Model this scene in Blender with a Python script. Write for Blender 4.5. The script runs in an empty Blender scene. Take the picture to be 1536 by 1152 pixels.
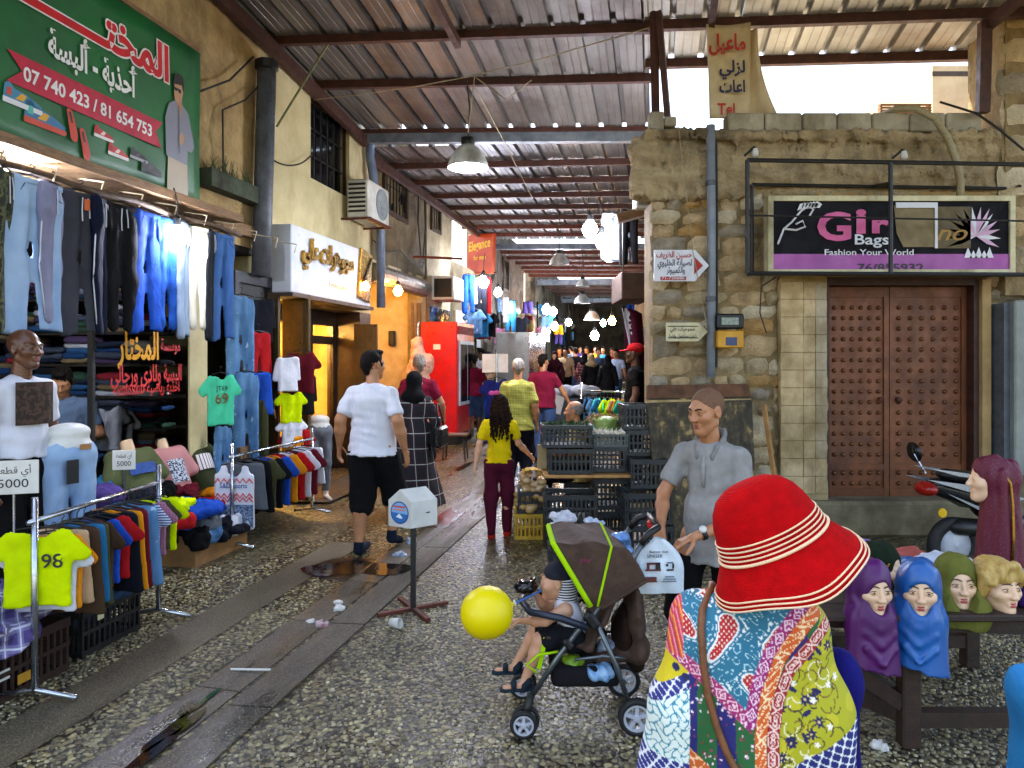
import bpy, math, random
import numpy as np
from mathutils import Vector, Matrix, Euler
sc = bpy.context.scene
C = sc.collection
rad = math.radians
rnd = random.Random(11)
U = rnd.uniform
# ---------------------------------------------------------------- camera, sky, sun, exposure
H, F, CX, HY = 1.75, 1100.0, 768.0, 541.0
cam = bpy.data.objects.new('camera', bpy.data.cameras.new('camera'))
C.objects.link(cam)
cam.location = (0, 0, H)
cam.rotation_euler = (rad(90), 0, 0)
cam.data.sensor_width = 36
cam.data.lens = 36 * F / 1536
cam.data.shift_y = -35 / 1536
cam.data.clip_end = 2000
cam.data.clip_start = .05
sc.camera = cam
SUN_AZ, SUN_EL = rad(-38), rad(62)
wd = bpy.data.worlds.new('World')
sc.world = wd
wd.use_nodes = True
_n = wd.node_tree
_s = _n.nodes.new('ShaderNodeTexSky')
_s.sky_type = 'NISHITA'
_s.sun_disc = False
_s.sun_elevation = SUN_EL
_s.sun_rotation = SUN_AZ
_s.dust_density = 2.5
_n.links.new(_s.outputs[0], _n.nodes['Background'].inputs[0])
_n.nodes['Background'].inputs[1].default_value = .15
sun = bpy.data.objects.new('sun', bpy.data.lights.new('sun', 'SUN'))
C.objects.link(sun)
sun.data.energy = 4.0
sun.data.angle = rad(.5)
sun.data.color = (1, .95, .86)
_d = Vector((math.sin(SUN_AZ) * math.cos(SUN_EL), math.cos(SUN_AZ) * math.cos(SUN_EL), math.sin(SUN_EL)))
sun.rotation_euler = _d.to_track_quat('Z', 'Y').to_euler()
sc.view_settings.view_transform = 'Standard'
sc.view_settings.look = 'None'
sc.view_settings.gamma = 1
sc.view_settings.exposure = 2.38
sc.view_settings.use_curve_mapping = False
sc.view_settings.use_white_balance = True
sc.view_settings.white_balance_temperature = 7350
sc.view_settings.white_balance_tint = 12
try:
    sc.cycles.max_bounces = 8
    sc.cycles.diffuse_bounces = 5
    sc.cycles.glossy_bounces = 3
    sc.cycles.transmission_bounces = 4
    sc.cycles.sample_clamp_indirect = 6
    sc.cycles.caustics_reflective = False
    sc.cycles.caustics_refractive = False
    sc.cycles.use_denoising = True
except Exception:
    pass
# ---------------------------------------------------------------- places
TH = math.atan(217 / F)
CT, ST = math.cos(TH), math.sin(TH)
WU = -4.51                      # the long wall of the alley; the alley runs along v, u goes across


def A(u, v, z=0.0):
    return Vector((CT * u + ST * v, -ST * u + CT * v, z))


def UV(X, Y):
    return (CT * X - ST * Y, ST * X + CT * Y)


def P(px, py, Y):
    return Vector(((px - CX) / F * Y, Y, H - (py - HY) / F * Y))


def G(px, py, z=0.0):
    return P(px, py, (H - z) * F / (py - HY))


def LV(px, u=WU):
    k = (px - CX) / F
    return -u * (CT + ST * k) / (ST - CT * k)


def LZ(px, py, u=WU):
    v = LV(px, u)
    return H - (py - HY) / F * (-ST * u + CT * v)


def gz(v):
    return max(0.0, (v - 9) * .03)


# ---------------------------------------------------------------- colours and materials
def hx(h):
    if not isinstance(h, str):
        return tuple(h)[:3]
    r = [int(h[i:i + 2], 16) / 255 for i in (0, 2, 4)]
    return tuple(c / 12.92 if c <= .04045 else ((c + .055) / 1.055) ** 2.4 for c in r)


class NB:
    def __init__(s, name):
        s.m = bpy.data.materials.new(name)
        s.m.use_nodes = True
        s.t = s.m.node_tree
        s.b = s.t.nodes['Principled BSDF']
        s._co = None

    def n(s, ty, ins=None, **pr):
        nd = s.t.nodes.new('ShaderNode' + ty)
        for k, v in pr.items():
            setattr(nd, k, v)
        for k, v in (ins or {}).items():
            s.set(nd, k, v)
        return nd

    def set(s, nd, k, v):
        if isinstance(v, bpy.types.NodeSocket):
            s.t.links.new(v, nd.inputs[k])
        elif isinstance(v, bpy.types.Node):
            s.t.links.new(v.outputs[0], nd.inputs[k])
        else:
            i = nd.inputs[k]
            if i.type == 'RGBA' and len(v) == 3:
                v = (*v, 1)
            i.default_value = v

    def co(s, scale=(1, 1, 1), kind='Object', rot=(0, 0, 0)):
        if s._co is None:
            s._co = s.n('TexCoord')
        return s.n('Mapping', {'Vector': s._co.outputs[kind], 'Scale': scale, 'Rotation': rot})

    def noise(s, scale, detail=4, vec=None, rough=.6, dist=0.0):
        return s.n('TexNoise', {'Vector': vec or s.co(), 'Scale': scale, 'Detail': detail, 'Roughness': rough, 'Distortion': dist})

    def ramp(s, fac, stops, interp='LINEAR'):
        r = s.n('ValToRGB', {'Fac': fac})
        e = r.color_ramp
        e.interpolation = interp
        while len(e.elements) < len(stops):
            e.elements.new(.5)
        for el, (p, c) in zip(e.elements, stops):
            el.position = p
            c = (c, c, c) if isinstance(c, (int, float)) else hx(c)
            el.color = (*c, 1)
        return r

    def mix(s, fac, a, b, bt='MIX'):
        nd = s.n('Mix', data_type='RGBA', blend_type=bt)
        for i, v in ((0, fac), (6, a), (7, b)):
            if isinstance(v, str):
                v = hx(v)
            s.set(nd, i, v)
        return nd.outputs[2]

    def math(s, op, a, b=0.0, c=None):
        nd = s.n('Math', operation=op)
        s.set(nd, 0, a)
        s.set(nd, 1, b)
        if c is not None:
            s.set(nd, 2, c)
        return nd.outputs[0]

    def bump(s, h, st=.3, dist=.02):
        b = s.n('Bump', {'Height': h, 'Strength': st, 'Distance': dist})
        s.set(s.b, 'Normal', b)

    def out(s, col, rough=.7, metal=0.0, spec=None):
        if isinstance(col, str):
            col = hx(col)
        s.set(s.b, 'Base Color', col)
        s.set(s.b, 'Roughness', rough)
        s.set(s.b, 'Metallic', metal)
        if spec is not None:
            s.set(s.b, 'Specular IOR Level', spec)
        return s.m


_mats = {}


def mat(name, c, c2=None, scale=6, rough=.75, bump=0.0, bs=60, metal=0.0, lo=.35, hi=.68, st=(1, 1, 1), dist=.01, dirt=None, spec=None):
    """One procedural surface: two colours mixed by noise, an optional dirt colour in blotches, fine relief."""
    if name in _mats:
        return _mats[name]
    b = NB(name)
    a = hx(c)
    if c2 is None:
        z = tuple(x * .72 for x in a)
    else:
        z = hx(c2)
    f = b.ramp(b.noise(scale, 6, b.co(st)), [(lo, 0.0), (hi, 1.0)])
    col = b.mix(f, a, z)
    if dirt:
        d = b.ramp(b.noise(scale * .37, 8, b.co((1, 1, .45)), .7), [(.5, 0.0), (.72, 1.0)])
        col = b.mix(d, col, hx(dirt))
    r = b.ramp(b.noise(scale * 2, 3), [(.3, max(0, rough - .1)), (.7, min(1, rough + .1))])
    if bump:
        b.bump(b.noise(bs, 5).outputs[0], bump, dist)
    _mats[name] = b.out(col, r.outputs[0], metal, spec)
    return _mats[name]


def cloth(name, c, c2=None, bump=.25, scale=3):
    name = 'cloth_' + name
    if name in _mats:
        return _mats[name]
    b = NB(name)
    a = hx(c)
    f = b.ramp(b.noise(scale, 5), [(.35, 0.0), (.68, 1.0)])
    fold = b.noise(13, 3, b.co((1, 1, .45)), .5, 1.2).outputs[0]
    b.bump(b.math('ADD', fold, b.math('MULTIPLY', b.noise(300, 2).outputs[0], .05)), .38, .02)
    _mats[name] = b.out(b.mix(f, a, hx(c2) if c2 else tuple(x * .8 for x in a)), .92, 0.0, .15)
    return _mats[name]


def glow(name, c, s):
    b = NB(name)
    b.set(b.b, 'Base Color', hx(c))
    b.set(b.b, 'Emission Color', hx(c))
    b.set(b.b, 'Emission Strength', s)
    return b.m


def stripes(name, cols, axis=2, period=.05, rough=.85, rot=(0, 0, 0)):
    """Bands across one object axis; cols = [(start 0..1, colour)]."""
    b = NB(name)
    s = b.n('SeparateXYZ', {0: b.co(rot=rot)})
    f = b.math('FRACT', b.math('DIVIDE', s.outputs[axis], period))
    return b.out(b.ramp(f, cols, 'CONSTANT').outputs[0], rough)


def plaid(name, base, l1, l2, period=.08, thin=.05, rough=.9, wide=.45):
    b = NB(name)
    s = b.n('SeparateXYZ', {0: b.co()})
    x = b.math('FRACT', b.math('DIVIDE', b.math('ADD', s.outputs[0], b.math('MULTIPLY', s.outputs[1], .8)), period))
    z = b.math('FRACT', b.math('DIVIDE', s.outputs[2], period))
    col = hx(base)
    for w, lc, op in ((wide, l1, .45), (thin, l2, .85)):
        for q in (x, z):
            m = b.math('MULTIPLY', b.math('LESS_THAN', b.math('ABSOLUTE', b.math('SUBTRACT', q, .5)), w / 2), op)
            col = b.mix(m, col, hx(lc))
    return b.out(col, rough)


# ---------------------------------------------------------------- meshes
def meshobj(name, V, Fc, mats, parent=None, smooth=False, mi=None, col=None):
    me = bpy.data.meshes.new(name)
    if isinstance(V, np.ndarray):
        V = V.tolist()
    if isinstance(Fc, np.ndarray):
        Fc = Fc.tolist()
    me.from_pydata(V, [], Fc)
    for m in (mats if isinstance(mats, (list, tuple)) else [mats]):
        me.materials.append(m)
    if mi is not None:
        me.polygons.foreach_set('material_index', mi)
    if smooth:
        me.polygons.foreach_set('use_smooth', [True] * len(me.polygons))
    if col is not None:
        a = me.color_attributes.new('Col', 'FLOAT_COLOR', 'POINT')
        a.data.foreach_set('color', np.column_stack([col, np.ones(len(col))]).astype(np.float32).ravel())
    me.update()
    o = bpy.data.objects.new(name, me)
    C.objects.link(o)
    if parent is not None:
        o.parent = parent
    return o


def tag(o, label=None, cat=None, group=None, kind=None):
    if label: o['label'] = label
    if cat: o['category'] = cat
    if group: o['group'] = group
    if kind: o['kind'] = kind
    return o


def T(name, label, cat, loc=(0, 0, 0), rz=0.0, group=None, kind=None):
    o = bpy.data.objects.new(name, None)
    o.empty_display_size = .1
    C.objects.link(o)
    o.location = loc
    o.rotation_euler = (0, 0, rz)
    return tag(o, label, cat, group, kind)


def rot(x=0, y=0, z=0):
    return Euler((x, y, z)).to_matrix()


class MB:
    def __init__(s):
        s.v, s.f, s.mi, s.k = [], [], [], 0

    def add(s, vs, fs):
        o = len(s.v)
        s.v += [tuple(p) for p in vs]
        s.f += [tuple(i + o for i in f) for f in fs]
        s.mi += [s.k] * len(fs)
        return s

    def box(s, x0, x1, y0, y1, z0, z1, bev=0.0):
        if bev:
            return s.bbox(((x0 + x1) / 2, (y0 + y1) / 2, (z0 + z1) / 2), (x1 - x0, y1 - y0, z1 - z0), bev)
        v = [(x, y, z) for z in (z0, z1) for x, y in ((x0, y0), (x1, y0), (x1, y1), (x0, y1))]
        return s.add(v, [(3, 2, 1, 0), (4, 5, 6, 7), (0, 1, 5, 4), (1, 2, 6, 5), (2, 3, 7, 6), (3, 0, 4, 7)])

    def bc(s, c, d, R=None):
        h = [x / 2 for x in d]
        R = R or Matrix.Identity(3)
        v = [Vector(c) + R @ Vector((x * h[0], y * h[1], z * h[2])) for z in (-1, 1) for x, y in ((-1, -1), (1, -1), (1, 1), (-1, 1))]
        return s.add(v, [(3, 2, 1, 0), (4, 5, 6, 7), (0, 1, 5, 4), (1, 2, 6, 5), (2, 3, 7, 6), (3, 0, 4, 7)])

    def bbox(s, c, d, bev=.01, R=None):
        """box with chamfered edges (24 vertices)"""
        R = R or Matrix.Identity(3)
        h = [x / 2 for x in d]
        b = min(bev, min(h) * .9)
        vs, idx = [], {}
        for sx in (-1, 1):
            for sy in (-1, 1):
                for sz in (-1, 1):
                    for ax in range(3):
                        q = [sx * (h[0] - b), sy * (h[1] - b), sz * (h[2] - b)]
                        q[ax] = (sx, sy, sz)[ax] * h[ax]
                        idx[(sx, sy, sz, ax)] = len(vs)
                        vs.append(Vector(c) + R @ Vector(q))
        fs = []
        ring = [(-1, -1), (1, -1), (1, 1), (-1, 1)]

        def key(ax, sg, a, b_):
            t = [0, 0, 0]
            t[ax] = sg
            o = [i for i in range(3) if i != ax]
            t[o[0]], t[o[1]] = a, b_
            return tuple(t)
        for ax in range(3):
            for sg in (-1, 1):
                f = [idx[(*key(ax, sg, a, b_), ax)] for a, b_ in ring]
                if (sg > 0) == (ax == 1):
                    f = f[::-1]
                fs.append(f)
        for a1 in range(3):
            for a2 in range(a1 + 1, 3):
                a3 = 3 - a1 - a2
                for s1 in (-1, 1):
                    for s2 in (-1, 1):
                        q = []
                        for s3, order in ((-1, (a1, a2)), (1, (a2, a1))):
                            t = [0, 0, 0]
                            t[a1], t[a2], t[a3] = s1, s2, s3
                            q += [idx[(*t, o)] for o in order]
                        fs.append(q)
        for sx in (-1, 1):
            for sy in (-1, 1):
                for sz in (-1, 1):
                    fs.append([idx[(sx, sy, sz, a)] for a in range(3)])
        return s.add(vs, fs)

    def tube(s, pts, r, n=8, caps=True, sq=None):
        pts = [Vector(p) for p in pts]
        m = len(pts)
        rs = r if isinstance(r, (list, tuple)) else [r] * m
        vs, fs = [], []
        up = None
        for i, p in enumerate(pts):
            t = (pts[min(i + 1, m - 1)] - pts[max(i - 1, 0)]).normalized()
            if up is None:
                up = Vector((0, 0, 1)) if abs(t.z) < .9 else Vector((0, 1, 0))
            a = t.cross(up)
            if a.length < 1e-5:
                a = t.orthogonal()
            a.normalize()
            b = a.cross(t).normalized()
            up = b
            for j in range(n):
                w = 2 * math.pi * j / n
                q = a * math.cos(w) * rs[i] + b * math.sin(w) * rs[i]
                if sq:
                    q = Vector((q.x * sq[0], q.y * sq[1], q.z * sq[2]))
                vs.append(p + q)
        for i in range(m - 1):
            for j in range(n):
                k = (j + 1) % n
                fs.append((i * n + j, i * n + k, (i + 1) * n + k, (i + 1) * n + j))
        if caps:
            fs.append(tuple(range(n))[::-1])
            fs.append(tuple((m - 1) * n + j for j in range(n)))
        return s.add(vs, fs)

    def lathe(s, prof, n=24, c=(0, 0, 0), R=None, sx=1, sy=1):
        R = R or Matrix.Identity(3)
        vs, fs = [], []
        for r, z in prof:
            for j in range(n):
                w = 2 * math.pi * j / n
                vs.append(Vector(c) + R @ Vector((r * sx * math.cos(w), r * sy * math.sin(w), z)))
        for i in range(len(prof) - 1):
            for j in range(n):
                k = (j + 1) % n
                fs.append((i * n + j, i * n + k, (i + 1) * n + k, (i + 1) * n + j))
        return s.add(vs, fs)

    def prism(s, poly, h0, h1, M=None):
        """2D outline extruded from h0 to h1 along local z, placed by matrix M"""
        M = M or Matrix()
        n = len(poly)
        v = [M @ Vector((x, y, h0)) for x, y in poly] + [M @ Vector((x, y, h1)) for x, y in poly]
        f = [tuple(range(n))[::-1], tuple(range(n, 2 * n))] + [(i, (i + 1) % n, n + (i + 1) % n, n + i) for i in range(n)]
        return s.add(v, f)

    def poly(s, pts, M=None):
        M = M or Matrix()
        return s.add([M @ Vector((p[0], p[1], p[2] if len(p) > 2 else 0)) for p in pts], [tuple(range(len(pts)))])

    def sheet(s, fn, nu, nv, th=0.0):
        """surface fn(a,b), a,b in 0..1, with a thickness along its normals"""
        pv = [[Vector(fn(i / nu, j / nv)) for j in range(nv + 1)] for i in range(nu + 1)]
        vs = [p for r in pv for p in r]
        w = nv + 1
        fs = [(i * w + j, (i + 1) * w + j, (i + 1) * w + j + 1, i * w + j + 1) for i in range(nu) for j in range(nv)]
        if th:
            nn = []
            for i in range(nu + 1):
                for j in range(nv + 1):
                    a = pv[min(i + 1, nu)][j] - pv[max(i - 1, 0)][j]
                    b = pv[i][min(j + 1, nv)] - pv[i][max(j - 1, 0)]
                    c = a.cross(b)
                    nn.append(c.normalized() if c.length > 1e-9 else Vector((0, 0, 1)))
            N0 = len(vs)
            vs = vs + [p - q * th for p, q in zip(vs, nn)]
            fs = fs + [tuple(k + N0 for k in f[::-1]) for f in fs]
            bd = [i * w for i in range(nu + 1)] + [nu * w + j for j in range(1, nv + 1)] + [i * w + nv for i in range(nu - 1, -1, -1)] + [j for j in range(nv - 1, 0, -1)]
            for a, b in zip(bd, bd[1:] + bd[:1]):
                fs.append((b, a, a + N0, b + N0))
        return s.add(vs, fs)

    def build(s, name, m, parent=None, smooth=False, label=None, cat=None, group=None, kind=None, loc=None, rz=0.0):
        v = s.v
        if parent is None and loc is None and v:
            a = np.array(v)
            loc = ((a[:, 0].min() + a[:, 0].max()) / 2, (a[:, 1].min() + a[:, 1].max()) / 2, a[:, 2].min())
            v = (a - np.array(loc)).tolist()
        o = meshobj(name, v, s.f, m, parent, smooth, s.mi if isinstance(m, (list, tuple)) else None)
        if loc is not None:
            o.location = loc
            o.rotation_euler = (0, 0, rz)
        return tag(o, label, cat, group, kind)


def clone(o, parent=None, m=None):
    """a copy of an object (and its children), sharing mesh data"""
    c = o.copy()
    C.objects.link(c)
    c.parent = parent
    if m is not None and c.type == 'MESH':
        c.material_slots[0].link = 'OBJECT'
        c.material_slots[0].material = m
    for ch in o.children:
        clone(ch, c)
    return c


# ---------------------------------------------------------------- writing
_F = {}
for _c, _a in (('ا', 0xFE8D), ('أ', 0xFE83), ('إ', 0xFE87), ('آ', 0xFE81), ('د', 0xFEA9), ('ذ', 0xFEAB), ('ر', 0xFEAD), ('ز', 0xFEAF), ('و', 0xFEED), ('ة', 0xFE93), ('ى', 0xFEEF)):
    _F[_c] = (_a, _a + 1, 0, 0)
for _c, _a in zip('بتثجحخسشصضطظعغفقكلمنهي', (0xFE8F, 0xFE95, 0xFE99, 0xFE9D, 0xFEA1, 0xFEA5, 0xFEB1, 0xFEB5, 0xFEB9, 0xFEBD, 0xFEC1, 0xFEC5, 0xFEC9, 0xFECD, 0xFED1, 0xFED5, 0xFED9, 0xFEDD, 0xFEE1, 0xFEE5, 0xFEE9, 0xFEF1)):
    _F[_c] = (_a, _a + 1, _a + 2, _a + 3)
_F['ـ'] = (0x640,) * 4


def arab(s):
    out = []
    for i, c in enumerate(s):
        if c not in _F:
            out.append(c)
            continue
        p = i > 0 and s[i - 1] in _F and _F[s[i - 1]][2]
        n = i + 1 < len(s) and s[i + 1] in _F and _F[c][2]
        out.append(chr(_F[c][3 if p and n else 2 if n else 1 if p else 0]))
    return ''.join(out[::-1])


FL = Matrix(((0, 0, 1, 0), (1, 0, 0, 0), (0, 1, 0, 0), (0, 0, 0, 1)))     # writing on a wall that faces +u (text x = v)
FR = Matrix(((1, 0, 0, 0), (0, 0, -1, 0), (0, 1, 0, 0), (0, 0, 0, 1)))    # writing on a wall that faces the viewer


def text(s, at, frame, h, m, parent, width=None, bold=0.0, ext=.001, align='CENTER', shear=0.0, name='lettering', roll=0.0):
    """lettering as geometry: h = height of the letters, width = fitted length, at = anchor in the parent's space"""
    cu = bpy.data.curves.new(name, 'FONT')
    cu.body = arab(s) if any(ord(c) > 0x5ff for c in s) else s
    cu.size = 1
    cu.offset = bold
    cu.shear = shear
    cu.resolution_u = 3
    cu.extrude = 0
    o = bpy.data.objects.new(name, cu)
    C.objects.link(o)
    dg = bpy.context.evaluated_depsgraph_get()
    dg.update()
    me = o.evaluated_get(dg).to_mesh()
    V = np.array([v.co[:] for v in me.vertices])
    Fc = [tuple(p.vertices) for p in me.polygons]
    o.evaluated_get(dg).to_mesh_clear()
    bpy.data.objects.remove(o)
    lab = np.arange(len(V))
    E = np.array([(f[i], f[i - 1]) for f in Fc for i in range(len(f))])
    for _ in range(60):
        a = np.minimum(lab[E[:, 0]], lab[E[:, 1]])
        old = lab.copy()
        np.minimum.at(lab, E[:, 0], a)
        np.minimum.at(lab, E[:, 1], a)
        lab = lab[lab]
        if (lab == old).all():
            break
    V[:, 2] = (np.unique(lab, return_inverse=True)[1] % 6) * .06 * max(ext, .001)
    x0, x1 = V[:, 0].min(), V[:, 0].max()
    k = h / .72
    kx = width / (x1 - x0) if width else k
    V[:, 0] = (V[:, 0] - {'CENTER': (x0 + x1) / 2, 'LEFT': x0, 'RIGHT': x1}[align]) * kx
    V[:, 1] *= k
    mb = MB()
    if ext > .002:
        n = len(V)
        top = V + (0, 0, ext)
        cnt = {}
        for f in Fc:
            for i in range(len(f)):
                e = (f[i - 1], f[i])
                cnt[e] = 1
        side = [(a, b, b + n, a + n) for a, b in cnt if (b, a) not in cnt]
        mb.add(np.vstack([V, top]), [tuple(i + n for i in f) for f in Fc] + side)
    else:
        mb.add(V, Fc)
    M = Matrix.Translation(at) @ frame @ Matrix.Rotation(roll, 4, 'Z')
    mb.v = [tuple(M @ Vector(p)) for p in mb.v]
    return mb.build(name, m, parent)


# ---------------------------------------------------------------- soft shapes: signed distance fields, meshed
class SD:
    def __init__(s):
        s.p, s.lo, s.hi = [], np.full(3, 9e9), np.full(3, -9e9)

    def _bb(s, lo, hi, op):
        if op > 0:
            s.lo = np.minimum(s.lo, lo)
            s.hi = np.maximum(s.hi, hi)

    def cap(s, a, b, ra, rb=None, k=.02, sq=None, op=1):
        a, b = np.array(a, float), np.array(b, float)
        rb = ra if rb is None else rb
        q = np.array(sq or (1, 1, 1), float)
        R = max(ra, rb) * q
        lo, hi = np.minimum(a, b) - R, np.maximum(a, b) + R
        s._bb(lo, hi, op)

        def f(p):
            ba = b - a
            w = p - a
            t = np.clip(w @ ba / max(ba @ ba, 1e-12), 0, 1)
            w = w - t[..., None] * ba
            if sq:
                w = w / q
            return np.sqrt((w * w).sum(-1)) - (ra + (rb - ra) * t)
        s.p.append((f, lo, hi, k, op))
        return s

    def ell(s, c, r, k=.02, R=None, op=1):
        c, r = np.array(c, float), np.array(r, float)
        m = r.max() if R is not None else r
        lo, hi = c - m, c + m
        s._bb(lo, hi, op)
        Q = np.array(R) if R is not None else None

        def f(p):
            w = p - c
            if Q is not None:
                w = w @ Q
            a = w / r
            k0 = np.sqrt((a * a).sum(-1))
            b = a / r
            k1 = np.sqrt((b * b).sum(-1))
            return k0 * (k0 - 1) / np.maximum(k1, 1e-6)
        s.p.append((f, lo, hi, k, op))
        return s

    def box(s, c, h, r=.01, k=.01, R=None, op=1):
        c, h = np.array(c, float), np.array(h, float)
        m = np.linalg.norm(h) if R is not None else h
        lo, hi = c - m - r, c + m + r
        s._bb(lo, hi, op)
        Q = np.array(R) if R is not None else None

        def f(p):
            w = p - c
            if Q is not None:
                w = w @ Q
            d = np.abs(w) - (h - r)
            return np.sqrt((np.maximum(d, 0) ** 2).sum(-1)) + np.minimum(d.max(-1), 0) - r
        s.p.append((f, lo, hi, k, op))
        return s

    def fn(s, f, lo, hi, k=.01, op=1):
        s._bb(np.array(lo, float), np.array(hi, float), op)
        s.p.append((f, np.array(lo, float), np.array(hi, float), k, op))
        return s

    def cut(s, n, d):
        """keep only dot(p, n) < d"""
        s.p.append((np.array(n, float), d, None, None, 0))
        return s

    def wr(s, amp, freq, seed=0, st=(1, 1, 1)):
        """wrinkles"""
        s.p.append(((amp, freq, seed, st), None, None, None, 2))
        return s

    def mesh(s, res):
        o = s.lo - 3 * res
        n = np.ceil((s.hi - o) / res).astype(int) + 4
        ax = [o[i] + res * np.arange(n[i]) for i in range(3)]
        D = np.full(n, .3, np.float32)

        def grid(sl):
            return np.stack(np.meshgrid(*[ax[i][sl[i]] for i in range(3)], indexing='ij'), -1)
        full = (slice(None),) * 3
        for f, lo, hi, k, op in s.p:
            if op == 0:
                D = np.maximum(D, (grid(full) @ f - lo).astype(np.float32))
                continue
            if op == 2:
                amp, fr, sd, st = f
                p = grid(full) * np.array(st)
                r = np.random.RandomState(sd)
                w = 0
                for i in range(5):
                    q = r.normal(size=3)
                    q = q / np.linalg.norm(q) * fr * (1 + .5 * i)
                    w = w + np.sin(p @ q + r.uniform(0, 6.3) + 1.3 * np.sin(p @ (r.normal(size=3) * fr * .4))) / (1 + .5 * i)
                D = D + (amp * .5 * w).astype(np.float32)
                continue
            pad = k + 2 * res + .02
            i0 = np.maximum(np.floor((lo - pad - o) / res).astype(int), 0)
            i1 = np.minimum(np.ceil((hi + pad - o) / res).astype(int) + 1, n)
            if (i1 <= i0).any():
                continue
            sl = tuple(slice(a, b) for a, b in zip(i0, i1))
            d = f(grid(sl)).astype(np.float32)
            a = D[sl]
            if op < 0:
                d = -d
                h = np.clip(.5 - .5 * (a - d) / k, 0, 1)
                D[sl] = a + (d - a) * h + k * h * (1 - h)
            else:
                h = np.clip(.5 + .5 * (a - d) / k, 0, 1)
                D[sl] = a + (d - a) * h - k * h * (1 - h)
        D[0], D[-1], D[:, 0], D[:, -1], D[:, :, 0], D[:, :, -1] = (.3,) * 6
        S = D < 0
        cn = np.zeros(n - 1, np.int8)
        for i in (0, 1):
            for j in (0, 1):
                for k in (0, 1):
                    cn += S[i:n[0] - 1 + i, j:n[1] - 1 + j, k:n[2] - 1 + k]
        act = (cn > 0) & (cn < 8)
        ii = np.argwhere(act)
        idx = np.full(n - 1, -1, np.int64)
        idx[act] = np.arange(len(ii))
        pos = np.zeros((len(ii), 3))
        w = np.zeros(len(ii))
        cs = [(i, j, k) for i in (0, 1) for j in (0, 1) for k in (0, 1)]
        for a in cs:
            for x in range(3):
                if a[x]:
                    continue
                b = list(a)
                b[x] = 1
                da = D[tuple((ii + a).T)]
                db = D[tuple((ii + b).T)]
                cr = (da < 0) != (db < 0)
                t = np.where(cr, da / np.where(cr, da - db, 1), 0)
                q = np.tile(np.array(a, float), (len(ii), 1))
                q[:, x] = t
                pos += q * cr[:, None]
                w += cr
        V = o + res * (ii + pos / w[:, None])
        Fs = []
        for x in range(3):
            y, z = (x + 1) % 3, (x + 2) % 3
            sa = [slice(None)] * 3
            sb = [slice(None)] * 3
            sa[x], sb[x] = slice(0, -1), slice(1, None)
            e = np.argwhere(S[tuple(sa)] != S[tuple(sb)])
            e = e[(e[:, y] > 0) & (e[:, z] > 0)]
            flip = S[tuple(e.T)]
            q = []
            for dy, dz in ((1, 1), (0, 1), (0, 0), (1, 0)):
                c = e.copy()
                c[:, y] -= dy
                c[:, z] -= dz
                q.append(idx[tuple(c.T)])
            q = np.array(q).T
            q[~flip] = q[~flip][:, ::-1]
            Fs.append(q)
        return V, np.vstack(Fs)

    def build(s, name, m, parent=None, res=.01, label=None, cat=None, group=None, loc=None, rz=0, kind=None, color=None):
        V, Fc = s.mesh(res)
        if parent is None and loc is None:
            loc = ((V[:, 0].min() + V[:, 0].max()) / 2, (V[:, 1].min() + V[:, 1].max()) / 2, V[:, 2].min())
            V = V - np.array(loc)
        o = meshobj(name, V, Fc, m, parent, True, col=color(V) if color else None)
        if loc is not None:
            o.location = loc
            o.rotation_euler = (0, 0, rz)
        return tag(o, label, cat, group, kind)


def xf(V, M):
    M = np.array(M)
    return V @ M[:3, :3].T + M[:3, 3]


def join(parts):
    vs, fs, n = [], [], 0
    for V, Fc in parts:
        vs.append(V)
        fs.append(np.asarray(Fc) + n)
        n += len(V)
    return np.vstack(vs), np.vstack(fs)
# ================================================================ ground
def pebble_mat():
    b = NB('pebbled_paving')
    co = b.co()
    v = b.n('TexVoronoi', {'Vector': b.mix(.035, co.outputs[0], b.noise(9, 2, co).outputs[1]), 'Scale': 34.0, 'Randomness': 1.0})
    cell = b.n('SeparateColor', {0: v.outputs['Color']})
    pc = b.ramp(cell.outputs[0], [(0, '3a352a'), (.25, '746a4c'), (.5, '98895c'), (.72, '5f5a4e'), (.86, 'bcae7c'), (1, '857c62')])
    edge = b.ramp(v.outputs['Distance'], [(.42, 1.0), (.62, 0.0)])
    dirt = b.ramp(b.noise(.9, 7, co, .65), [(.42, 0.0), (.66, 1.0)])
    col = b.mix(edge, '221f18', pc)
    col = b.mix(b.math('MULTIPLY', dirt, .55), col, '2a241c')
    wet = b.ramp(b.noise(.55, 5, b.co((1.6, .55, 1)), .6), [(.4, 0.0), (.6, 1.0)])
    r = b.mix(wet, (.5, .5, .5), (.16, .16, .16))
    b.bump(b.math('ADD', edge, b.math('MULTIPLY', b.noise(120, 3, co).outputs[0], .3)), .6, .008)
    return b.out(col, b.n('RGBToBW', {0: r}).outputs[0])


PEB = pebble_mat()


def pebble_stone_mat():
    b = NB('pebble_stone')
    r = b.n('NewGeometry').outputs['Random Per Island']
    c = b.ramp(r, [(0, '38342a'), (.22, '746a4c'), (.42, 'a4966a'), (.58, '5f5a4e'), (.76, 'c4b886'), (.9, '857c62'), (1, 'd6caa2')])
    col = b.mix(b.ramp(b.noise(.9, 7, b.co(), .65), [(.4, 0.0), (.66, .6)]), c.outputs[0], '3a3226')
    return b.out(col, .3)


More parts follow.
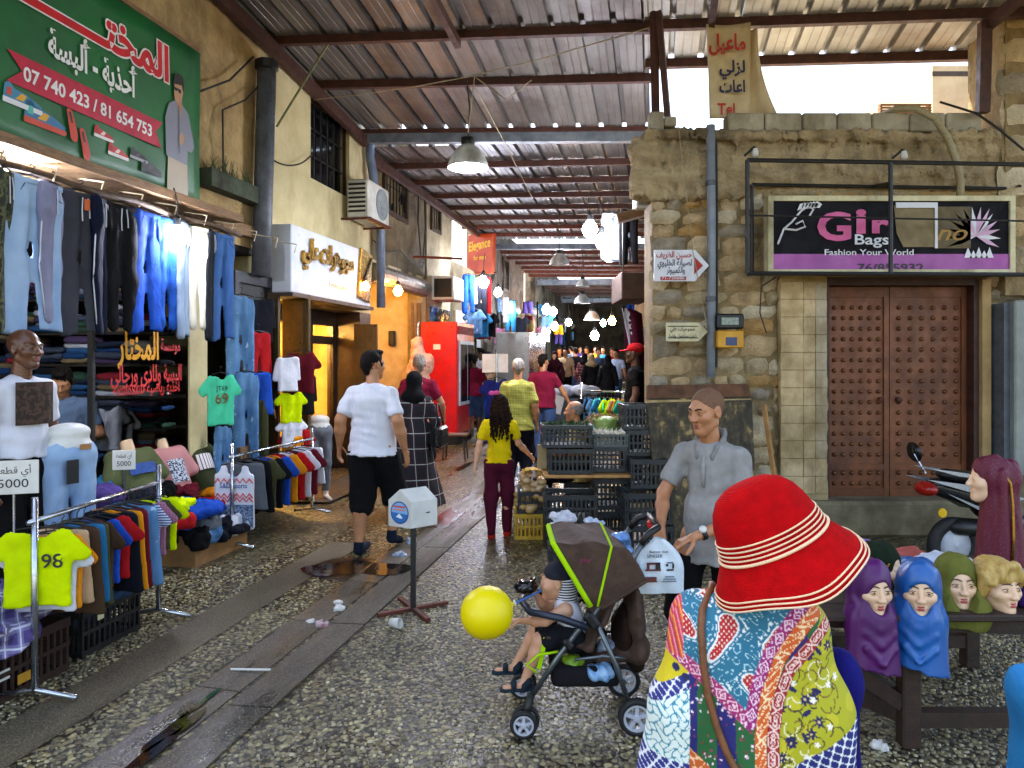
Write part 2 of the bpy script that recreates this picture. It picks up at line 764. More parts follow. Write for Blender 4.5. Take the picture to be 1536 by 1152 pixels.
def concrete_wet(name, a, c, wet=.25):
    b = NB(name)
    n1 = b.ramp(b.noise(2.2, 8, b.co((1.5, .6, 1)), .65), [(.3, 0.0), (.7, 1.0)])
    n2 = b.ramp(b.noise(1.1, 6, b.co((2.5, .5, 1))), [(.42, 0.0), (.6, 1.0)])
    col = b.mix(n1, a, c)
    col = b.mix(b.math('MULTIPLY', n2, .45), col, '1c1814')
    sp = b.ramp(b.n('TexVoronoi', {'Vector': b.co(), 'Scale': 85.0}).outputs['Distance'], [(.2, .5), (.5, 0.0)])
    col = b.mix(sp, col, '94866a')
    r = b.mix(n2, (.75, .75, .75), (wet, wet, wet))
    b.bump(b.noise(55, 6).outputs[0], .5, .006)
    return b.out(col, b.n('RGBToBW', {0: r}).outputs[0])


g = MB()
us = [-300, -30, -6, 0, 6, 30, 300]
vs_ = [-300, -30, 0, 4.5, 9, 16, 30, 45, 400]
for i in range(len(us) - 1):
    for j in range(len(vs_) - 1):
        q = [(us[i], vs_[j]), (us[i + 1], vs_[j]), (us[i + 1], vs_[j + 1]), (us[i], vs_[j + 1])]
        g.add([(u, v, gz(min(v, 45))) for u, v in q], [(0, 1, 2, 3)])
g.build('ground', PEB, loc=(0, 0, 0), rz=-TH, kind='structure')


def strip(name, u0, u1, v0, v1, z, m):
    b = MB()
    n = max(1, int((v1 - v0) / 1.5))
    for i in range(n):
        a, c = v0 + (v1 - v0) * i / n, v0 + (v1 - v0) * (i + 1) / n
        b.add([(u0, a, z + gz(a)), (u1, a, z + gz(a)), (u1, c, z + gz(c)), (u0, c, z + gz(c))], [(0, 1, 2, 3)])
    return b.build(name, m, loc=(0, 0, 0), rz=-TH, kind='structure')


GREYC = concrete_wet('worn_grey_concrete', '5d543f', '453d2e', .6)
strip('pavement', -3.08, -2.74, 1.5, 6.6, .004, GREYC)
strip('path', -4.5, -3.9, 8.3, 16, .03, concrete_wet('shop_step_concrete', '4c4238', '2c2620', .35))
DRN = concrete_wet('wet_brown_concrete', '544a3c', '342d24', .12)
dc = T('drain_channel', None, None, (0, 0, 0), -TH, kind='structure')
dc['kind'] = 'structure'
for side, u0, u1 in ((0, -2.40, -2.16), (1, -2.13, -1.89)):
    v = 1.3
    while v < 22:
        L = U(.8, 1.25)
        b = MB()
        zz = gz(v + L / 2)
        dz = U(0, .004)
        s0, s1 = (.012, .004) if side == 0 else (.004, .012)
        b.add([(u0, v, gz(v) + s0 + dz), (u1, v, gz(v) + s1 + dz), (u1, v + L - .012, gz(v + L) + s1 + dz), (u0, v + L - .012, gz(v + L) + s0 + dz),
               (u0, v, gz(v) - .01), (u1, v, gz(v) - .01), (u1, v + L - .012, gz(v + L) - .01), (u0, v + L - .012, gz(v + L) - .01)],
              [(0, 1, 2, 3), (0, 4, 5, 1), (1, 5, 6, 2), (2, 6, 7, 3), (3, 7, 4, 0)])
        b.build('slab', DRN, dc)
        v += L
# water lying in the channel and on the paving
wm = NB('dirty_water')
wm.set(wm.b, 'Roughness', .03)
wm.set(wm.b, 'Base Color', hx('241d16'))
wm.bump(wm.noise(14, 3).outputs[0], .12, .01)
WAT = wm.m


def puddle(pts, z, name='puddle_water'):
    b = MB()
    b.poly([(x, y, z) for x, y in pts])
    o = b.build(name, WAT, kind='structure')
    return o


def blob(c, ru, rv, n=26, j=.25, ang=-TH):
    out = []
    ph = [U(0, 6.3) for _ in range(4)]
    for i in range(n):
        w = 2 * math.pi * i / n
        r = 1 + j * (.5 * math.sin(2 * w + ph[0]) + .35 * math.sin(3 * w + ph[1]) + .3 * math.sin(5 * w + ph[2]))
        x, y = ru * r * math.cos(w), rv * r * math.sin(w)
        out.append((c[0] + x * math.cos(ang) - y * math.sin(ang), c[1] + x * math.sin(ang) + y * math.cos(ang)))
    return out


for px, py, ru, rv in ((232, 1130, .03, .2), (262, 1098, .04, .22), (300, 1060, .02, .14), (700, 705, .04, .6), (735, 672, .05, .8), (757, 690, .05, .25)):
    q = G(px, py)
    puddle(blob(q, ru, rv, j=.5), .017 + gz(UV(q.x, q.y)[1]))
# loose pebbles standing proud of the paving where the camera is near
pv, pf = [], []
ring = [(math.cos(k * math.pi / 3), math.sin(k * math.pi / 3)) for k in range(6)]
step = .0295
yy = 2.75
while yy < 6.6:
    xx = -.72 * yy
    while xx < .72 * yy:
        X, Y = xx + U(-.014, .014), yy + U(-.014, .014)
        u, v = UV(X, Y)
        if not (-3.1 < u < -2.72 or -2.44 < u < -1.85) and u > -4.3 and rnd.random() < .82 - max(0, (yy - 4.6) / 2.0) * .8:
            r = U(.006, .0165)
            e = U(.6, 1)
            w = U(0, 3.2)
            cw, sw = math.cos(w), math.sin(w)
            h = U(.003, .0075)
            o = len(pv)
            for k, (cx, cy) in enumerate(ring):
                rr = r * U(.82, 1.1)
                pv.append((X + rr * (cx * cw - e * cy * sw), Y + rr * (cx * sw + e * cy * cw), -.002))
            for k, (cx, cy) in enumerate(ring):
                rr = r * .68
                pv.append((X + rr * (cx * cw - e * cy * sw), Y + rr * (cx * sw + e * cy * cw), h))
            pf += [(o + k, o + (k + 1) % 6, o + 6 + (k + 1) % 6, o + 6 + k) for k in range(6)] + [tuple(range(o + 6, o + 12))]
        xx += step
    yy += step
tag(meshobj('gravel', pv, pf, pebble_stone_mat(), smooth=True), 'worn pebbles set in the market paving', kind='stuff')

# ================================================================ building materials
PLAST = mat('beige_plaster', 'b89d6a', '8a7048', 2.8, .9, .8, 16, dirt='4c3d27', dist=.04)
CREAM = mat('cream_plaster', 'd0c294', 'b5a678', 1.6, .85, .5, 18, dirt='7d6c48', dist=.02)
OLDW = mat('stained_old_render', '83714f', '4f442f', 1.8, .95, .9, 14, dirt='2c261b', dist=.05)
PALEW = mat('pale_old_render', 'a89a78', '7b6c50', 1.5, .9, .6, 18, dirt='4c422f', dist=.03)
DARKW = mat('dark_stone_wall', '5c503d', '332c22', 2.4, .95, .8, 10, dirt='1c1813', dist=.05)  # dark base colour with darker blotches at random
BRN = mat('brown_painted_metal', '4a3623', '33261a', 9, .45, .1, 80, .3)
DARKWOOD = mat('dark_wood', '2a2018', '17110c', 14, .7, .3, 90, st=(1, 1, 8))
RUST = mat('rusty_steel', '6b3422', '3e1f15', 8, .75, .3, 70, .2)
REDST = mat('red_oxide_steel', '4f2c20', '382018', 7, .6, .2, 70, .2)
GALV = mat('grey_galvanised', '7e8890', '59626a', 5, .45, .15, 60, .5)
BLACK = mat('black_paint', '15140f', '0c0b0a', 12, .5, .15, 60)
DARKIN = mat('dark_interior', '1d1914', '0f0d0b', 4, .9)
GREYP = mat('grey_pipe', '596069', '43484e', 7, .5, .1, 50, dirt='3a2f24')
WOOD = mat('raw_timber', '8a6844', '5e442a', 10, .8, .4, 80, st=(1, 1, 9))
WHITEP = mat('white_paint', 'dcdad2', 'c4c1b6', 5, .5, .05, 50)
STEEL = mat('chromed_steel', 'c4c8cc', '9aa0a6', 12, .22, .03, 60, .95)
GLASS = NB('shop_glass')
GLASS.set(GLASS.b, 'Transmission Weight', 1.0)
GLASS.set(GLASS.b, 'Roughness', .02)
GLASS.set(GLASS.b, 'IOR', 1.05)
GLASS = GLASS.m
DGLASS = mat('dark_glass', '0c0f12', '15181a', 3, .08, 0, spec=.6)


def bars_window(b, y0, y1, z0, z1, nb=7, x=.0, nz=2, bar=.012, frame=BRN):
    """an opening with a dark back, a frame and bars, on a wall at local x=0 facing +x"""
    w = MB().box(-.22, -.03 + x, y0, y1, z0, z1).build('window', DGLASS, b)
    f = MB()
    for a, c, d, e in ((y0 - .05, y0 + .03, z0 - .05, z1 + .05), (y1 - .03, y1 + .05, z0 - .05, z1 + .05)):
        f.box(-.05, x + .025, a, c, d, e)
    for d, e in ((z0 - .05, z0 + .03), (z1 - .03, z1 + .05)):
        f.box(-.05, x + .021, y0 + .03, y1 - .03, d, e)
    f.build('frame', frame, w)
    for i in range(nb):
        y = y0 + (y1 - y0) * (i + .5) / nb
        MB().tube([(x + .01, y, z0), (x + .01, y, z1)], bar, 6).build('bar', BLACK, w)
    for i in range(nz):
        z = z0 + (z1 - z0) * (i + 1) / (nz + 1)
        MB().box(x - .004, x + .004, y0, y1, z - .012, z + .012).build('bar', BLACK, w)
    return w


def lbuild(name, label, v0):
    return T(name, label, 'building', A(WU, v0, 0), -TH)


def slab_rough(b, name, m, x0, x1, y0, y1, z0, z1, cell=.18, amp=.025, seed=1):
    """a wall face with real unevenness, facing +x"""
    r = random.Random(seed)
    ny, nz = max(2, int((y1 - y0) / cell)), max(2, int((z1 - z0) / cell))
    mb = MB()
    hh = {}

    def fn(a, c):
        k = (round(a * ny), round(c * nz))
        if k not in hh:
            edge = k[0] in (0, ny) or k[1] in (0, nz)
            hh[k] = 0 if edge else r.uniform(-amp, amp)
        return (x1 + hh[k], y0 + (y1 - y0) * a, z0 + (z1 - z0) * c)
    mb.sheet(fn, ny, nz)
    mb.box(x0, x1 - .03, y0, y1, z0, z1)
    return mb.build(name, m, b, smooth=True)


# ---- clothing shop with the green banner
vB1 = LV(388)
sh = lbuild('shop_building', 'beige plastered shop building behind the green shoe banner', 2.2)
Y1 = vB1 - 2.2
yp0, yp1 = LV(285) - 2.2, LV(311) - 2.2
slab_rough(sh, 'wall', PLAST, -.4, 0, -1.5, Y1, 3.02, 6.4, .22, .022, 3)
MB().box(-.45, -.0, yp0, yp1, 0, 3.02).build('pilaster', mat('cream_tile', 'cfc08e', 'b5a678', 3, .5, .05), sh)
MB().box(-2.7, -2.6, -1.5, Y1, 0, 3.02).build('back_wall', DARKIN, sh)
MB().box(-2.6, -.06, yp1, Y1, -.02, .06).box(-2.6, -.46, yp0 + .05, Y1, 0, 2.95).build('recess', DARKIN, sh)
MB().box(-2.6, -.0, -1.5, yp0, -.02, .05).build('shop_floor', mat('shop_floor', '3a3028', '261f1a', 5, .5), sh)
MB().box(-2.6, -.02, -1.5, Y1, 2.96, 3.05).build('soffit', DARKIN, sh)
MB().box(.0, .16, LV(296) - 2.2, Y1 - .1, 3.5, 3.68).build('ledge', mat('mossy_ledge', '3f4a36', '2a2a1e', 5, .9, .5, 30, dirt='1d1a12'), sh)
MB().box(.0, .1, LV(296) - 2.2, Y1 - .15, 3.12, 3.24).build('fascia_board', WOOD, sh)
MB().box(.0, .55, -1.5, LV(346, -4.1) - 2.2, 3.10, 3.17).build('canopy_board', WOOD, sh)
for i in range(34):                                         # dry weeds on the ledge
    pass
wd_ = MB()
for i in range(60):
    y = U(LV(300) - 2.2, Y1 - .2)
    z = 3.68
    h = U(.05, .2)
    x = U(.03, .14)
    wd_.tube([(x, y, z), (x + U(-.05, .06), y + U(-.06, .06), z + h)], [.006, .002], 4)
tag(wd_.build('weeds', mat('dry_weed', '57603a', '3c3a22', 9, .9), loc=A(WU, 2.2, 0), rz=-TH), 'dry weeds growing on the ledge of the beige shop wall', kind='stuff')
gl = MB().box(-.03, -.02, LV(143) - 2.2, yp0, .55, 2.6).build('window', GLASS, sh)
MB().box(-.05, .0, LV(143) - 2.23, LV(143) - 2.2, .5, 2.96).build('frame', BLACK, gl)
MB().box(-.05, .0, LV(143) - 2.2, yp0, .5, .55).build('sill', BLACK, gl)
YEL = glow('yellow_sticker', 'f5b50a', .25)
YST = mat('yellow_sticker_film', 'f2a90a', 'e09a08', 5, .5)
RST = mat('red_sticker_film', 'd8201a', 'b81a16', 5, .5)
vv = lambda px: LV(px) - 2.2
text('المختار', (-.012, (vv(178) + vv(240)) / 2, LZ(205, 538)), FL, .24, YST, sh, vv(240) - vv(178), .03)
text('مؤسسة'.replace('ؤ', 'و'), (-.012, (vv(243) + vv(272)) / 2, LZ(258, 526)), FL, .11, RST, sh, vv(272) - vv(243), .02)
text('البسة ولادي ورجالي', (-.012, (vv(168) + vv(274)) / 2, LZ(220, 572)), FL, .15, RST, sh, vv(274) - vv(168), .025)
text('Tel:03/550037', (-.012, (vv(172) + vv(219)) / 2, LZ(195, 592)), FL, .085, RST, sh, vv(219) - vv(172), .02)
text('أحذية رياضية', (-.012, (vv(222) + vv(272)) / 2, LZ(245, 588)), FL, .1, RST, sh, vv(272) - vv(222), .02)

# ---- jewellery shop building
vB2 = LV(556)
jb = lbuild('shop_building', 'cream plastered building over the jewellery shop', vB1)
L2 = vB2 - vB1
w0, w1 = LV(466) - vB1, LV(524) - vB1
zw0, zw1 = LZ(495, 282), LZ(495, 163)
wl = MB()
wl.box(-.5, 0, 0, w0, 2.5, 6.2).box(-.5, 0, w1, L2, 2.5, 6.2).box(-.5, 0, w0, w1, 2.5, zw0).box(-.5, 0, w0, w1, zw1, 6.2)
wl.build('wall', CREAM, jb)
bars_window(jb, w0, w1, zw0, zw1, 6, -.12, 2)
d0, d1 = LV(450) - vB1, LV(536) - vB1
MB().box(-.5, .0, 0, LV(395) - vB1, 0, 2.5).build('pier', BRN, jb)
MB().box(-.5, .0, d1 + .1, L2, 0, 2.5).build('pier', BRN, jb)
bk = random.Random(4)
BRK = [mat('tan_brick_%d' % i, c, d, 7, .9, .5, 50) for i, (c, d) in enumerate((('a97c4c', '8a6038'), ('b98e5a', '94683e'), ('96693f', '714c2c')))]
for r in range(6):
    for c in range(3):
        y = .04 + c * .24 + (r % 2) * .1 - .05
        MB().bbox((.012 + bk.uniform(0, .012), y + .11, 2.56 + r * .115), (.05, .225, .1), .008).build('brick', bk.choice(BRK), jb)
# doorway: frame, glazed screen and the lit room behind it
rm = MB()
rm.box(-3.2, -3.1, -.1, L2 + .3, 0, 2.6).box(-3.1, -.55, -.1, .0, 0, 2.6).box(-3.1, -.55, L2 + .2, L2 + .3, 0, 2.6).box(-3.1, -.55, 0, L2 + .2, 2.5, 2.6)
rm.build('inner_room', mat('yellow_room_paint', 'e2c06a', 'd2ac52', 3, .6), jb)
MB().box(-3.1, -.0, 0, L2 + .2, .02, .08).build('shop_floor', mat('jewel_floor', '8a6a40', '6b5030', 4, .3), jb)
MB().box(-2.0, -1.5, .4, L2 - .3, .08, 1.0).build('counter', WOOD, jb)
JY = LV(500) - vB1
df = MB()
df.box(-.5, -.4, d0 - .12, d0, 0, 2.5).box(-.5, -.4, d1, d1 + .16, 0, 2.5).box(-.5, -.4, d0, d1, 2.28, 2.5)
m0 = d0 + (d1 - d0) * .56
df.box(-.5, -.4, m0, m0 + .14, .08, 2.28).box(-.49, -.41, m0 + .14, d1, 2.0, 2.12).box(-.49, -.41, d0, d1, .08, .32)
for i in range(8):     # the carved curve in the corner of the screen
    a = i / 8
    df.box(-.48, -.42, m0 - .3 * (1 - a) ** 2 - .02, m0, 1.75 + a * .5, 1.82 + a * .52)
df.build('door_frame', mat('dark_bronze', '3a2818', '26190f', 8, .4, .1, 60, .2), jb)
MB().box(-.455, -.447, d0, m0, .32, 2.28).box(-.453, -.445, m0 + .14, d1, .32, 2.0).build('window', GLASS, jb)
LEAF = mat('olive_brown_metal', '5b4a2c', '453720', 6, .35, .1, 50, .4)


def door_leaf(b, hinge, ang, w, h, z0, x0=0.0):
    R = Matrix.Rotation(ang, 3, 'Z')
    mb = MB()
    c = Vector((x0, hinge, 0))
    mb.bc(c + R @ Vector((w / 2, 0, z0 + h / 2)), (w, .05, h), R)
    for zz, hh in ((z0 + h * .3, h * .5), (z0 + h * .8, h * .36)):
        mb.bc(c + R @ Vector((w / 2, 0, zz)), (w * .76, .07, hh), R)
        mb.bc(c + R @ Vector((w / 2, 0, zz)), (w * .66, .085, hh * .92), R)
    o = mb.build('door_leaf', LEAF, b)
    h_ = MB().tube([c + R @ Vector((w * .9, -.05, z0 + h * .42)), c + R @ Vector((w * .9, -.09, z0 + h * .47)), c + R @ Vector((w * .9, -.05, z0 + h * .52))], .012, 6)
    h_.build('handle', STEEL, o)
    return o


door_leaf(jb, LV(397) - vB1, rad(-4), .17, 2.45, .05, .02)
door_leaf(jb, LV(424) - vB1, rad(-4), .36, 2.5, .05, .01)
door_leaf(jb, LV(531) - vB1, rad(4), .36, 2.2, .1, .01)
# ---- butcher
vB3 = LV(640)
bb = lbuild('shop_building', 'stained old stone building over the lit butcher stall', vB2)
L3 = vB3 - vB2
slab_rough(bb, 'wall', OLDW, -.4, -.02, 0, L3, 3.35, 5.9, .2, .03, 8)
a0, a1 = LV(577) - vB2, LV(610) - vB2
bars_window(bb, a0, a1, LZ(592, 322), LZ(592, 245), 7, .0, 1)
b0, b1 = LV(645) - LV(640) - .45, LV(645) - LV(640) + .1
YP = mat('yellow_lit_wall', 'd2b883', 'b59a62', 3, .7, .1, dirt='8a6426')
MB().box(-1.9, -1.8, 0, L3 + .2, .1, 3.4).box(-1.8, -.02, L3 + .05, L3 + .15, .1, 3.4).box(-1.8, -.4, -.1, .02, .1, 3.4).box(-1.8, -.02, .02, L3 + .05, 3.3, 3.4).build('inner_room', YP, bb)
MB().box(-1.8, .12, .02, L3 + .05, .05, .12).build('shop_floor', mat('tile_floor', '8b7a5e', '6a5a44', 4, .35), bb)
for k in range(3):
    z = .95 + k * .4
    sh_ = MB().box(-1.75, -1.25, .15, 1.9, z, z + .04).build('shelf', WOOD, bb)
MB().tube([(-.02, .05, 3.18), (-.02, L3 - .1, 3.18)], .17, 14).build('shutter_roll', mat('shutter_metal', '9c9484', '6e675a', 5, .4, .1, 40, .6), bb)
MB().bbox((-.72, L3 - .02, 2.2), (.12, .1, .3), .01).build('meter_box', BLACK, bb)
for k, (y, x) in enumerate(((L3 - .1, -.1), (L3 - .22, -.2), (L3 - .02, .05))):
    MB().tube([(x, y, .12), (x - .05, y + .08, 2.9)], .035, 7).build('post', WOOD, bb)
# ---- plain pale wall with a barred window
vB4 = LV(678)
pb = lbuild('building', 'pale rendered building with a small barred window behind the red fridge', vB3)
L4 = vB4 - vB3
slab_rough(pb, 'wall', PALEW, -.4, 0, .0, L4, 0, 5.7, .25, .015, 9)
c0 = LV(653) - vB3
bars_window(pb, c0 - .28, c0 + .3, LZ(653, 345), LZ(653, 300), 5, .01, 0)
MB().box(-.2, .012, .05, L4 - .2, LZ(655, 482), LZ(655, 462)).build('shop_window', DGLASS, pb)
# ---- low shop (the sky shows above it), then the far row
vB5 = LV(722)
lo_ = lbuild('building', 'low white shop front under the gap where the sky shows', vB4)
slab_rough(lo_, 'wall', PALEW, -.4, 0, 0, vB5 - vB4, 0, 4.0, .3, .02, 10)
MB().box(-.05, .03, .2, vB5 - vB4 - .2, .5, 2.9).build('doorway', mat('white_tiles', 'd5d9d8', 'b8bdbc', 4, .35), lo_)
far = ((vB5, LV(786), 5.6, DARKW, 'sooty stone building above the steel fridges', 12), (LV(786), LV(803), 3.7, PALEW, 'low pale building far down the alley under a bright gap', 13),
       (LV(803), 42, 5.6, DARKW, 'dark stone row of shops at the far left end of the alley'.replace('left ', 'fridge-side '), 14))
for v0, v1, hgt, m, lb, sd in far:
    b = lbuild('building', lb, v0)
    slab_rough(b, 'wall', m, -.4, 0, 0, v1 - v0, .0, hgt, .4, .05, sd)
    n = max(1, int((v1 - v0) / 3.2))
    for i in range(n):
        y = (v1 - v0) * (i + .5) / n
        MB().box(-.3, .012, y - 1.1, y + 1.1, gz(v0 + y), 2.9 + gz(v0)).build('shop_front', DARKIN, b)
        sr = MB().tube([(.08, y - 1.2, 3.05 + gz(v0)), (.08, y + 1.2, 3.05 + gz(v0))], .16, 10).build('shutter_roll', mat('shutter_metal', '9c9484'), b)
        if hgt > 5:
            bars_window(b, y - .4, y + .4, 3.9, 4.8, 5, .01, 1)
MB().box(-6.2, .6, 41.5, 42, 0, 6).build('end_wall', DARKW, loc=A(0, 0, 0), rz=-TH, label='dark building that closes the far end of the alley', cat='building')
# ================================================================ the stone building on the door side
S_ = 7.4 / F
RX = lambda px: (px - CX) * S_
RZ = lambda py: H - (py - HY) * S_
YW = 7.4
st = T('stone_building', 'rubble stone building with a studded brown double door', 'building', (0, 0, 0))
MORT = mat('lime_mortar', '9c855e', '7a6644', 7, .95, .8, 45, dirt='4c3e28', dist=.02)
OCHRE = mat('ochre_plaster', 'bc9c68', '9a7c50', 2.5, .9, .5, 30, dirt='6a5534', dist=.02)
CORN = mat('weathered_cornice', 'c0aa84', '94805e', 3.5, .95, .9, 26, dirt='3a3022', dist=.05, st=(.6, 1, 2.2))
xc, xd0, xd1, xe = RX(977), RX(1238), RX(1470), RX(1484)
zt, zd0, zd1 = RZ(195), RZ(748), RZ(420)
MB().box(xc + .02, xd0, YW + .04, YW + .5, 0, RZ(300)).box(xd0, xd1, YW + .2, YW + .5, 0, zd0).box(xd1, xe + 1.2, YW + .04, YW + .5, 0, RZ(300)).box(xd0, xd1, YW + .04, YW + .5, zd1 + .02, RZ(300)).box(xd0, xd1, YW + .35, YW + .48, zd0, zd1 + .02).build('wall', MORT, st)
bd = MB()
al = lambda Y: (-.07 / CT + ST / CT * Y)
pl = [(xc + .06, YW + .48), (xe + 1.4, YW + .48), (xe + 1.4, 40), (al(40), 40)]
bd.prism(pl, 0, zt - .04)
bd.build('side_wall', DARKW, st)
MB().prism([(xc - .05, YW + .06), (xe + 1.3, YW + .06), (xe + 1.4, 12), (al(12) - .02, 12)], zt - .04, zt + .02).build('terrace', mat('terrace_concrete', 'b8b0a0', '9a917f', 2, .9), st)
sr = random.Random(21)
STN = [mat('rubble_stone_%d' % i, a, c, 8, .92, 1.0, 42, dist=.03, dirt=d) for i, (a, c, d) in enumerate((
    ('d4b68a', 'b0946a', '937a58'), ('c2ae88', '9e8c6c', '7c6a50'), ('dec69e', 'bca27c', '9e8662'), ('c89e62', 'a67c48', '806440'), ('b0a28a', '8e8270', '6c624e'), ('e6d6b6', 'c6b494', 'a4926e')))]


def stone(x0, x1, z0, z1, y=YW, p=None, d=None):
    """one rough squared stone: 5 x 4 bulging front"""
    d = d or sr.uniform(.03, .085)
    nx, nz = 5, 4
    mb = MB()
    vs, fs = [], []
    cx, cz = (x0 + x1) / 2, (z0 + z1) / 2
    for j in range(nz):
        for i in range(nx):
            a, c = i / (nx - 1) * 2 - 1, j / (nz - 1) * 2 - 1
            q = max(abs(a), abs(c))
            rr = 1 - .07 * abs(a * c) ** 2
            e = q > .99
            x = cx + (x1 - x0) / 2 * a * rr + sr.uniform(-.013, .013)
            z = cz + (z1 - z0) / 2 * c * rr + sr.uniform(-.013, .013)
            vs.append((x, y + (.045 if e else -d * .7 * sr.uniform(.4, 1.25) + .012), z))
    fs = [(j * nx + i, j * nx + i + 1, (j + 1) * nx + i + 1, (j + 1) * nx + i) for j in range(nz - 1) for i in range(nx - 1)]
    mb.add(vs, fs)
    return mb.build('stone', sr.choice(STN), p, smooth=True)


def rubble(x0, x1, z0, z1, p, hmin=.12, hmax=.22, wmin=.14, wmax=.46, y=YW):
    z = z0
    while z < z1 - .05:
        h = min(sr.uniform(hmin, hmax), z1 - z)
        x = x0 + sr.uniform(-.02, .02)
        while x < x1 - .06:
            w = min(sr.uniform(wmin, wmax), x1 - x)
            if h > .2 and sr.random() < .3:
                stone(x, x + w - .015, z, z + h * .5 - .012, y, p)
                stone(x, x + w - .015, z + h * .5, z + h - .012, y, p)
            else:
                stone(x, x + w - .015, z + sr.uniform(-.015, .01), z + h - .012 + sr.uniform(-.01, .02), y, p)
            x += w
        z += h


rubble(xc, RX(1172), .35, RZ(262), st)
rubble(RX(1484), RX(1560), RZ(470), RZ(300), st, .2, .3, .3, .6)
# jagged cornice and block parapet
co = SD()
for i in range(30):
    x = xc - .05 + (xe - xc + .1) * i / 29
    co.box((x, YW + .07 + sr.uniform(-.015, .015), (RZ(205) + RZ(300)) / 2 + sr.uniform(-.02, .02)), (.14, .11, .30), .03, .05)
for i in range(9):
    co.ell((xc - .0 + sr.uniform(-.07, .05), YW + .06, RZ(212) - i * .072), (.1, .11, .034), .008)
co.box(((xc + xe) / 2, YW - .02, RZ(207)), ((xe - xc) / 2 + .08, .1, .05), .02, .02)
co.box(((xc + xe) / 2, YW - .03, RZ(262)), ((xe - xc) / 2 + .02, .04, .03), .015, .02)
co.wr(.024, 21, 5).wr(.024, 52, 6)
co.build('cornice', CORN, st, .024)
x = RX(1090)
BLK = [mat('concrete_block_%d' % i, a, c, 5, .95, .5, 50, dirt='6a6048') for i, (a, c) in enumerate((('a29a86', '857d6a'), ('b0a792', '8e8672')))]
while x < RX(1470):
    w = sr.uniform(.33, .38)
    MB().bbox((x + w / 2, YW + .06, zt + .07), (w - .012, .2, .185), .012).build('block', sr.choice(BLK), st)
    x += w
for x, w, h in ((RX(985), .14, .2), (RX(1005), .12, .1)):
    MB().bbox((x, YW + .05, zt + .08), (w, .16, h), .012).build('block', BLK[1], st)
# plaster, tiles and door
slab = SD().box(((RX(1168) + RX(1236)) / 2, YW - .01, (RZ(420) + .3) / 2), (.24, .045, RZ(420) / 2), .01)
slab.wr(.012, 9, 3, (1, 1, .4)).wr(.006, 30, 4)
slab.build('plaster_strip', mat('pale_plaster', 'b8a276', '98835a', 2.5, .9, .5, 30, dirt='7a6946'), st, .02)
TIL = [mat('jamb_tile_%d' % i, a, c, 5, .85, .6, 40, dirt='7d6842') for i, (a, c) in enumerate((('d2b88c', 'a68c60'), ('ceb48a', 'a0885e'), ('bcac90', '928466')))]
for r in range(12):
    for c, (xa, xb) in enumerate(((RX(1167), RX(1201)), (RX(1201), RX(1219)), (RX(1219), RX(1236)))):
        z = .42 + r * .177
        MB().bbox(((xa + xb) / 2, YW - .06 + sr.uniform(-.005, .006), z + .085), (xb - xa - .003, .025, .1735), .003).build('tile', TIL[min(2, max(0, c if sr.random() < .8 else 0))], st)
MB().box(RX(1471), RX(1484), YW - .03, YW + .03, 0, zd1).build('pilaster', OCHRE, st)
MB().box(xd0 - .1, xd1 + .12, YW - .06, YW + .03, zd1 + .03, RZ(290)).build('plaster_panel', OCHRE, st)
MB().bbox(((xd0 + xd1) / 2 + .05, YW + .02, zd0 / 2), (xd1 - xd0 + .5, .36, zd0), .03).build('threshold', mat('grey_stone_step', '85795c', '61563e', 4, .9, .5, 40, dirt='40361f'), st)
DOOR = mat('studded_door_brown', '7a431f', '5c2f15', 5, .5, .2, 60, .15, dirt='3b2110')
fr = MB()
fr.box(xd0 - .07, xd0 + .05, YW + .02, YW + .2, zd0 - .1, zd1 + .06).box(xd1 - .05, xd1 + .0, YW + .02, YW + .2, zd0, zd1 + .06).box(xd0 + .05, xd1 - .05, YW + .02, YW + .2, zd1 - .05, zd1 + .06)
fr.build('door_frame', mat('door_frame_brown', '43241a', '331a12', 6, .6), st)
xm = RX(1344)
for k, (xa, xb) in enumerate(((xd0 + .055, xm - .004), (xm + .004, xd1 - .055))):
    y = YW + .15
    lf = MB()
    lf.box(xa, xb, y, y + .05, zd0, zd1 - .055)
    lf.box(xa, xa + .05, y - .02, y - .002, zd0, zd1 - .055).box(xb - .05, xb, y - .02, y - .002, zd0, zd1 - .055)
    for z0, z1 in ((zd0, zd0 + .08), (zd0 + .27, zd0 + .33), (zd1 - .16, zd1 - .055)):
        lf.box(xa + .052, xb - .052, y - .018, y - .001, z0, z1)
    o = lf.build('door_leaf', DOOR, st)
    sd_ = MB()
    for r in range(18):
        z = zd0 + .13 + r * .108
        if r >= 2:
            z += .08
        if z > zd1 - .2:
            continue
        for c in range(6):
            x = xa + .1 + (xb - xa - .2) * c / 5
            sd_.lathe([(.024, 0), (.021, .012), (.012, .022), (.001, .026)], 8, (x, y - .001, z), rot(x=rad(90)))
    tag(sd_.build('stud', mat('door_stud', '7a4c2a', '5c3419', 8, .35, .1, 60, .3), o, True), kind='stuff')
    MB().lathe([(.03, 0), (.03, .03), (.01, .04)], 10, (xm + (-.09 if k == 0 else .09), y - .02, 1.35), rot(x=rad(90))).build('handle', RUST, o)
# tall rough wall that rises beyond the door, and the grey cabinet before it
hw = T('stone_wall', 'tall rough block wall rising to the roof beside the studded door', 'wall', (0, 0, 0))
MB().box(RX(1498), 9.5, YW - .1, YW + .5, 2.4, 6).build('wall', MORT, hw)
z = RZ(420)
while z < 5.6:
    h = sr.uniform(.3, .42)
    x = RX(1492) + sr.uniform(-.04, .04)
    while x < RX(1580):
        w = sr.uniform(.35, .6)
        stone(x, x + w - .02, z, z + h - .018, YW - .12, hw, .06)
        x += w
    z += h
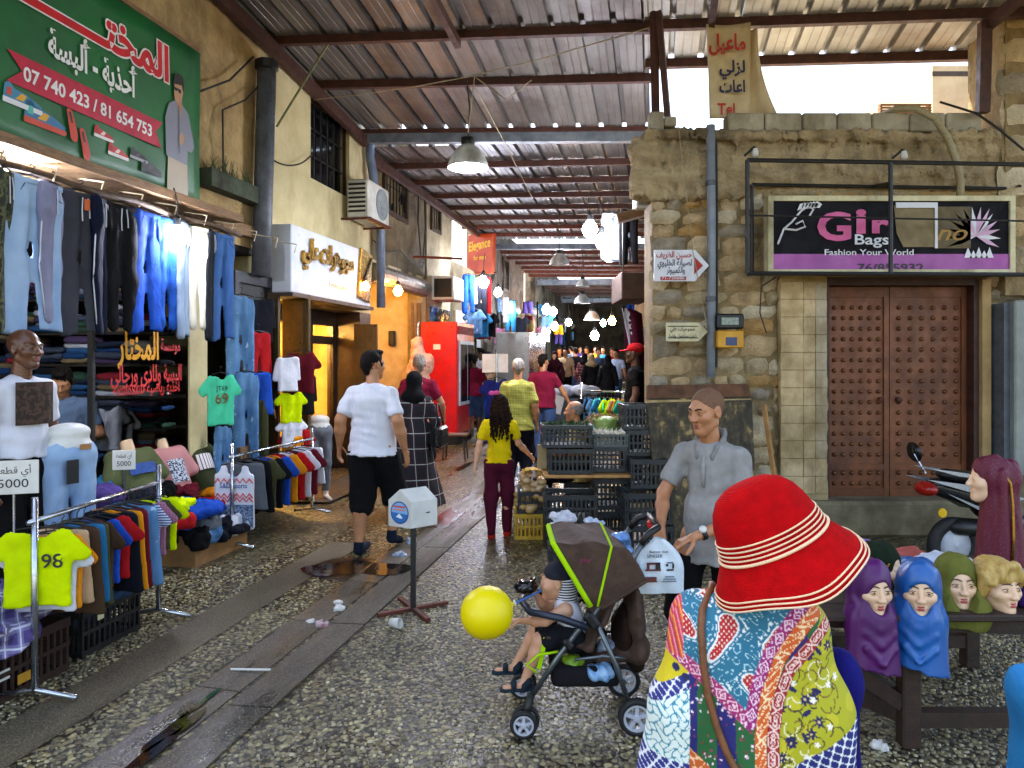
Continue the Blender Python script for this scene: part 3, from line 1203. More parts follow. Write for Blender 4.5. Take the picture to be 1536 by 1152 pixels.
# ================================================================ sheet-metal roofs over the alley
SHEET = [mat('roof_sheet_%d' % i, a, c, 1.3, .5, .15, 40, .55, dirt=d, st=(2, .35, 1)) for i, (a, c, d) in enumerate((
    ('827d78', '5e5853', '48362a'), ('726f6d', '554f4b', '3e2f26'), ('8b867e', '67605a', '503c30')))]
PALE = [mat('lit_roof_sheet_%d' % i, a, c, 1.3, .5, .15, 40, .4, dirt=d, st=(2, .35, 1)) for i, (a, c, d) in enumerate((  # same sheeting painted lighter, standing in for light from the roof opening
    ('b4b2aa', '96938c', '7d6850'), ('a5a49e', '8a8780', '6f5c48')))]
PITCH = .333


def roof(label, u0, u1, v0, v1, zf, purl, name='market_roof', sheets=None):
    t = T(name, label, 'roof', A(0, 0, 0), -TH)
    r = random.Random(int(v0 * 10))
    u = u0
    while u < u1 - .05:
        w = min(3 * PITCH, u1 - u)
        prof = []
        n = max(1, round(w / PITCH))
        for i in range(n):
            a = u + i * PITCH
            prof += [(a, 0), (a + .08, .004), (a + .085, .010), (a + .095, .010), (a + .1, .004), (a + .175, .004), (a + .18, .010), (a + .19, .010), (a + .195, .004), (a + .262, 0), (a + .272, .066), (a + .322, .066), (a + PITCH, 0)]
        dz = r.uniform(0, .008)
        mb = MB()
        vs = [v0 + r.uniform(-.05, .03), (v0 + v1) / 2, v1 + r.uniform(-.025, .015)]
        for v in vs:
            mb.v += [(p, v, zf(p, v) + h + dz) for p, h in prof]
        m = len(prof)
        mb.f = [(j * m + i, j * m + i + 1, (j + 1) * m + i + 1, (j + 1) * m + i) for j in range(2) for i in range(m - 1)]
        mb.mi = [0] * len(mb.f)
        mb.build('roof_sheet', r.choice(sheets or SHEET), t)
        u += w
    for v, m in purl:
        mb = MB()
        k = 8
        for i in range(k):
            a, b = u0 + (u1 - u0) * i / k, u0 + (u1 - u0) * (i + 1) / k
            q = [(a, v - .03), (b, v - .03), (b, v + .03), (a, v + .03)]
            mb.add([(x, y, zf(x, y) - .105) for x, y in q] + [(x, y, zf(x, y) - .004) for x, y in q], [(3, 2, 1, 0), (4, 5, 6, 7), (0, 1, 5, 4), (1, 2, 6, 5), (2, 3, 7, 6), (3, 0, 4, 7)])
        mb.build('purlin', m, t)
    return t


z1f = lambda u, v: 5.60 - .052 * (u + 4.51) - .10 * (v - 8) * (1 if v > 8 else .8)
t1 = roof('rusty corrugated roof over the front of the alley with a sky gap', -4.75, -.07 + 0, 2.6, 10.70, z1f, [(v, REDST) for v in (3.6, 4.7, 5.8, 6.9, 8.0, 9.12)])
t1b = roof('pale corrugated roof reaching over the stone building to the tall wall', -.13, 5.2, 2.6, 8.85, lambda u, v: z1f(u, v) + .012, [(v, REDST) for v in (3.6, 4.7, 5.8, 6.9, 7.98, 8.8)], sheets=PALE)
bm = MB()
zb = lambda u: z1f(u, 10.75) - .004
for z0, z1, d, m in ((.0, -.06, .09, REDST), (-.06, -.2, .06, GALV)):
    b = MB()
    b.add([(u, 10.72 + s * d, zb(u) + z) for s in (-1, 1) for u in (-4.5, .1) for z in (z0, z1)], [(0, 1, 3, 2), (4, 6, 7, 5), (0, 4, 5, 1), (2, 3, 7, 6), (0, 2, 6, 4), (1, 5, 7, 3)])
    b.build('beam', m, t1)


def beamc(p, q, w, h, m, par, name='beam'):
    p, q = Vector(p), Vector(q)
    d = q - p
    R = d.to_track_quat('X', 'Z').to_matrix()
    return MB().bc((p + q) / 2, (d.length, w, h), R).build(name, m, par)


beamc((-4.42, 2.6, z1f(-4.42, 2.6) - .19), (-4.42, 8, z1f(-4.42, 8) - .19), .08, .16, REDST, t1)
beamc((-4.42, 8, z1f(-4.42, 8) - .19), (-4.42, 10.7, z1f(-4.42, 10.7) - .19), .08, .16, REDST, t1)
beamc((-2.2, 6.9, z1f(-2.2, 6.9) - .16), (-2.2, 8.0, z1f(-2.2, 8) - .16), .07, .1, REDST, t1)
beamc((.55, 6.9, z1f(.5, 6.9) - .16), (.55, 8.0, z1f(.5, 8) - .16), .06, .1, REDST, t1b)
uu, vv_ = UV(RX(982), YW + .05)
for k, dx in enumerate((0, .12)):
    beamc((uu + dx + .02, vv_, 4.2), (uu + dx * (.4), vv_ + .02, z1f(uu, vv_) - .1), .06, .06, REDST, t1b, 'post')
u2, v2 = UV(RX(1466), YW + .05)
beamc((u2, v2 - .2, 4.2), (u2, v2 - .25, z1f(u2, v2) - .1), .1, .1, REDST, t1b, 'post')
beamc((u2 + .4, 6.0, z1f(u2, 6.0) - .12), (u2 + .02, v2 - .2, z1f(u2, v2) - .14), .08, .1, REDST, t1b)
z2f = lambda u, v: 5.12 - .03 * (u + 4.51)
t2 = roof('dark corrugated roof over the middle of the alley', -4.75, .25, 10.95, 19.9, z2f, [(11.9 + 1.15 * i, RUST if i > 4 else REDST) for i in range(7)])
b = MB()
for z0, z1, d in ((-.11, -.26, .08),):
    b.add([(u, 20.0 + s * d, z2f(u, 0) + z) for s in (-1, 1) for u in (-4.5, .1) for z in (z0, z1)], [(0, 1, 3, 2), (4, 6, 7, 5), (0, 4, 5, 1), (2, 3, 7, 6), (0, 2, 6, 4), (1, 5, 7, 3)])
b.build('beam', GALV, t2)
for u in (-4.40, -.12):
    beamc((u, 10.95, z2f(u, 0) - .18), (u, 19.9, z2f(u, 0) - .18), .08, .14, REDST, t2)
z3f = lambda u, v: 4.98 - .03 * (u + 4.51)
t3 = roof('corrugated roof with light coming through at the far part of the alley', -4.7, .3, 20.25, 27.6, z3f, [(21 + 1.2 * i, RUST) for i in range(6)])
z4f = lambda u, v: 4.85 - .02 * (u + 4.51)
t4 = roof('last corrugated roof before the dark end of the alley', -4.7, .3, 28.1, 35, z4f, [(29 + 1.5 * i, REDST) for i in range(4)])
t5 = roof('short corrugated roof beyond a strip of open sky', -4.7, .3, 35.9, 41.5, z4f, [(37, REDST), (39, REDST)])
for t, v, zf in ((t3, 27.8, z3f), (t4, 35.2, z4f)):
    beamc((-4.5, v, zf(-2, v) - .16), (.2, v, zf(-2, v) - .18), .12, .2, GALV, t)

# ================================================================ lamps
EW = glow('white_bulb_glow', 'd6e2ff', 85)
ES = glow('shop_bulb_glow', 'd6e2ff', 140)
EO = glow('warm_bulb_glow', 'ffb45a', 45)
CORD = mat('black_cord', '15130f', '221d17', 10, .6)


def bulb(p, r, label, m=EW, cord=.5, name='light_bulb', group='bare bulbs hung along the alley'):
    t = T(name, label, 'bulb', p, 0, group)
    MB().lathe([(.001, -r), (r * .6, -r * .8), (r, 0), (r * .8, r * .55), (r * .4, r * 1.1), (r * .35, r * 1.3)], 14).build('globe', m, t, True)
    MB().lathe([(r * .4, r * 1.2), (r * .42, r * 1.9), (r * .2, r * 2.2), (.001, r * 2.2)], 10).build('socket', BLACK, t)
    if cord:
        MB().tube([(0, 0, r * 2.1), (U(-.02, .02), U(-.02, .02), r * 2 + cord * .5), (U(-.05, .05), 0, r * 2 + cord)], .006, 5).build('cord', CORD, t)
    return t


for px, py, Y, r, m, lb, cd in (
        (265, 357, 6.15, .085, ES, 'bright white bulb in front of the light blue trousers', .25),
        (2, 272, 4.75, .075, ES, 'bright white bulb under the lower corner of the green banner', .12),
        (548, 430, 10.5, .06, EO, 'warm bulb at the edge of the jewellery sign', 0),
        (597, 437, 12.4, .08, EO, 'warm bulb glowing above the hanging meat', .5),
        (725, 424, 16.0, .12, EW, 'large white bulb above the clothes by the orange sign', .4),
        (747, 439, 18.0, .1, EW, 'white bulb just past the clothes under the orange sign', .5),
        (762, 461, 20.0, .1, EW, 'small white bulb over the steel fridges', .5),
        (885, 345, 9.2, .1, EW, 'topmost white bulb of the three by the white hung clothes', .35),
        (903, 363, 9.6, .095, EW, 'middle white bulb of the three by the white hung clothes', .35),
        (915, 383, 9.9, .095, EW, 'lowest white bulb of the three by the white hung clothes', .3),
        (928, 447, 10.6, .085, EW, 'white bulb over the maroon and white flag', .4),
        (820, 465, 22, .14, EW, 'white bulb high on the shops past the steel fridges', .5),
        (830, 468, 25, .13, EW, 'white bulb beside another one past the steel fridges', .5),
        (853, 484, 27, .12, EW, 'white bulb over the crowd in the dark part of the alley', .5),
        (832, 490, 24, .13, EO, 'orange bulb low over the far shop fronts', .4),
        (918, 482, 24, .13, EO, 'orange bulb over the door-side shops near the crowd', .4),
        (892, 504, 28, .17, EW, 'white bulb low among the clothes at the end of the alley', .4),
        (905, 485, 30, .13, glow('green_bulb_glow', 'a8fff0', 30), 'pale green lamp at the end of the alley', .4)):
    bulb(P(px, py, Y), r, lb, m, cd)


def pendant(p, R, label, m, drop, e=0):
    t = T('pendant_lamp', label, 'lamp', p, 0, 'bell-shaped pendant lamps under the roof')
    MB().lathe([(R, 0), (R * 1.02, .01), (R * .97, .06), (R * .82, R * .6), (R * .55, R * .95), (R * .33, R * 1.12), (R * .3, R * 1.12), (R * .52, R * .9), (R * .78, R * .56), (R * .94, .03), (R, 0)], 28).build('lamp_shade', mat('enamel_shade', 'cfd0c8', '9c9c92', 4, .35, .05, dirt='6d675a'), t, True)
    MB().lathe([(.001, R * 1.5), (R * .34, R * 1.48), (R * .34, R * 1.12), (R * .3, R * 1.05)], 16).build('lamp_cap', BLACK, t, True)
    MB().lathe([(.001, .0), (R * .5, .02), (R * .62, R * .25), (R * .3, R * .8)], 18).build('globe', m, t, True)
    MB().tube([(0, 0, R * 1.48), (.02, 0, R * 1.48 + drop * .5), (-.02, .02, R * 1.48 + drop)], .008, 6).build('cord', CORD, t)
    return t


EP = glow('lamp_mouth_glow', 'dfe8ff', 70)
OFF = mat('frosted_glass', 'c9cdd0', 'aab0b4', 5, .3)
pendant(P(702, 252, 8.9), .245, 'large lit bell pendant lamp hanging by the first beam', EP, .75)
pendant(P(839, 397, 15), .2, 'unlit pale bell pendant lamp in the middle of the alley', OFF, .9)
pendant(P(873, 455, 22), .24, 'unlit bell pendant lamp farther down the alley', OFF, .7)
pendant(P(888, 480, 26), .28, 'lit flat bell pendant lamp deep in the alley', EP, .7)
pendant(P(874, 430, 18.6), .17, 'small dark unlit pendant lamp past the middle lamp', OFF, .7)
# ================================================================ people and mannequins
def skin(name, c, c2):
    b = NB(name)
    n = b.ramp(b.noise(7, 5), [(.35, 0.0), (.65, 1.0)])
    b.set(b.b, 'Subsurface Weight', .12)
    b.set(b.b, 'Subsurface Radius', (.02, .008, .004))
    b.set(b.b, 'Subsurface Scale', .4)
    b.bump(b.noise(220, 3).outputs[0], .12, .002)
    return b.out(b.mix(n, c, c2), .5)


SKIN = skin('tanned_skin', 'b98058', 'a56c48')
SKIN2 = skin('fair_skin', 'd9a583', 'cc9270')
SKIN3 = skin('dark_skin', '6b452f', '573525')
MANQ = mat('mannequin_beige', 'd9b48c', 'cfa67c', 4, .35)
MANQF = mat('mannequin_face', 'e8c19c', 'dcb08a', 4, .4)
HAIRD = mat('dark_hair', '0f0b08', '1a120c', 40, .8, .5, 160, st=(1, 1, .3), spec=.15)
HAIRG = mat('grey_hair', '8a8178', '5e564e', 40, .6, .5, 160)
STUB = mat('cropped_hair', '57402f', '80593f', 260, .75, .2, 400, lo=.4, hi=.6, spec=.3)
WHITE = cloth('white', 'd8d8de', 'c5c6ce')
NAVY = cloth('navy', '14161f', '0d0f16')
BLK = cloth('black', '100f10', '0a0a0b')
EYEW = mat('eye_white', 'd8d4cc', 'c9c2b8', 5, .25)
IRIS = mat('iris_brown', '1c110a', '120a06', 5, .15)
LIP = mat('lip', 'a35a4a', '8f4b3e', 9, .45)
LIPM = mat('painted_lip', 'b03a42', '9c2f38', 9, .35)
BROW = mat('eyebrow', '1d130d', '2b1c13', 60, .8)


def head_sd(kind='man', face=True):
    s = SD()
    s.ell((0, -.018, .032), (.076, .097, .088), .02)
    s.ell((0, .026, -.03), (.059, .062, .086), .03)
    for x in (-1, 1):
        s.cap((x * (.047 if kind == 'man' else .038), -.005, -.062), (x * .014, .056, -.096), .02, .017, .035)
        if kind == 'child':
            s.ell((x * .034, .048, -.042), (.03, .03, .03), .03)
        s.ell((x * .04, .055, -.022), (.024, .024, .02), .03)
    s.ell((0, .066, -.1), (.022, .018, .016), .025)
    if face:
        for x in (-1, 1):
            if kind == 'man':
                s.cap((x * .048, .066, .024), (x * .012, .084, .022), .009, .009, .02)
            s.ell((x * .031, .098, .003), (.019, .017, .013), .016, op=-1)
            s.ell((x * .031, .0755, .004), (.0165, .0125, .0125), .006)
            if kind != 'child':
                s.ell((x * .0125, .097, -.03), (.0075, .0095, .0075), .008)
            e = (x * .078, -.006, -.004)
            s.ell(e, (.009, .021, .032), .008)
            s.ell((x * .088, .002, -.002), (.006, .011, .018), .006, op=-1)
        s.cap((0, .084, .012), (0, {'man': .109, 'woman': .104, 'child': .093}[kind], -.027), .0075, .0125 if kind == 'man' else .0095, .014)
        s.cap((-.02, .079, -.0575), (.02, .079, -.0575), .0068, .0068, .01)
        s.cap((-.017, .079, -.0675), (.017, .079, -.0675), .0075, .0075, .008)
        s.cap((-.022, .089, -.0625), (.022, .089, -.0625), .0022, .0022, .004, op=-1)
    return s


_hd = {}


def head_mesh(res=.0042, face=True, kind='man'):
    k = (res, face, kind)
    if k not in _hd:
        _hd[k] = head_sd(kind, face).mesh(res)
    return _hd[k]


def face_parts(par, M, lips=LIP, look=(0, 0), brow=BROW, wide=.56, lid=None):
    """eyes, brows and lips of a head placed by M (head space to the parent's space)"""
    for x in (-1, 1):
        e = MB()
        c = Vector((x * .031, .0725, .004))
        R = rot(x=rad(-90 + look[1]), z=0) if False else rot(x=rad(-90))
        e.k = 0
        e.lathe([(.0001, .0148), (.005, .0139), (.009, .0116), (.0128, .0068), (.0142, .0)], 14, c, R)
        e.k = 1
        ci = c + Vector((look[0] * .006, .0, look[1] * .004))
        e.lathe([(.0001, .0160), (.0046, .0150), (.0062, .0138)], 12, ci, R)
        e.v = [tuple(M @ Vector((p[0], p[1], c.z + (p[2] - c.z) * wide))) for p in e.v]
        e.build('eye', [EYEW, IRIS], par, True)
        l = MB()
        for dz, rr in ((.0078, .0019), (-.0078, .0009)):
            l.tube([M @ Vector((x * (.031 + q * .016), .0868 - abs(q) ** 2 * .009, .004 + dz * (1 - q * q * .8))) for q in (-1, -.5, 0, .5, 1)], rr, 6)
        l.build('eyelid', lid or brow, par, True)
        b = MB()
        fm_ = wide > .6
        b.tube([M @ Vector((x * a, y, z + (.0045 if fm_ and a < .03 else .002 if fm_ else 0))) for a, y, z in ((.010, .0925, .0225), (.025, .0915, .0285), (.038, .084, .0295), (.050, .073, .023))], [q_ * (.6 if fm_ else 1) for q_ in (.0036, .0048, .004, .0018)], 6)
        b.build('eyebrow', brow, par, True)
    q = MB()
    q.tube([M @ Vector((a, y, z)) for a, y, z in ((-.023, .077, -.0615), (-.01, .0858, -.0565), (0, .0872, -.0585), (.01, .0858, -.0565), (.023, .077, -.0615))], [.002, .0042, .0038, .0042, .002], 8)
    q.tube([M @ Vector((a, y, z)) for a, y, z in ((-.022, .077, -.0635), (-.01, .0862, -.0685), (0, .0872, -.0695), (.01, .0862, -.0685), (.022, .077, -.0635))], [.002, .005, .0055, .005, .002], 8)
    q.build('lips', lips, par, True)


def hand_sd(s, w, d, n, curl=.5, L=1.0, side=1, k=.004, thumb=.6, spread=.0):
    """a hand from the wrist w along d; n is the way the palm faces; side +1: thumb towards d x n"""
    w, d, n = Vector(w), Vector(d).normalized(), Vector(n).normalized()
    n = (n - d * n.dot(d)).normalized()
    t = d.cross(n) * side
    s.cap(w - d * .05 * L, w + d * .012 * L, .026 * L, .023 * L, .01)
    for o in (-.024, -.008, .009, .025):
        s.cap(w + d * .012 * L + t * o * .6 * L, w + d * .082 * L + t * o * L, .0125 * L, .0115 * L, .01)
    for i, (o, fl, cz) in enumerate(((.027, .072, 0), (.009, .080, .02), (-.009, .075, .05), (-.026, .058, .1))):
        p = w + d * (.086 - (.008 if i == 3 else 0)) * L + t * o * L
        a = curl * .35 + cz
        for j, q in enumerate((.46, .31, .23)):
            e = p + (d * math.cos(a) + n * math.sin(a) + t * spread * o * 8) * fl * q * L
            s.cap(p, e, (.0098 - .0008 * j) * L, (.0092 - .0009 * j) * L, k)
            p = e
            a += curl * (.9 - .1 * j)
    p = w + d * .018 * L + t * .022 * L
    for j, (q, fw) in enumerate(((.042, .55), (.034, .95), (.026, 1.25))):
        dr = (d * math.sin(fw) + t * math.cos(fw) * (1 - .3 * thumb * j) + n * thumb * (.35 + .3 * j)).normalized()
        e = p + dr * q * L
        s.cap(p, e, (.0135 - .0018 * j) * L, (.012 - .0018 * j) * L, k)
        p = e
    return s


J0 = dict(head=(0, .03, 1.635), neck=(0, -.01, 1.47), chest=(0, 0, 1.29), waist=(0, .01, 1.08), pelvis=(0, 0, .95),
          shL=(-.172, -.01, 1.39), shR=(.172, -.01, 1.39), elL=(-.235, -.03, 1.14), elR=(.235, -.03, 1.14), wrL=(-.25, .05, .9), wrR=(.25, .05, .9),
          hipL=(-.095, 0, .92), hipR=(.095, 0, .92), knL=(-.105, .03, .5), knR=(.105, .03, .5), anL=(-.11, -.02, .085), anR=(.11, -.02, .085),
          toL=(-.125, .15, .03), toR=(.125, .15, .03))


def person(label, loc, rz, h=1.75, pose=None, skinm=SKIN, top=None, sleeve=.55, bottom=None, blen='long', shoes=None, hair=None, hstyle='short', fat=1.0, fem=0, hy=0.0, hp=0.0,
           res=.013, hres=.0055, face=False, hands=True, curl=.45, cat='person', name='person', group=None, hem=None, topw=1.0, skirt=None, scarf=None, pn=None, hscale=1.0, ht=0.0, look=(0, 0), base=0.0, tops='shirt', bots='trousers', wr=.0055):
    t = T(name, label, cat, loc, rz, group)
    k = h / 1.75
    J = dict(J0)
    J.update(pose or {})
    J = {a: Vector(b) * k for a, b in J.items()}
    f = fat
    # ---- skin: one continuous body
    s = SD()
    s.cap(J['neck'] - Vector((0, 0, .05 * k)), J['head'] - Vector((0, .02 * k, .06 * k)), .058 * k * (1 - .12 * fem), .052 * k * (1 - .12 * fem), .03)
    dn = Vector((0, 0, .05 * k))
    s.cap(J['shL'] * .55 + J['neck'] * .45 - dn, J['shR'] * .55 + J['neck'] * .45 - dn, .055 * k, .055 * k, .03)
    s.cap(J['chest'], J['pelvis'], .082 * k * f, .085 * k * f, .05, (1.3, .9, 1))
    for q in 'LR':
        s.cap(J['neck'] * .3 + J['sh' + q] * .7 - dn, J['sh' + q] - dn * .3, .045 * k, .048 * k, .03)
        s.cap(J['sh' + q], J['el' + q], .05 * k * f, .039 * k * f, .02)
        s.cap(J['el' + q], J['el' + q] * .6 + J['wr' + q] * .4, .039 * k * f, .040 * k * f, .02)
        s.cap(J['el' + q] * .6 + J['wr' + q] * .4, J['wr' + q], .040 * k * f, .0262 * k, .02)
        s.cap(J['hip' + q], J['kn' + q], .088 * k * f, .056 * k * f, .03)
        a = J['kn' + q] * .68 + J['an' + q] * .32 + Vector((0, -.016 * k, 0))
        s.cap(J['kn' + q], a, .055 * k * f, .056 * k * f, .02)
        s.cap(a, J['an' + q], .055 * k * f, .037 * k, .02)
        if shoes is None:
            s.cap(J['an' + q] - Vector((0, 0, .045 * k)), J['to' + q], .034 * k, .028 * k, .03, (1, 1, .8))
    parts = [s.mesh(res)]
    HM = Matrix.Translation(J['head']) @ Matrix.Rotation(hy, 4, 'Z') @ Matrix.Rotation(-hp, 4, 'X') @ Matrix.Rotation(ht, 4, 'Y') @ Matrix.Scale(k * 1.0 * hscale, 4)
    V, Fc = head_mesh(.0042 if face else .006, True, 'child' if h < 1.2 else 'man')
    V = V * np.stack([1 - .12 * np.clip((-V[:, 2] - .035) / .07, 0, 1), np.ones(len(V)), np.ones(len(V))], 1)
    parts.append((xf(V, HM), Fc))
    if hands:
        for q, sd in (('L', -1), ('R', 1)):
            d = (J['wr' + q] - J['el' + q]).normalized()
            n = Vector((-sd, .1, 0)) if not pn else Vector(pn[0 if q == 'L' else 1])
            hs = SD()
            c = curl if not isinstance(curl, tuple) else curl[0 if q == 'L' else 1]
            hand_sd(hs, J['wr' + q] + d * .015, d, n, c, k * (.92 if fem else 1), 1 if (d.cross(n)).dot(Vector((0, 1, .2))) > 0 else -1)
            parts.append(hs.mesh(hres))
    V, Fc = join(parts)
    meshobj('body', V, Fc, skinm, t, True)
    if face:
        face_parts(t, HM, look=look, wide=.8 if h < 1.2 else .56, brow=skinm if h < 1.2 else BROW)
    # ---- hair
    if hair:
        hs = SD()
        if hstyle == 'short':
            hs.ell((0, -.024, .045), (.083, .099, .086), .01)
            hs.cap((0, -.085, .0), (0, -.07, -.055), .05, .035, .03)
            hs.ell((0, .05, .115), (.05, .04, .02), .03)
            for x in (-1, 1):
                hs.ell((x * .075, .02, .005), (.01, .016, .03), .015)
            hs.ell((0, .115, -.03), (.085, .075, .09), .012, op=-1)
            for x in (-1, 1):
                hs.ell((x * .085, .0, -.01), (.022, .024, .034), .008, op=-1)
            hs.wr(.005, 130, 3)
        elif hstyle == 'bald':     # a ring of cropped hair
            hs.ell((0, -.02, .03), (.0785, .099, .088), .01)
            hs.ell((0, .04, .12), (.09, .13, .085), .015, op=-1)
            hs.ell((0, .13, -.02), (.1, .13, .12), .012, op=-1)
            hs.cut((0, 0, -1), .065)
            for x in (-1, 1):
                hs.ell((x * .085, .0, -.01), (.022, .028, .038), .008, op=-1)
        elif hstyle == 'crop':     # stubble over the whole scalp
            hs.ell((0, -.0185, .0325), (.0773, .0982, .0893), .01)
            hs.ell((0, .125, .0), (.075, .085, .078), .02, op=-1)
            hs.ell((0, .1, -.09), (.1, .13, .09), .02, op=-1)
            hs.cut((0, 0, -1), .06)
            for x in (-1, 1):
                hs.ell((x * .085, .0, -.01), (.022, .024, .034), .006, op=-1)
        elif hstyle == 'long':
            hs.ell((0, -.022, .04), (.088, .106, .09), .02)
            r = random.Random(3)
            for i in range(30):
                a = r.uniform(-1.9, 1.9)
                p = Vector((.078 * math.sin(a), -.045 - .07 * math.cos(a), r.uniform(-.02, .05)))
                L = r.uniform(.25, .42)
                for j in range(5):
                    q = p + Vector((r.uniform(-.022, .022), r.uniform(-.03, .008), -L / 5))
                    hs.cap(p, q, .02 - .002 * j, .0185 - .002 * j, .008)
                    p = q
            hs.ell((0, .125, -.03), (.066, .075, .1), .015, op=-1)
            hs.wr(.006, 160, 4)
        V, Fc = hs.mesh(.0055)
        meshobj('hair', xf(V, HM), Fc, hair, t, True)
    # ---- clothes
    if top:
        c = SD()
        hz = (hem if hem is not None else .88) * k
        for q in 'LR':
            c.cap(J['neck'] * .8 + J['sh' + q] * .2 - Vector((0, 0, .035 * k)), J['sh' + q] * .92 + J['neck'] * .08 - Vector((0, 0, .005 * k)), .062 * k, .05 * k, .035, (1, 1.25, 1))
        c.cap(J['chest'] + Vector((0, 0, .03 * k)), J['waist'], .115 * k * f * topw, .108 * k * f * topw * (1 - .1 * fem), .06, (1.34, .98, 1))
        c.cap(J['waist'], Vector((J['pelvis'].x, J['pelvis'].y, hz - .01)), .108 * k * f * topw * (1 - .1 * fem), .131 * k * f * topw, .05, (1.4, 1.05, 1))
        if fem:
            for x in (-1, 1):
                c.ell(J['chest'] + Vector((x * .07 * k, .09 * k, 0)), (.06 * k, .05 * k, .06 * k), .05)
        for q in 'LR':
            if sleeve > 0:
                e = J['sh' + q].lerp(J['el' + q], min(1, sleeve))
                c.cap(J['sh' + q], e, .054 * k * (.5 + .5 * f), .062 * k * (.45 + .55 * f) * topw, .035)
                if sleeve > 1:
                    c.cap(J['el' + q], J['el' + q].lerp(J['wr' + q], sleeve - 1), .058 * k * f, .045 * k, .03)
                else:
                    d = (J['el' + q] - J['sh' + q]).normalized()
                    c.ell(e + d * .083 * k, (.066 * k,) * 3, .006, op=-1)
            else:
                c.ell(J['sh' + q] * 1.0 + Vector((0, 0, .02)), (.03, .09, .12), .02, op=-1)
        c.ell(J['neck'] + Vector((0, .03 * k, .045 * k)), (.07 * k, .075 * k, .062 * k), .012, op=-1)
        c.cut((0, 0, -1), -hz)
        c.wr(wr * 1.3, 24, 2, (1, 1, .75)).wr(wr * .7, 58, 9, (1, 1, .7))
        c.build(tops, top, t, min(res, .011))
    if bottom:
        c = SD()
        hz = {'short': .52, 'long': .1, 'knee': .42, 'mini': .6}[blen]
        c.ell(J['pelvis'] - Vector((0, 0, .03 * k)), (.15 * k * f, .115 * k * f, .115 * k), .04)
        for q in 'LR':
            if blen == 'long':
                c.cap(J['hip' + q], J['kn' + q], .098 * k * f, .086 * k * f, .04)
                c.cap(J['kn' + q], J['an' + q] + Vector((0, -.005, .005)), .09 * k * f, .057 * k * f, .04)
            else:
                e = J['hip' + q].lerp(J['kn' + q], min(1, (.92 - hz) / .42))
                c.cap(J['hip' + q], e, .105 * k * f, .093 * k * f, .04)
                if blen == 'knee':
                    c.cap(J['kn' + q], J['kn' + q].lerp(J['an' + q], .22), .09 * k * f, .084 * k * f, .03)
        if top:
            c.cut((0, 0, 1), (hem if hem is not None else .88) * k + .03)
        c.wr(.006, 24, 5, (1, 1, .6)).wr(.003, 60, 6)
        c.build(bots, bottom, t, res)
    if skirt:
        c = SD()
        c.cap(J['waist'], J['pelvis'], .125 * k * f, .14 * k * f, .05, (1.25, 1, 1))
        c.cap(J['pelvis'], Vector((J['pelvis'].x, J['pelvis'].y, skirt[1])), .14 * k * f, skirt[2], .05, (1.15, 1, 1))
        c.cut((0, 0, -1), -skirt[1])
        c.wr(.014, 20, 7, (1, 1, .12)).wr(.005, 50, 8, (1, 1, .3))
        c.build('skirt', skirt[0], t, res)
    if shoes:
        for q in 'LR':
            c = SD()
            hl = J['an' + q] - Vector((0, .0, .05 * k))
            c.cap(hl, J['to' + q], .043 * k, .036 * k, .02, (1, 1, .95))
            c.cap(hl, J['an' + q], .045 * k, .044 * k, .02)
            c.build('shoe', shoes, t, .009)
    if scarf:
        c = SD()
        c.ell((0, -.02, .03), (.092, .112, .1), .02)
        c.cap((0, -.03, -.02), (0, -.04, -.14), .09, .1, .04, (1, 1, 1))
        c.ell((0, -.05, -.2), (.17, .12, .1), .06)
        c.ell((0, .125, -.015), (.06, .07, .082), .012, op=-1)
        c.wr(.006, 34, 3)
        V, Fc = c.mesh(.008)
        meshobj('headscarf', xf(V, HM), Fc, scarf, t, True)
    return t


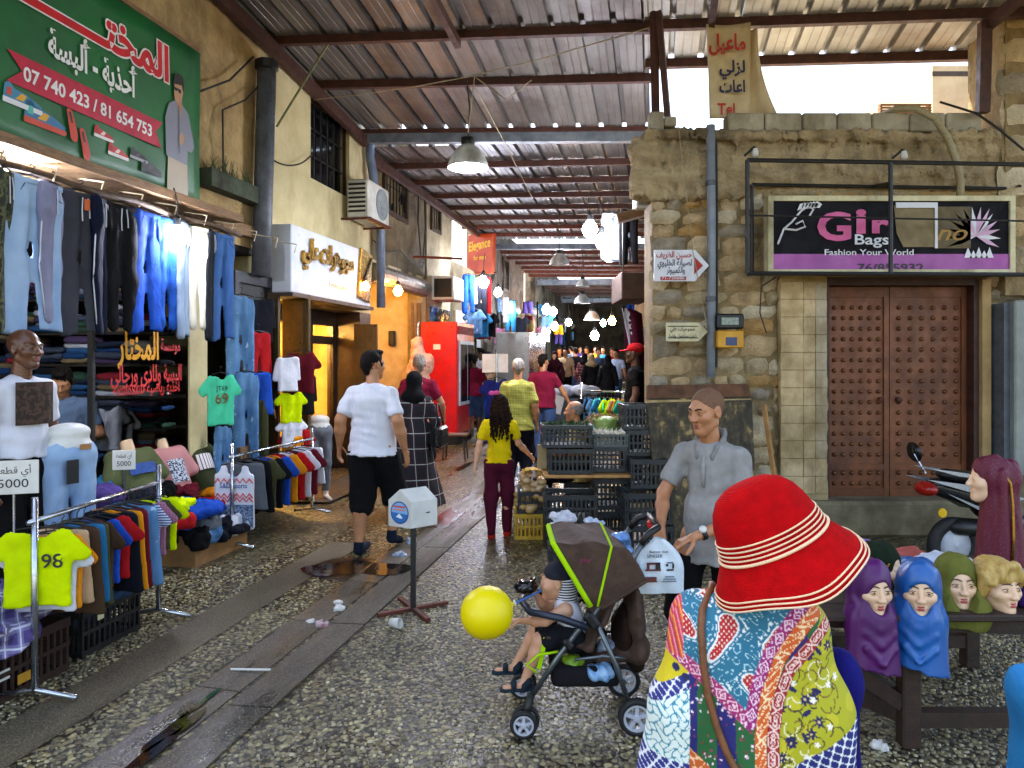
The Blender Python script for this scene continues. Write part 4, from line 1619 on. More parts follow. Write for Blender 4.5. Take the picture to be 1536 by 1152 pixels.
# ================================================================ soft goods
def garment(kind):
    """flat lying cloth shapes hung from their top: tee, tank, shorts, trousers; x across, y thick, z down from 0"""
    s = SD()
    if kind == 'tee':
        s.box((0, 0, -.33), (.2, .015, .31), .014, .02)
        for x in (-1, 1):
            s.cap((x * .15, 0, -.075), (x * .27, 0, -.2), .075, .07, .03, (1, .2, 1))
        s.ell((0, 0, .0), (.075, .06, .05), .01, op=-1)
        s.wr(.012, 17, 2, (1, .2, .35)).wr(.005, 45, 4, (1, .3, .5))
    elif kind == 'tank':
        s.box((0, 0, -.36), (.19, .02, .28), .02, .02)
        for x in (-1, 1):
            s.cap((x * .1, 0, -.03), (x * .12, 0, -.2), .035, .06, .03, (1, .4, 1))
        s.ell((0, 0, -.02), (.07, .06, .1), .01, op=-1)
        s.wr(.01, 17, 3, (1, .2, .35))
    elif kind == 'shorts':
        s.box((0, 0, -.09), (.17, .03, .09), .02, .02)
        for x in (-1, 1):
            s.cap((x * .09, 0, -.1), (x * .115, 0, -.42), .095, .105, .03, (1, .35, 1))
        s.cut((0, 0, -1), .44)
        s.wr(.012, 19, 5, (1, .2, .35))
    elif kind == 'trousers':
        s.box((0, 0, -.1), (.17, .026, .1), .02, .03)
        for x in (-1, 1):
            s.cap((x * .09, 0, -.12), (x * .095, .01, -.55), .092, .082, .03, (1, .3, 1))
            s.cap((x * .095, .01, -.55), (x * .105, .0, -.98), .082, .078, .04, (1, .32, 1))
        s.cut((0, 0, -1), 1.0)
        s.wr(.02, 17, 6, (1, .3, .22)).wr(.010, 44, 7, (1, .3, .4))
    elif kind == 'jogger':
        s.box((0, 0, -.1), (.155, .028, .1), .02, .03)
        for x in (-1, 1):
            s.cap((x * .08, 0, -.12), (x * .07, .01, -.55), .09, .075, .03, (1, .36, 1))
            s.cap((x * .07, .01, -.55), (x * .06, .0, -.93), .075, .05, .04, (1, .4, 1))
        s.wr(.02, 17, 8, (1, .3, .22)).wr(.010, 44, 9, (1, .3, .4))
    elif kind == 'folded':
        s.cap((-.13, 0, .0), (.13, 0, .0), .03, .03, .01, (1, 4.6, 1))
        s.box((0, 0, 0), (.14, .15, .024), .02, .01)
        s.wr(.008, 26, 3).wr(.005, 60, 5)
    elif kind == 'blouse':
        s.box((0, 0, -.4), (.16, .03, .38), .02, .02)
        for x in (-1, 1):
            s.cap((x * .13, 0, -.07), (x * .2, .02, -.5), .06, .05, .03, (1, .5, 1))
        s.wr(.018, 15, 12, (1, .2, .3))
    return s


_gm = {}


def gmesh(kind, res=None):
    if kind not in _gm:
        V, Fc = garment(kind).mesh(res or {'trousers': .017, 'jogger': .017, 'folded': .02}.get(kind, .014))
        o = meshobj(kind, V, Fc, WHITE, None, True)
        _gm[kind] = o.data
        bpy.data.objects.remove(o)
    return _gm[kind]


def hang(kind, m, name, label, p, rz, sc_=(1, 1, 1), group=None, hook=True, tilt=0.0, cat='garment', parts=None):
    t = bpy.data.objects.new(name, gmesh(kind))
    C.objects.link(t)
    t.location = p
    t.rotation_euler = (tilt, 0, rz)
    t.scale = sc_
    t.material_slots[0].link = 'OBJECT'
    t.material_slots[0].material = m
    tag(t, label, cat, group)
    if hook:
        h = MB()
        w = .13 if kind in ('tee', 'tank', 'blouse') else .15
        h.tube([(-w, 0, .005 if hook == 1 else -.03), (0, 0, .03), (w, 0, .005 if hook == 1 else -.03)], .007, 5)
        h.tube([(0, 0, .03), (.0, 0, .07), (.016, .0, .09), (.0, 0, .105), (-.014, 0, .09)], .004, 5)
        h.build('hanger', BLACK, t)
    return t
# ================================================================ man with the pushchair
GREYT = cloth('heather_grey', '93918d', '868480', .3, 20)
mp = (1.015, 3.74, 0)
man = person('man in a grey polo shirt and black shorts pushing the pushchair', mp, rad(143), 1.6,
             dict(head=(.0, .07, 1.635), neck=(0, 0, 1.475), shL=(-.165, -.01, 1.385), shR=(.165, -.01, 1.385), elR=(.25, .08, 1.16), wrR=(.185, .25, 1.02), elL=(-.215, .05, 1.08), wrL=(-.02, .235, .985),
                  anR=(.16, .2, .085), knR=(.14, .12, .5), toR=(.17, .37, .03), anL=(-.1, -.14, .1), knL=(-.1, .0, .5), toL=(-.12, .02, .03)),
             SKIN, GREYT, .62, BLK, 'short', cloth('shoe_black', '1a1918', '111'.ljust(6, '1')), STUB, 'crop', .9, 0, rad(-20), rad(9), .009, .0042, True, curl=(.95, 1.0), hem=.80, pn=((.25, .1, -1), (-.1, .2, -1)), hscale=1.04, look=(.15, 0))
k_ = 1.6 / 1.75
cl = SD()
for x in (-1, 1):
    for a, b, r in (((0, -.066, 1.385), (x * .052, -.045, 1.378), .013), ((x * .052, -.045, 1.378), (x * .07, .012, 1.345), .013), ((x * .07, .012, 1.345), (x * .052, .062, 1.305), .013), ((x * .052, .062, 1.305), (x * .04, .082, 1.272), .012)):
        cl.cap(a, b, r, r, .012, (1, 1, 1.9))
cl.build('collar', cloth('grey_collar', '83817d', '71706c'), man, .006)
MB().tube([(.004, .086, 1.27), (.002, .098, 1.2), (.0, .101, 1.12)], [.010, .012, .009], 8, True, (1, 1, 1)).build('placket', GREYT, man, True)
wr_ = Vector((-.02, .235, .985)) * k_
wd2 = (Vector((-.02, .235, .985)) - Vector((-.215, .05, 1.08))).normalized()
Rw = wd2.to_track_quat('Z', 'Y').to_matrix()
wt = MB().lathe([(.030, -.012), (.032, -.011), (.032, .011), (.030, .012)], 18, wr_ - wd2 * .03, Rw).build('watch_strap', BLACK, man, True)
wn = (Vector((.2, .1, .9)).cross(wd2)).cross(wd2) * -1
wn = (Vector((-.3, .4, .75)) - wd2 * Vector((-.3, .4, .75)).dot(wd2)).normalized()
MB().lathe([(.0001, .008), (.016, .008), (.019, .004), (.019, -.006)], 16, wr_ - wd2 * .03 + wn * .033, wn.to_track_quat('Z', 'Y').to_matrix()).build('watch_face', WHITEP, wt, True)

# ---- pushchair (heads towards -x), local origin under its middle
PO = Vector((.30, 3.62, 0))
sk = 3.45 / F
L = lambda px, py, y=-.2: Vector(((px - CX) * sk - PO.x, y, H - (py - HY) * sk))
BRC = mat('pushchair_brown', '4a3324', '38261a', 12, .85, .3, 140)
LIME = cloth('lime', 'a9d916', '98c610')
FRM = mat('pushchair_frame', '70777a', '50565a', 9, .3, .05, 60, .7)
RUB = mat('black_rubber', '161514', '0d0d0d', 20, .7, .2, 90)
RIM = mat('grey_plastic_rim', 'b9bcc2', '9b9ea6', 8, .4)
pc = T('pushchair', 'brown pushchair with lime green piping carrying a toddler', 'pushchair', PO)


def wheel(c, r, w, par=None, sp=5):
    R = rot(x=rad(90))
    t = MB().lathe([(r * .74, -w / 2), (r * .9, -w / 2), (r, -w * .3), (r, w * .3), (r * .9, w / 2), (r * .74, w / 2), (r * .74, -w / 2)], 28, c, R).build('wheel', RUB, par or pc, True)
    b = MB()
    b.lathe([(r * .60, -w * .42), (r * .75, -w * .42), (r * .75, w * .42), (r * .60, w * .42), (r * .60, -w * .42)], 24, c, R)
    b.lathe([(.0001, -w * .62), (r * .16, -w * .6), (r * .22, -w * .4), (r * .22, w * .4), (r * .16, w * .6), (.0001, w * .62)], 14, c, R)
    for i in range(sp):
        a = 2 * math.pi * i / sp + .3
        d = Vector((math.cos(a), 0, math.sin(a)))
        b.bc(Vector(c) + d * r * .42, (r * .5, w * .7, r * .2), rot(y=-a))
    b.build('rim', RIM, t)
    return t


for y in (-.2, .2):
    for dy in (-.03, .03):
        q = L(785, 1078)
        wheel((q.x + (.012 if dy > 0 else 0), y + dy, .066), .064, .026)
        q = L(953, 1065)
    wheel((q.x, y, .088), .086, .042)
    MB().tube([(L(953, 1065).x, y * .8, .088), (L(953, 1065).x, y, .088)], .012, 8).build('axle', FRM, pc)
ft = MB()
for y in (-.2, .2):
    s_ = 1 if y > 0 else -1
    yy = y - s_ * .035
    MB().tube([L(942, 1052, yy), L(925, 1000, yy), L(890, 922, yy)], .0125, 10).build('rear_tube', FRM, pc, True)
    MB().tube([L(797, 1046, yy), L(838, 985, yy), L(866, 948, yy), L(892, 922, yy), L(930, 868, yy), L(965, 812, yy)], .0125, 10).build('front_tube', FRM, pc, True)
    MB().tube([L(788, 1072, y), L(796, 1040, yy)], [.022, .016], 10).build('fork', BLACK, pc, True)
    MB().bbox(L(887, 930, yy - s_ * -.012), (.05, .035, .085), .012, rot(y=rad(-38))).build('hinge_joint', BLACK, pc)
    MB().bbox(L(852, 966, yy - s_ * -.01), (.035, .03, .055), .01, rot(y=rad(-45))).build('hinge_joint', BLACK, pc)
    MB().tube([L(862, 990, yy), L(905, 985, yy), L(938, 988, yy)], .008, 8).build('side_strut', FRM, pc, True)
    MB().tube([L(962, 816, yy), L(975, 800, yy), L(990, 793, yy - s_ * .03)], .017, 10).build('handle_grip', BLACK, pc, True)
MB().tube([L(990, 793, -.135), L(990, 793, .135)], .014, 10).build('handle', BLACK, pc, True)
MB().tube([L(942, 1052, -.165), L(942, 1052, .165)], .01, 8).build('crossbar', FRM, pc)
MB().bbox(L(990, 800, 0.02), (.05, .06, .045), .012).build('cup_clip', mat('red_plastic', 'b5201c', '8d1512', 6, .35), pc)
# fabric shell: back, seat and sides
fs = SD()
fs.cap(L(948, 850, 0), L(885, 975, 0), .035, .035, .02, (1, 4.4, 1))
fs.cap(L(885, 978, 0), L(822, 962, 0), .03, .028, .02, (1, 5, 1))
fs.cap(L(955, 870, 0), L(962, 985, 0), .05, .06, .04, (.8, 3.2, 1))
fs.cap(L(962, 985, 0), L(905, 1000, 0), .055, .035, .03, (1, 3.2, 1))
fs.wr(.008, 26, 4)
fs.build('seat_fabric', BRC, pc, .012)
# hood: arcs of fabric between the front hoop and the back
hp = L(892, 918, 0)


def hood(a, b):
    ang = rad(122) - a * rad(90)                    # fan from the front hoop over to the back
    rr = .385 - .10 * a
    w = b * 2 - 1
    top = Vector((hp.x + math.cos(ang) * rr * (.97), 0, hp.z + math.sin(ang) * rr))
    q = abs(w)
    drop = (max(0, q - .62) / .38) ** 1.6
    base = Vector((hp.x + math.cos(ang) * .02, 0, hp.z + .02))
    p = top.lerp(base, drop * .93)
    ypos = (.215 if q > .62 else .215 * math.sin(q / .62 * math.pi / 2)) * (1 if w > 0 else -1)
    sag = .018 * math.sin(a * math.pi * 2) * (1 - drop)
    return (p.x, ypos, p.z - sag + .008 * math.sin(a * 19 + b * 7))


MB().sheet(hood, 26, 34, .006).build('hood', BRC, pc, True)
for a, m, r in ((0, LIME, .014), (.5, LIME, .006), (1, BRC, .008)):
    MB().tube([hood(a, j / 40) for j in range(41)], r, 6, True, None).build('hood_piping', m, pc, True)
text('play', tuple(L(877, 838, -.232)), FR, .022, mat('magenta_thread', 'a3245c', '7d1a46', 8, .7), pc, .05)
hb = SD().ell(L(945, 965, 0), (.06, .13, .13), .02).ell(L(962, 1000, 0), (.05, .11, .09), .04)
hb.wr(.01, 30, 5)
hb.build('rear_bag', cloth('dark_brown_bag', '2c1d16', '20150f'), pc, .012)
bk_ = SD().box(L(880, 1022, 0), (.165, .14, .05), .03, .02)
bk_.ell(L(878, 1000, 0), (.14, .11, .05), .02, op=-1)
bk_.build('basket', cloth('black_mesh', '1b1a1c', '121213'), pc, .01)
for i, (px, py, y, m, r) in enumerate(((902, 1018, -.1, mat('blue_plastic_bag', '4a86b8', '9fc3dc', 16, .3, .3, 60), (.075, .055, .04)), (862, 1004, -.06, mat('lime_wrapper', '93b52a', '5d8a1e', 12, .4), (.055, .05, .03)), (915, 985, -.02, mat('clear_wrapper', 'a6b2bf', '6f7d8d', 22, .2, .3, 70), (.06, .05, .035)))):
    sdp = SD().ell(P(0, 0, 1) * 0, r, .01)
    sdp.wr(.014, 55, i)
    sdp.build('plastic_packet', m, None, .008, ['crumpled blue plastic packet in the pushchair basket', 'lime green packet in the pushchair basket', 'shiny clear packet above the pushchair basket'][i], 'packet', loc=PO + L(px, py, y))
# tray with a toy wheel, foot rest
MB().tube([L(880, 940, -.185), L(840, 925, -.19), L(795, 920, -.15), L(782, 917, 0), L(795, 920, .15), L(840, 925, .19), L(880, 940, .185)], .017, 10).build('bumper_bar', mat('navy_plastic', '1c2738', '131b28', 8, .4), pc, True)
MB().lathe([(.035, 0), (.055, .012), (.062, .03), (.045, .055), (.02, .06), (.0001, .058)], 20, L(790, 905, 0)).build('toy_wheel', mat('gloss_black', '0b0b0c', '060607', 4, .12), pc, True)
MB().lathe([(.05, -.008), (.062, 0), (.05, .008), (.04, 0), (.05, -.008)], 22, L(790, 893, -.01), rot(y=rad(-35))).build('toy_wheel', mat('gloss_black', '0b0b0c'), pc, True)
MB().sheet(lambda a, b: tuple(L(822, 962, 0).lerp(L(812, 1010, 0), a) + Vector((.0, (b - .5) * .26, 0))), 4, 4, .02).build('foot_rest', LIME, pc)
MB().tube([L(838, 980, -.15), L(808, 985, -.15), L(790, 1000, -.15), L(806, 1012, -.15)], .006, 6).build('piping', LIME, pc, True)

# ---- toddler
TP = (.285, 3.6, 0)
STRP = stripes('navy_white_stripes', [(0, '1a1f2c'), (.5, 'e4e4e6')], 2, .013)
tod = person('toddler in a white vest and striped bandana sitting in the pushchair', TP, rad(90), .9,
             dict(head=(0, .13, 1.30), neck=(0, .06, 1.12), chest=(0, .02, 1.0), waist=(0, -.02, .88), pelvis=(0, -.03, .80), shL=(-.125, .05, 1.07), shR=(.125, .05, 1.07),
                  elL=(-.2, .25, .99), wrL=(-.13, .46, .965), elR=(.18, .22, .98), wrR=(.09, .32, 1.14),
                  hipL=(-.09, 0, .80), hipR=(.09, 0, .80), knL=(-.14, .30, .79), knR=(.12, .31, .80), anL=(-.13, .44, .40), anR=(.11, .52, .46), toL=(-.14, .62, .345), toR=(.11, .70, .40)),
             SKIN2, None, .0, cloth('toddler_black', '17181d'), 'mini', None, None, 'crop', 1.18, 0, 0, rad(-2), .0075, .0042, True, True, (.7, .9), hem=.8, topw=1.1, hscale=1.52, wr=.003, pn=((.3, 0, -1), (-.6, .2, -.5)), tops='vest', look=(0, .1))
kt = .9 / 1.75
vs = SD()
vs.cap(Vector((0, .02, 1.02)) * kt, Vector((0, -.03, .8)) * kt, .064, .07, .03, (1.2, .98, 1))
for x in (-1, 1):
    vs.cap(Vector((x * .065, .06, 1.12)) * kt, Vector((x * .08, .03, .98)) * kt, .02, .03, .02, (1, 2.1, 1))
vs.cut((0, 0, -1), -.78 * kt).wr(.003, 50, 3)
vs.build('vest', WHITE, tod, .0065)
hm = Matrix.Translation(Vector((0, .13, 1.30)) * kt) @ Matrix.Rotation(rad(2), 4, 'X') @ Matrix.Scale(kt * 1.52, 4)
cpS = SD().ell((0, -.02, .045), (.085, .103, .084), .01)
cpS.ell((0, .118, -.03), (.09, .065, .085), .012, op=-1).cut((0, 0, -1), -.025)
V_, F_ = cpS.mesh(.006)
meshobj('bandana', xf(V_, hm), F_, mat('navy_bandana', '161b2a', '10141f', 8, .85), tod, True)
ngS = SD().cap((0, -.05, .03), (0, -.065, -.10), .078, .07, .02).ell((0, .12, -.03), (.09, .1, .16), .012, op=-1)
ngS.cut((0, 0, 1), .03)
V_, F_ = ngS.mesh(.006)
meshobj('bandana_flap', xf(V_, hm), F_, STRP, tod, True)
for q, yo in (((-.13, .44, .40), 0), ((.11, .52, .46), 0)):
    a = Vector(q) * kt
    sd2 = SD().cap(a + Vector((0, -.035, -.035)), a + Vector((0, .095, -.04)), .024, .026, .01, (1.1, 1, .45))
    sd2.cap(a + Vector((0, -.02, 0)), a + Vector((0, .0, -.02)), .034, .034, .01, (1, .5, .9)).cap(a + Vector((-.02, .05, -.015)), a + Vector((.02, .05, -.015)), .015, .015, .01)
    sd2.build('sandal', cloth('sandal_black', '14171d', '20303a'), tod, .006)
# balloon on its stick
bp = P(730, 919, 3.36)
bl = T('balloon', 'round yellow balloon on a blue stick in front of the toddler', 'balloon', bp)
BY = mat('yellow_balloon', 'f2dc08', 'ecd400', 3, .42)
kd = (P(770, 906, 3.40) - bp)
MB().lathe([(.0001, .121), (.03, .1172), (.06, .105), (.09, .08), (.11, .047), (.119, .0), (.112, -.045), (.09, -.083), (.055, -.109), (.02, -.122), (.008, -.127), (.011, -.137), (.0001, -.136)], 40, (0, 0, 0), (-kd).to_track_quat('Z', 'Y').to_matrix()).build('balloon_skin', BY, bl, True)
MB().lathe([(.004, -.006), (.017, 0), (.012, .006), (.004, .008)], 14, kd * 1.06, (-kd).to_track_quat('Z', 'Y').to_matrix()).build('balloon_cup', WHITEP, bl, True)
MB().tube([kd * 1.04, P(812, 886, 3.5) - bp], .0052, 8).build('stick', mat('blue_plastic', '1d5f9e', '174f85', 6, .4), bl)
# ---- carrier bag
cbp = P(988, 850, 3.50)
cb = T('carrier_bag', 'white printed plastic carrier bag hanging from the man\'s hand', 'bag', cbp - Vector((0, 0, .125)), rad(4))
PLB = NB('white_polythene')
PLB.set(PLB.b, 'Subsurface Weight', .2)
PLB.bump(PLB.noise(24, 5).outputs[0], .5, .01)
PLB = PLB.out(PLB.mix(PLB.ramp(PLB.noise(5, 4), [(.35, 0.0), (.7, 1.0)]), 'd9e2e6', 'bccad1'), .28)


def bag(sg):
    def f(a, b):
        z = .262 * b
        w = .122 * (1 - .03 * b) if b < .45 else .122 * .98 * (1 - ((b - .45) / .55) ** 2 * .82)
        x = (a * 2 - 1) * w
        e = max(0, 1 - (a * 2 - 1) ** 2) ** .5
        return (x, sg * (.004 + .026 * e * math.sin(min(1, b * 1.4 + .12) * 2.4)) + .004 * math.sin(x * 60 + b * 9), z)
    return f


MB().sheet(bag(-1), 16, 14).sheet(bag(1), 16, 14).build('bag_skin', PLB, cb, True)
INK = mat('black_ink', '17181a', '202124', 10, .6)
text('SINGER', (-.028, -.036, .178), FR, .016, INK, cb, .075, .01)
text('Better bet', (-.008, -.033, .199), FR, .012, INK, cb, .09, .01)
PK = mat('brown_ink', '6e2f28', '4a201c', 20, .6)
for x0, z0, w, h, m in ((-.075, .115, .075, .009, PK), (-.068, .124, .014, .028, PK), (-.068, .145, .06, .011, PK), (-.026, .122, .024, .034, INK), (.028, .115, .034, .008, INK), (.024, .136, .012, .012, INK), (.03, .15, .03, .006, INK), (.054, .125, .01, .024, INK), (-.07, .066, .05, .022, PK), (-.078, .062, .062, .005, PK), (.005, .062, .07, .006, mat('grey_ink', '6d7a80')), (.012, .073, .06, .006, mat('grey_ink', '6d7a80')), (.02, .084, .045, .006, mat('grey_ink', '6d7a80'))):
    MB().add([(x0, -.0385, z0), (x0 + w, -.0385, z0), (x0 + w, -.0385, z0 + h), (x0, -.0385, z0 + h)], [(0, 1, 2, 3)]).build('print', m, cb)
bbp = SD().ell((0, 0, 0), (.05, .04, .075), .01).ell((-.02, -.01, .08), (.045, .03, .035), .02)
bbp.wr(.01, 60, 2)
bbp.build('plastic_packet', mat('blue_foil', '3f6fa8', '9cc4ea', 9, .15, .4, 60, .3), None, .007, 'shiny blue foil packet tucked behind the pushchair hood', 'packet', loc=P(937, 830, 3.62))

# ================================================================ woman in the red hat
WP = (.555, 1.73, 0)
wom = person('woman in a red striped sun hat and a patchwork blouse seen from behind', WP, rad(-8), 1.45,
             dict(head=(.06, .12, 1.575), neck=(.02, .03, 1.44), shL=(-.13, 0, 1.38), shR=(.13, 0, 1.38), elL=(-.18, .0, 1.1), elR=(.18, .02, 1.1), wrL=(-.18, .12, .92), wrR=(.18, .12, .92)),
             SKIN2, None, 0, cloth('dark_trousers', '2a2430', '1e1a24'), 'long', BLK, mat('auburn_hair', '4a2a18', '351c10', 50, .6, .5, 160), 'short', 1.05, 1, rad(-15), rad(18), .011, .006)
kw = 1.45 / 1.75
bs_ = SD()
bs_.cap((-.10, -.0, 1.135), (.095, -.0, 1.135), .07, .065, .05)
bs_.ell((.01, .02, 1.165), (.075, .065, .05), .05)
bs_.cap((0, -.01, 1.08), (0, .0, .70), .10, .125, .06, (1.25, 1.0, 1))
for x in (-1, 1):
    bs_.cap((x * .105, 0, 1.12), (x * .14, .0, .93), .066, .082, .05)
    bs_.cap((x * .14, .0, .93), (x * .155, .03, .74), .082, .095, .05)
bs_.ell((.015, .035, 1.235), (.062, .065, .06), .012, op=-1)
bs_.cut((0, 0, -1), -.66)
bs_.wr(.010, 15, 8, (1, 1, .5)).wr(.005, 38, 9, (1, 1, .5))
BV, BF = bs_.mesh(.011)


def subdiv(V, Fc):
    V, Fc = np.asarray(V), np.asarray(Fc)
    e = np.sort(np.stack([Fc, np.roll(Fc, -1, 1)], -1).reshape(-1, 2), 1)
    ue, inv = np.unique(e, axis=0, return_inverse=True)
    inv = inv.reshape(-1, 4)
    n = len(V)
    W = np.vstack([V, (V[ue[:, 0]] + V[ue[:, 1]]) / 2, V[Fc].mean(1)])
    ei = n + inv
    ci = n + len(ue) + np.arange(len(Fc))
    q = [np.stack([Fc[:, i], ei[:, i], ci, ei[:, i - 1]], 1) for i in range(4)]
    return W, np.vstack(q)


for _ in range(2):
    BV, BF = subdiv(BV, BF)


def seg(p, a, b):
    a, b = np.array(a), np.array(b)
    ba = b - a
    t = np.clip(((p - a) @ ba) / (ba @ ba), 0, 1)
    w = p - a - t[:, None] * ba
    return np.sqrt((w * w).sum(1)), t * np.linalg.norm(ba), w @ np.array([-ba[1], ba[0]]) / np.linalg.norm(ba)


def pline(p, pts):
    D = np.full(len(p), 9.0)
    S = np.zeros(len(p))
    N = np.zeros(len(p))
    acc = 0
    for a, b in zip(pts[:-1], pts[1:]):
        d, s, n = seg(p, a, b)
        m = d < D
        D[m], S[m], N[m] = d[m], s[m] + acc, n[m]
        acc += math.dist(a, b)
    return D, S, N


def blouse_col(V):
    r = np.random.RandomState(5)
    # work in the units of the photograph's print: x across the back, z up, in centimetres
    p = np.stack([V[:, 0] * 110, (V[:, 2] - 1.0) * 100 + np.maximum(0, V[:, 2] - 1.12) * 60 * (V[:, 1] > -.02)], 1)
    lin = lambda h: np.array(hx(h))
    C_ = np.tile(lin('0f5a2c'), (len(p), 1))

    def put(m, h):
        C_[m] = lin(h)
    X, Z = p[:, 0], p[:, 1]
    # vertical green and navy panels with beads
    put((np.floor((X + 40) / 4.4) % 2) == 1, '161a66')
    for i in range(420):
        q = np.array([r.uniform(-18, 4), r.uniform(-36, 9)])
        m = ((p - q) ** 2).sum(1) < r.uniform(.03, .09)
        put(m, r.choice(['d8a8b8', 'a3245c', 'f0dce0', '7a1f38']))
    # lower orange piece
    w = Z < -14 - (X + 14) * .75
    m = w & (X < -2)
    put(m, 'c05a20')
    put(m & (np.abs(np.sin(X * 1.9 + 1.6 * np.sin(Z * .9)) + np.sin(Z * 2.1 + 1.4 * np.sin(X * 1.3))) < .28), 'f0c79a')
    # sleeve on the near side: yellow, navy edging, white maze
    m = X < -15.5
    put(m, 'c9b81a')
    put(m & (Z < 4 + (X + 15) * .6), '1d2a78')
    put(m & (Z < 4 + (X + 15) * .6) & (np.abs(np.sin(X * 2.4 + Z * 1.1) + np.sin(Z * 2.6)) < .35), 'dfe4ee')
    m2 = m & (Z < .6 + (X + 15) * .6)
    put(m2, 'd6e6e2')
    a, b = np.sin(X * 1.5 + 1.2 * np.sin(Z * 1.1)), np.sin(Z * 1.5 + 1.2 * np.sin(X * 1.4))
    put(m2 & (np.abs(a * b - .12) < .17), '17839a')
    put(m2 & (Z < -17), '1d2a78')
    put(m2 & (Z < -17) & (np.abs(np.sin(X * 2.4 + Z * 1.1) + np.sin(Z * 2.6)) < .4), 'dfe4ee')
    for q in ((-17.2, 7), (-18.6, 4), (-16.4, 2.5)):
        put((((p - q) ** 2).sum(1) < .8) & m, '161a50')
    # yellow green piece with flowers on the far side
    yl = pline(p, [(16.5, 16), (9, 8), (4.6, -1), (3.6, -12), (3.6, -40)])
    m = (yl[2] > 0)
    right_of = (X > np.interp(Z, [-40, -12, -1, 8, 16], [3.6, 3.6, 4.6, 9, 16.5]))
    m = right_of
    put(m, 'a9a81a')
    nz = np.sin(X * .9 + Z * .5) + np.sin(Z * .8 - X * .4)
    put(m & (nz > 1.0), 'bdb522')
    for i in range(95):          # tendrils
        q = np.array([r.uniform(4, 20), r.uniform(-34, 12)])
        a0, R0 = r.uniform(0, 6.28), r.uniform(.8, 2.2)
        d = p - q
        rr = np.sqrt((d * d).sum(1))
        an = np.arctan2(d[:, 1], d[:, 0])
        put(m & (np.abs(rr - R0) < .15) & (np.mod(an - a0, 6.28) < 3.3), r.choice(['5a4a12', '6d5516', 'e8e0b0', '3c3a20']))
    for i in range(64):
        q = np.array([r.uniform(5, 22), r.uniform(-32, 13)])
        d = p - q
        rr = np.sqrt((d * d).sum(1))
        an = np.arctan2(d[:, 1], d[:, 0]) + r.uniform(0, 6)
        if i % 4 == 3:
            put(m & (rr < .62 * (1 + .3 * np.cos(5 * an))), 'ece8d8')
        elif i % 4 == 2:
            put(m & (((d @ [math.cos(i), math.sin(i)]) / 1.3) ** 2 + ((d @ [-math.sin(i), math.cos(i)]) / .5) ** 2 < 1), '14174a')
        else:
            put(m & (rr < 1.05 * (1 + .34 * np.cos(7 * an))), '14174a')
            put(m & (rr < .28), 'd9b58a')
    m = right_of & (Z < -14 + (X - 10) * .55)
    put(m, '16246e')
    put(m & (np.abs(np.sin(X * 1.9 + Z * 1.3) + np.sin(Z * 2.0 - X * .6)) < .36), 'e6ecf2')
    # V yoke
    A_, B_, Cc = (-16.5, 6.5), (-1.6, -5.8), (9.5, 17.5)
    zl = np.interp(X, [-16.5, -1.6], [6.2, -4.8])
    yo = (X > -17.5) & (X < 9.5) & (Z > np.where(X < -1.6, zl, np.interp(X, [-1.6, .5, 3, 9.5], [-4.8, 3, 9, 16.5])))
    put(yo, '136a86')
    s1 = np.sin(X * .55 + 1.6 * np.sin(Z * .36)) + np.sin(Z * .5 + 1.5 * np.sin(X * .42) + 1)
    red = yo & (s1 > .75)
    put(red, 'b01820')
    put(yo & (np.abs(s1 - .75) < .14), 'dfe6e6')
    put(yo & (np.abs(s1 - .2) < .11) & (np.sin(X * 4 + Z * 3) > -.3), 'dfe6e6')
    put(yo & (s1 < .2) & (np.abs(np.sin(X * 1.5 + 2 * np.sin(Z * .7)) * np.sin(Z * 1.4 + 1.6 * np.sin(X * .6)) - .3) < .09), 'a8d4dc')
    put(red & (np.sin(X * 5) * np.sin(Z * 5) > .55), 'e9d9c8')

    def band(pts, w, base, line, off, motif, edge):
        D, S, N = pline(p, pts)
        m = D < w
        put(m, base)
        q = N / w
        if motif == 'diamond':
            t_ = np.mod(S, 3.6) / 3.6 * 2 - 1
            put(m & (np.abs(np.abs(t_) + np.abs(q) - .82) < .11), line)
            rr = np.sqrt((t_ * 1.6) ** 2 + (q * 1.2) ** 2)
            an = np.arctan2(q, t_)
            put(m & (np.abs(rr - .38 * (1 + .35 * np.cos(6 * an))) < .11), line)
            put(m & (np.sqrt(((np.abs(t_) - 1) * 1.5) ** 2 + (np.abs(q) - .62) ** 2) < .17), line)
        elif motif == 'hex':
            t_ = np.mod(S, 4.2) / 4.2 * 2 - 1
            hxg = np.maximum(np.abs(q) * .95, np.abs(t_) * .8 + np.abs(q) * .35)
            put(m & (np.abs(hxg - .76) < .075), line)
            h2 = np.sqrt((np.abs(t_) - .3) ** 2 + (q * .9) ** 2)
            put(m & (np.abs(h2 - .27) < .075), line)
            put(m & (h2 < .09), line)
        else:
            f = np.sin(S * 1.5 + 2.1 * np.sin(q * 2.4)) + .7 * np.sin(q * 5 + S * .8)
            put(m & (np.abs(f) < .3), line)
            put(m & (np.abs(f - .95) < .13), line)
        put(m & (np.abs(q) > .91), edge)
    band([(-22, 9), (-16.5, 6.2), (-9, 1.2), (-1.6, -5.0)], 1.5, '9c2060', 'efc6d6', 0, 'diamond', 'c05080')
    band([(-1.6, -5.0), (.2, 3), (3, 9.2), (9.5, 16.8), (14, 20)], 1.45, '96186a', 'f0cfe0', 0, 'diamond', 'b04a86')
    band([(1.2, -40), (1.1, -8), (2.6, 1.2), (6, 8.6), (12.5, 16), (17, 19)], 1.65, 'cf5a16', 'f4d9ac', 0, 'scroll', '8c1f14')
    band([(3.9, -40), (3.9, -8), (5.2, -.4), (8.6, 6.2), (15.5, 13), (20, 16)], 1.5, '9c1420', 'efcfc4', 0, 'hex', '7d0f1a')
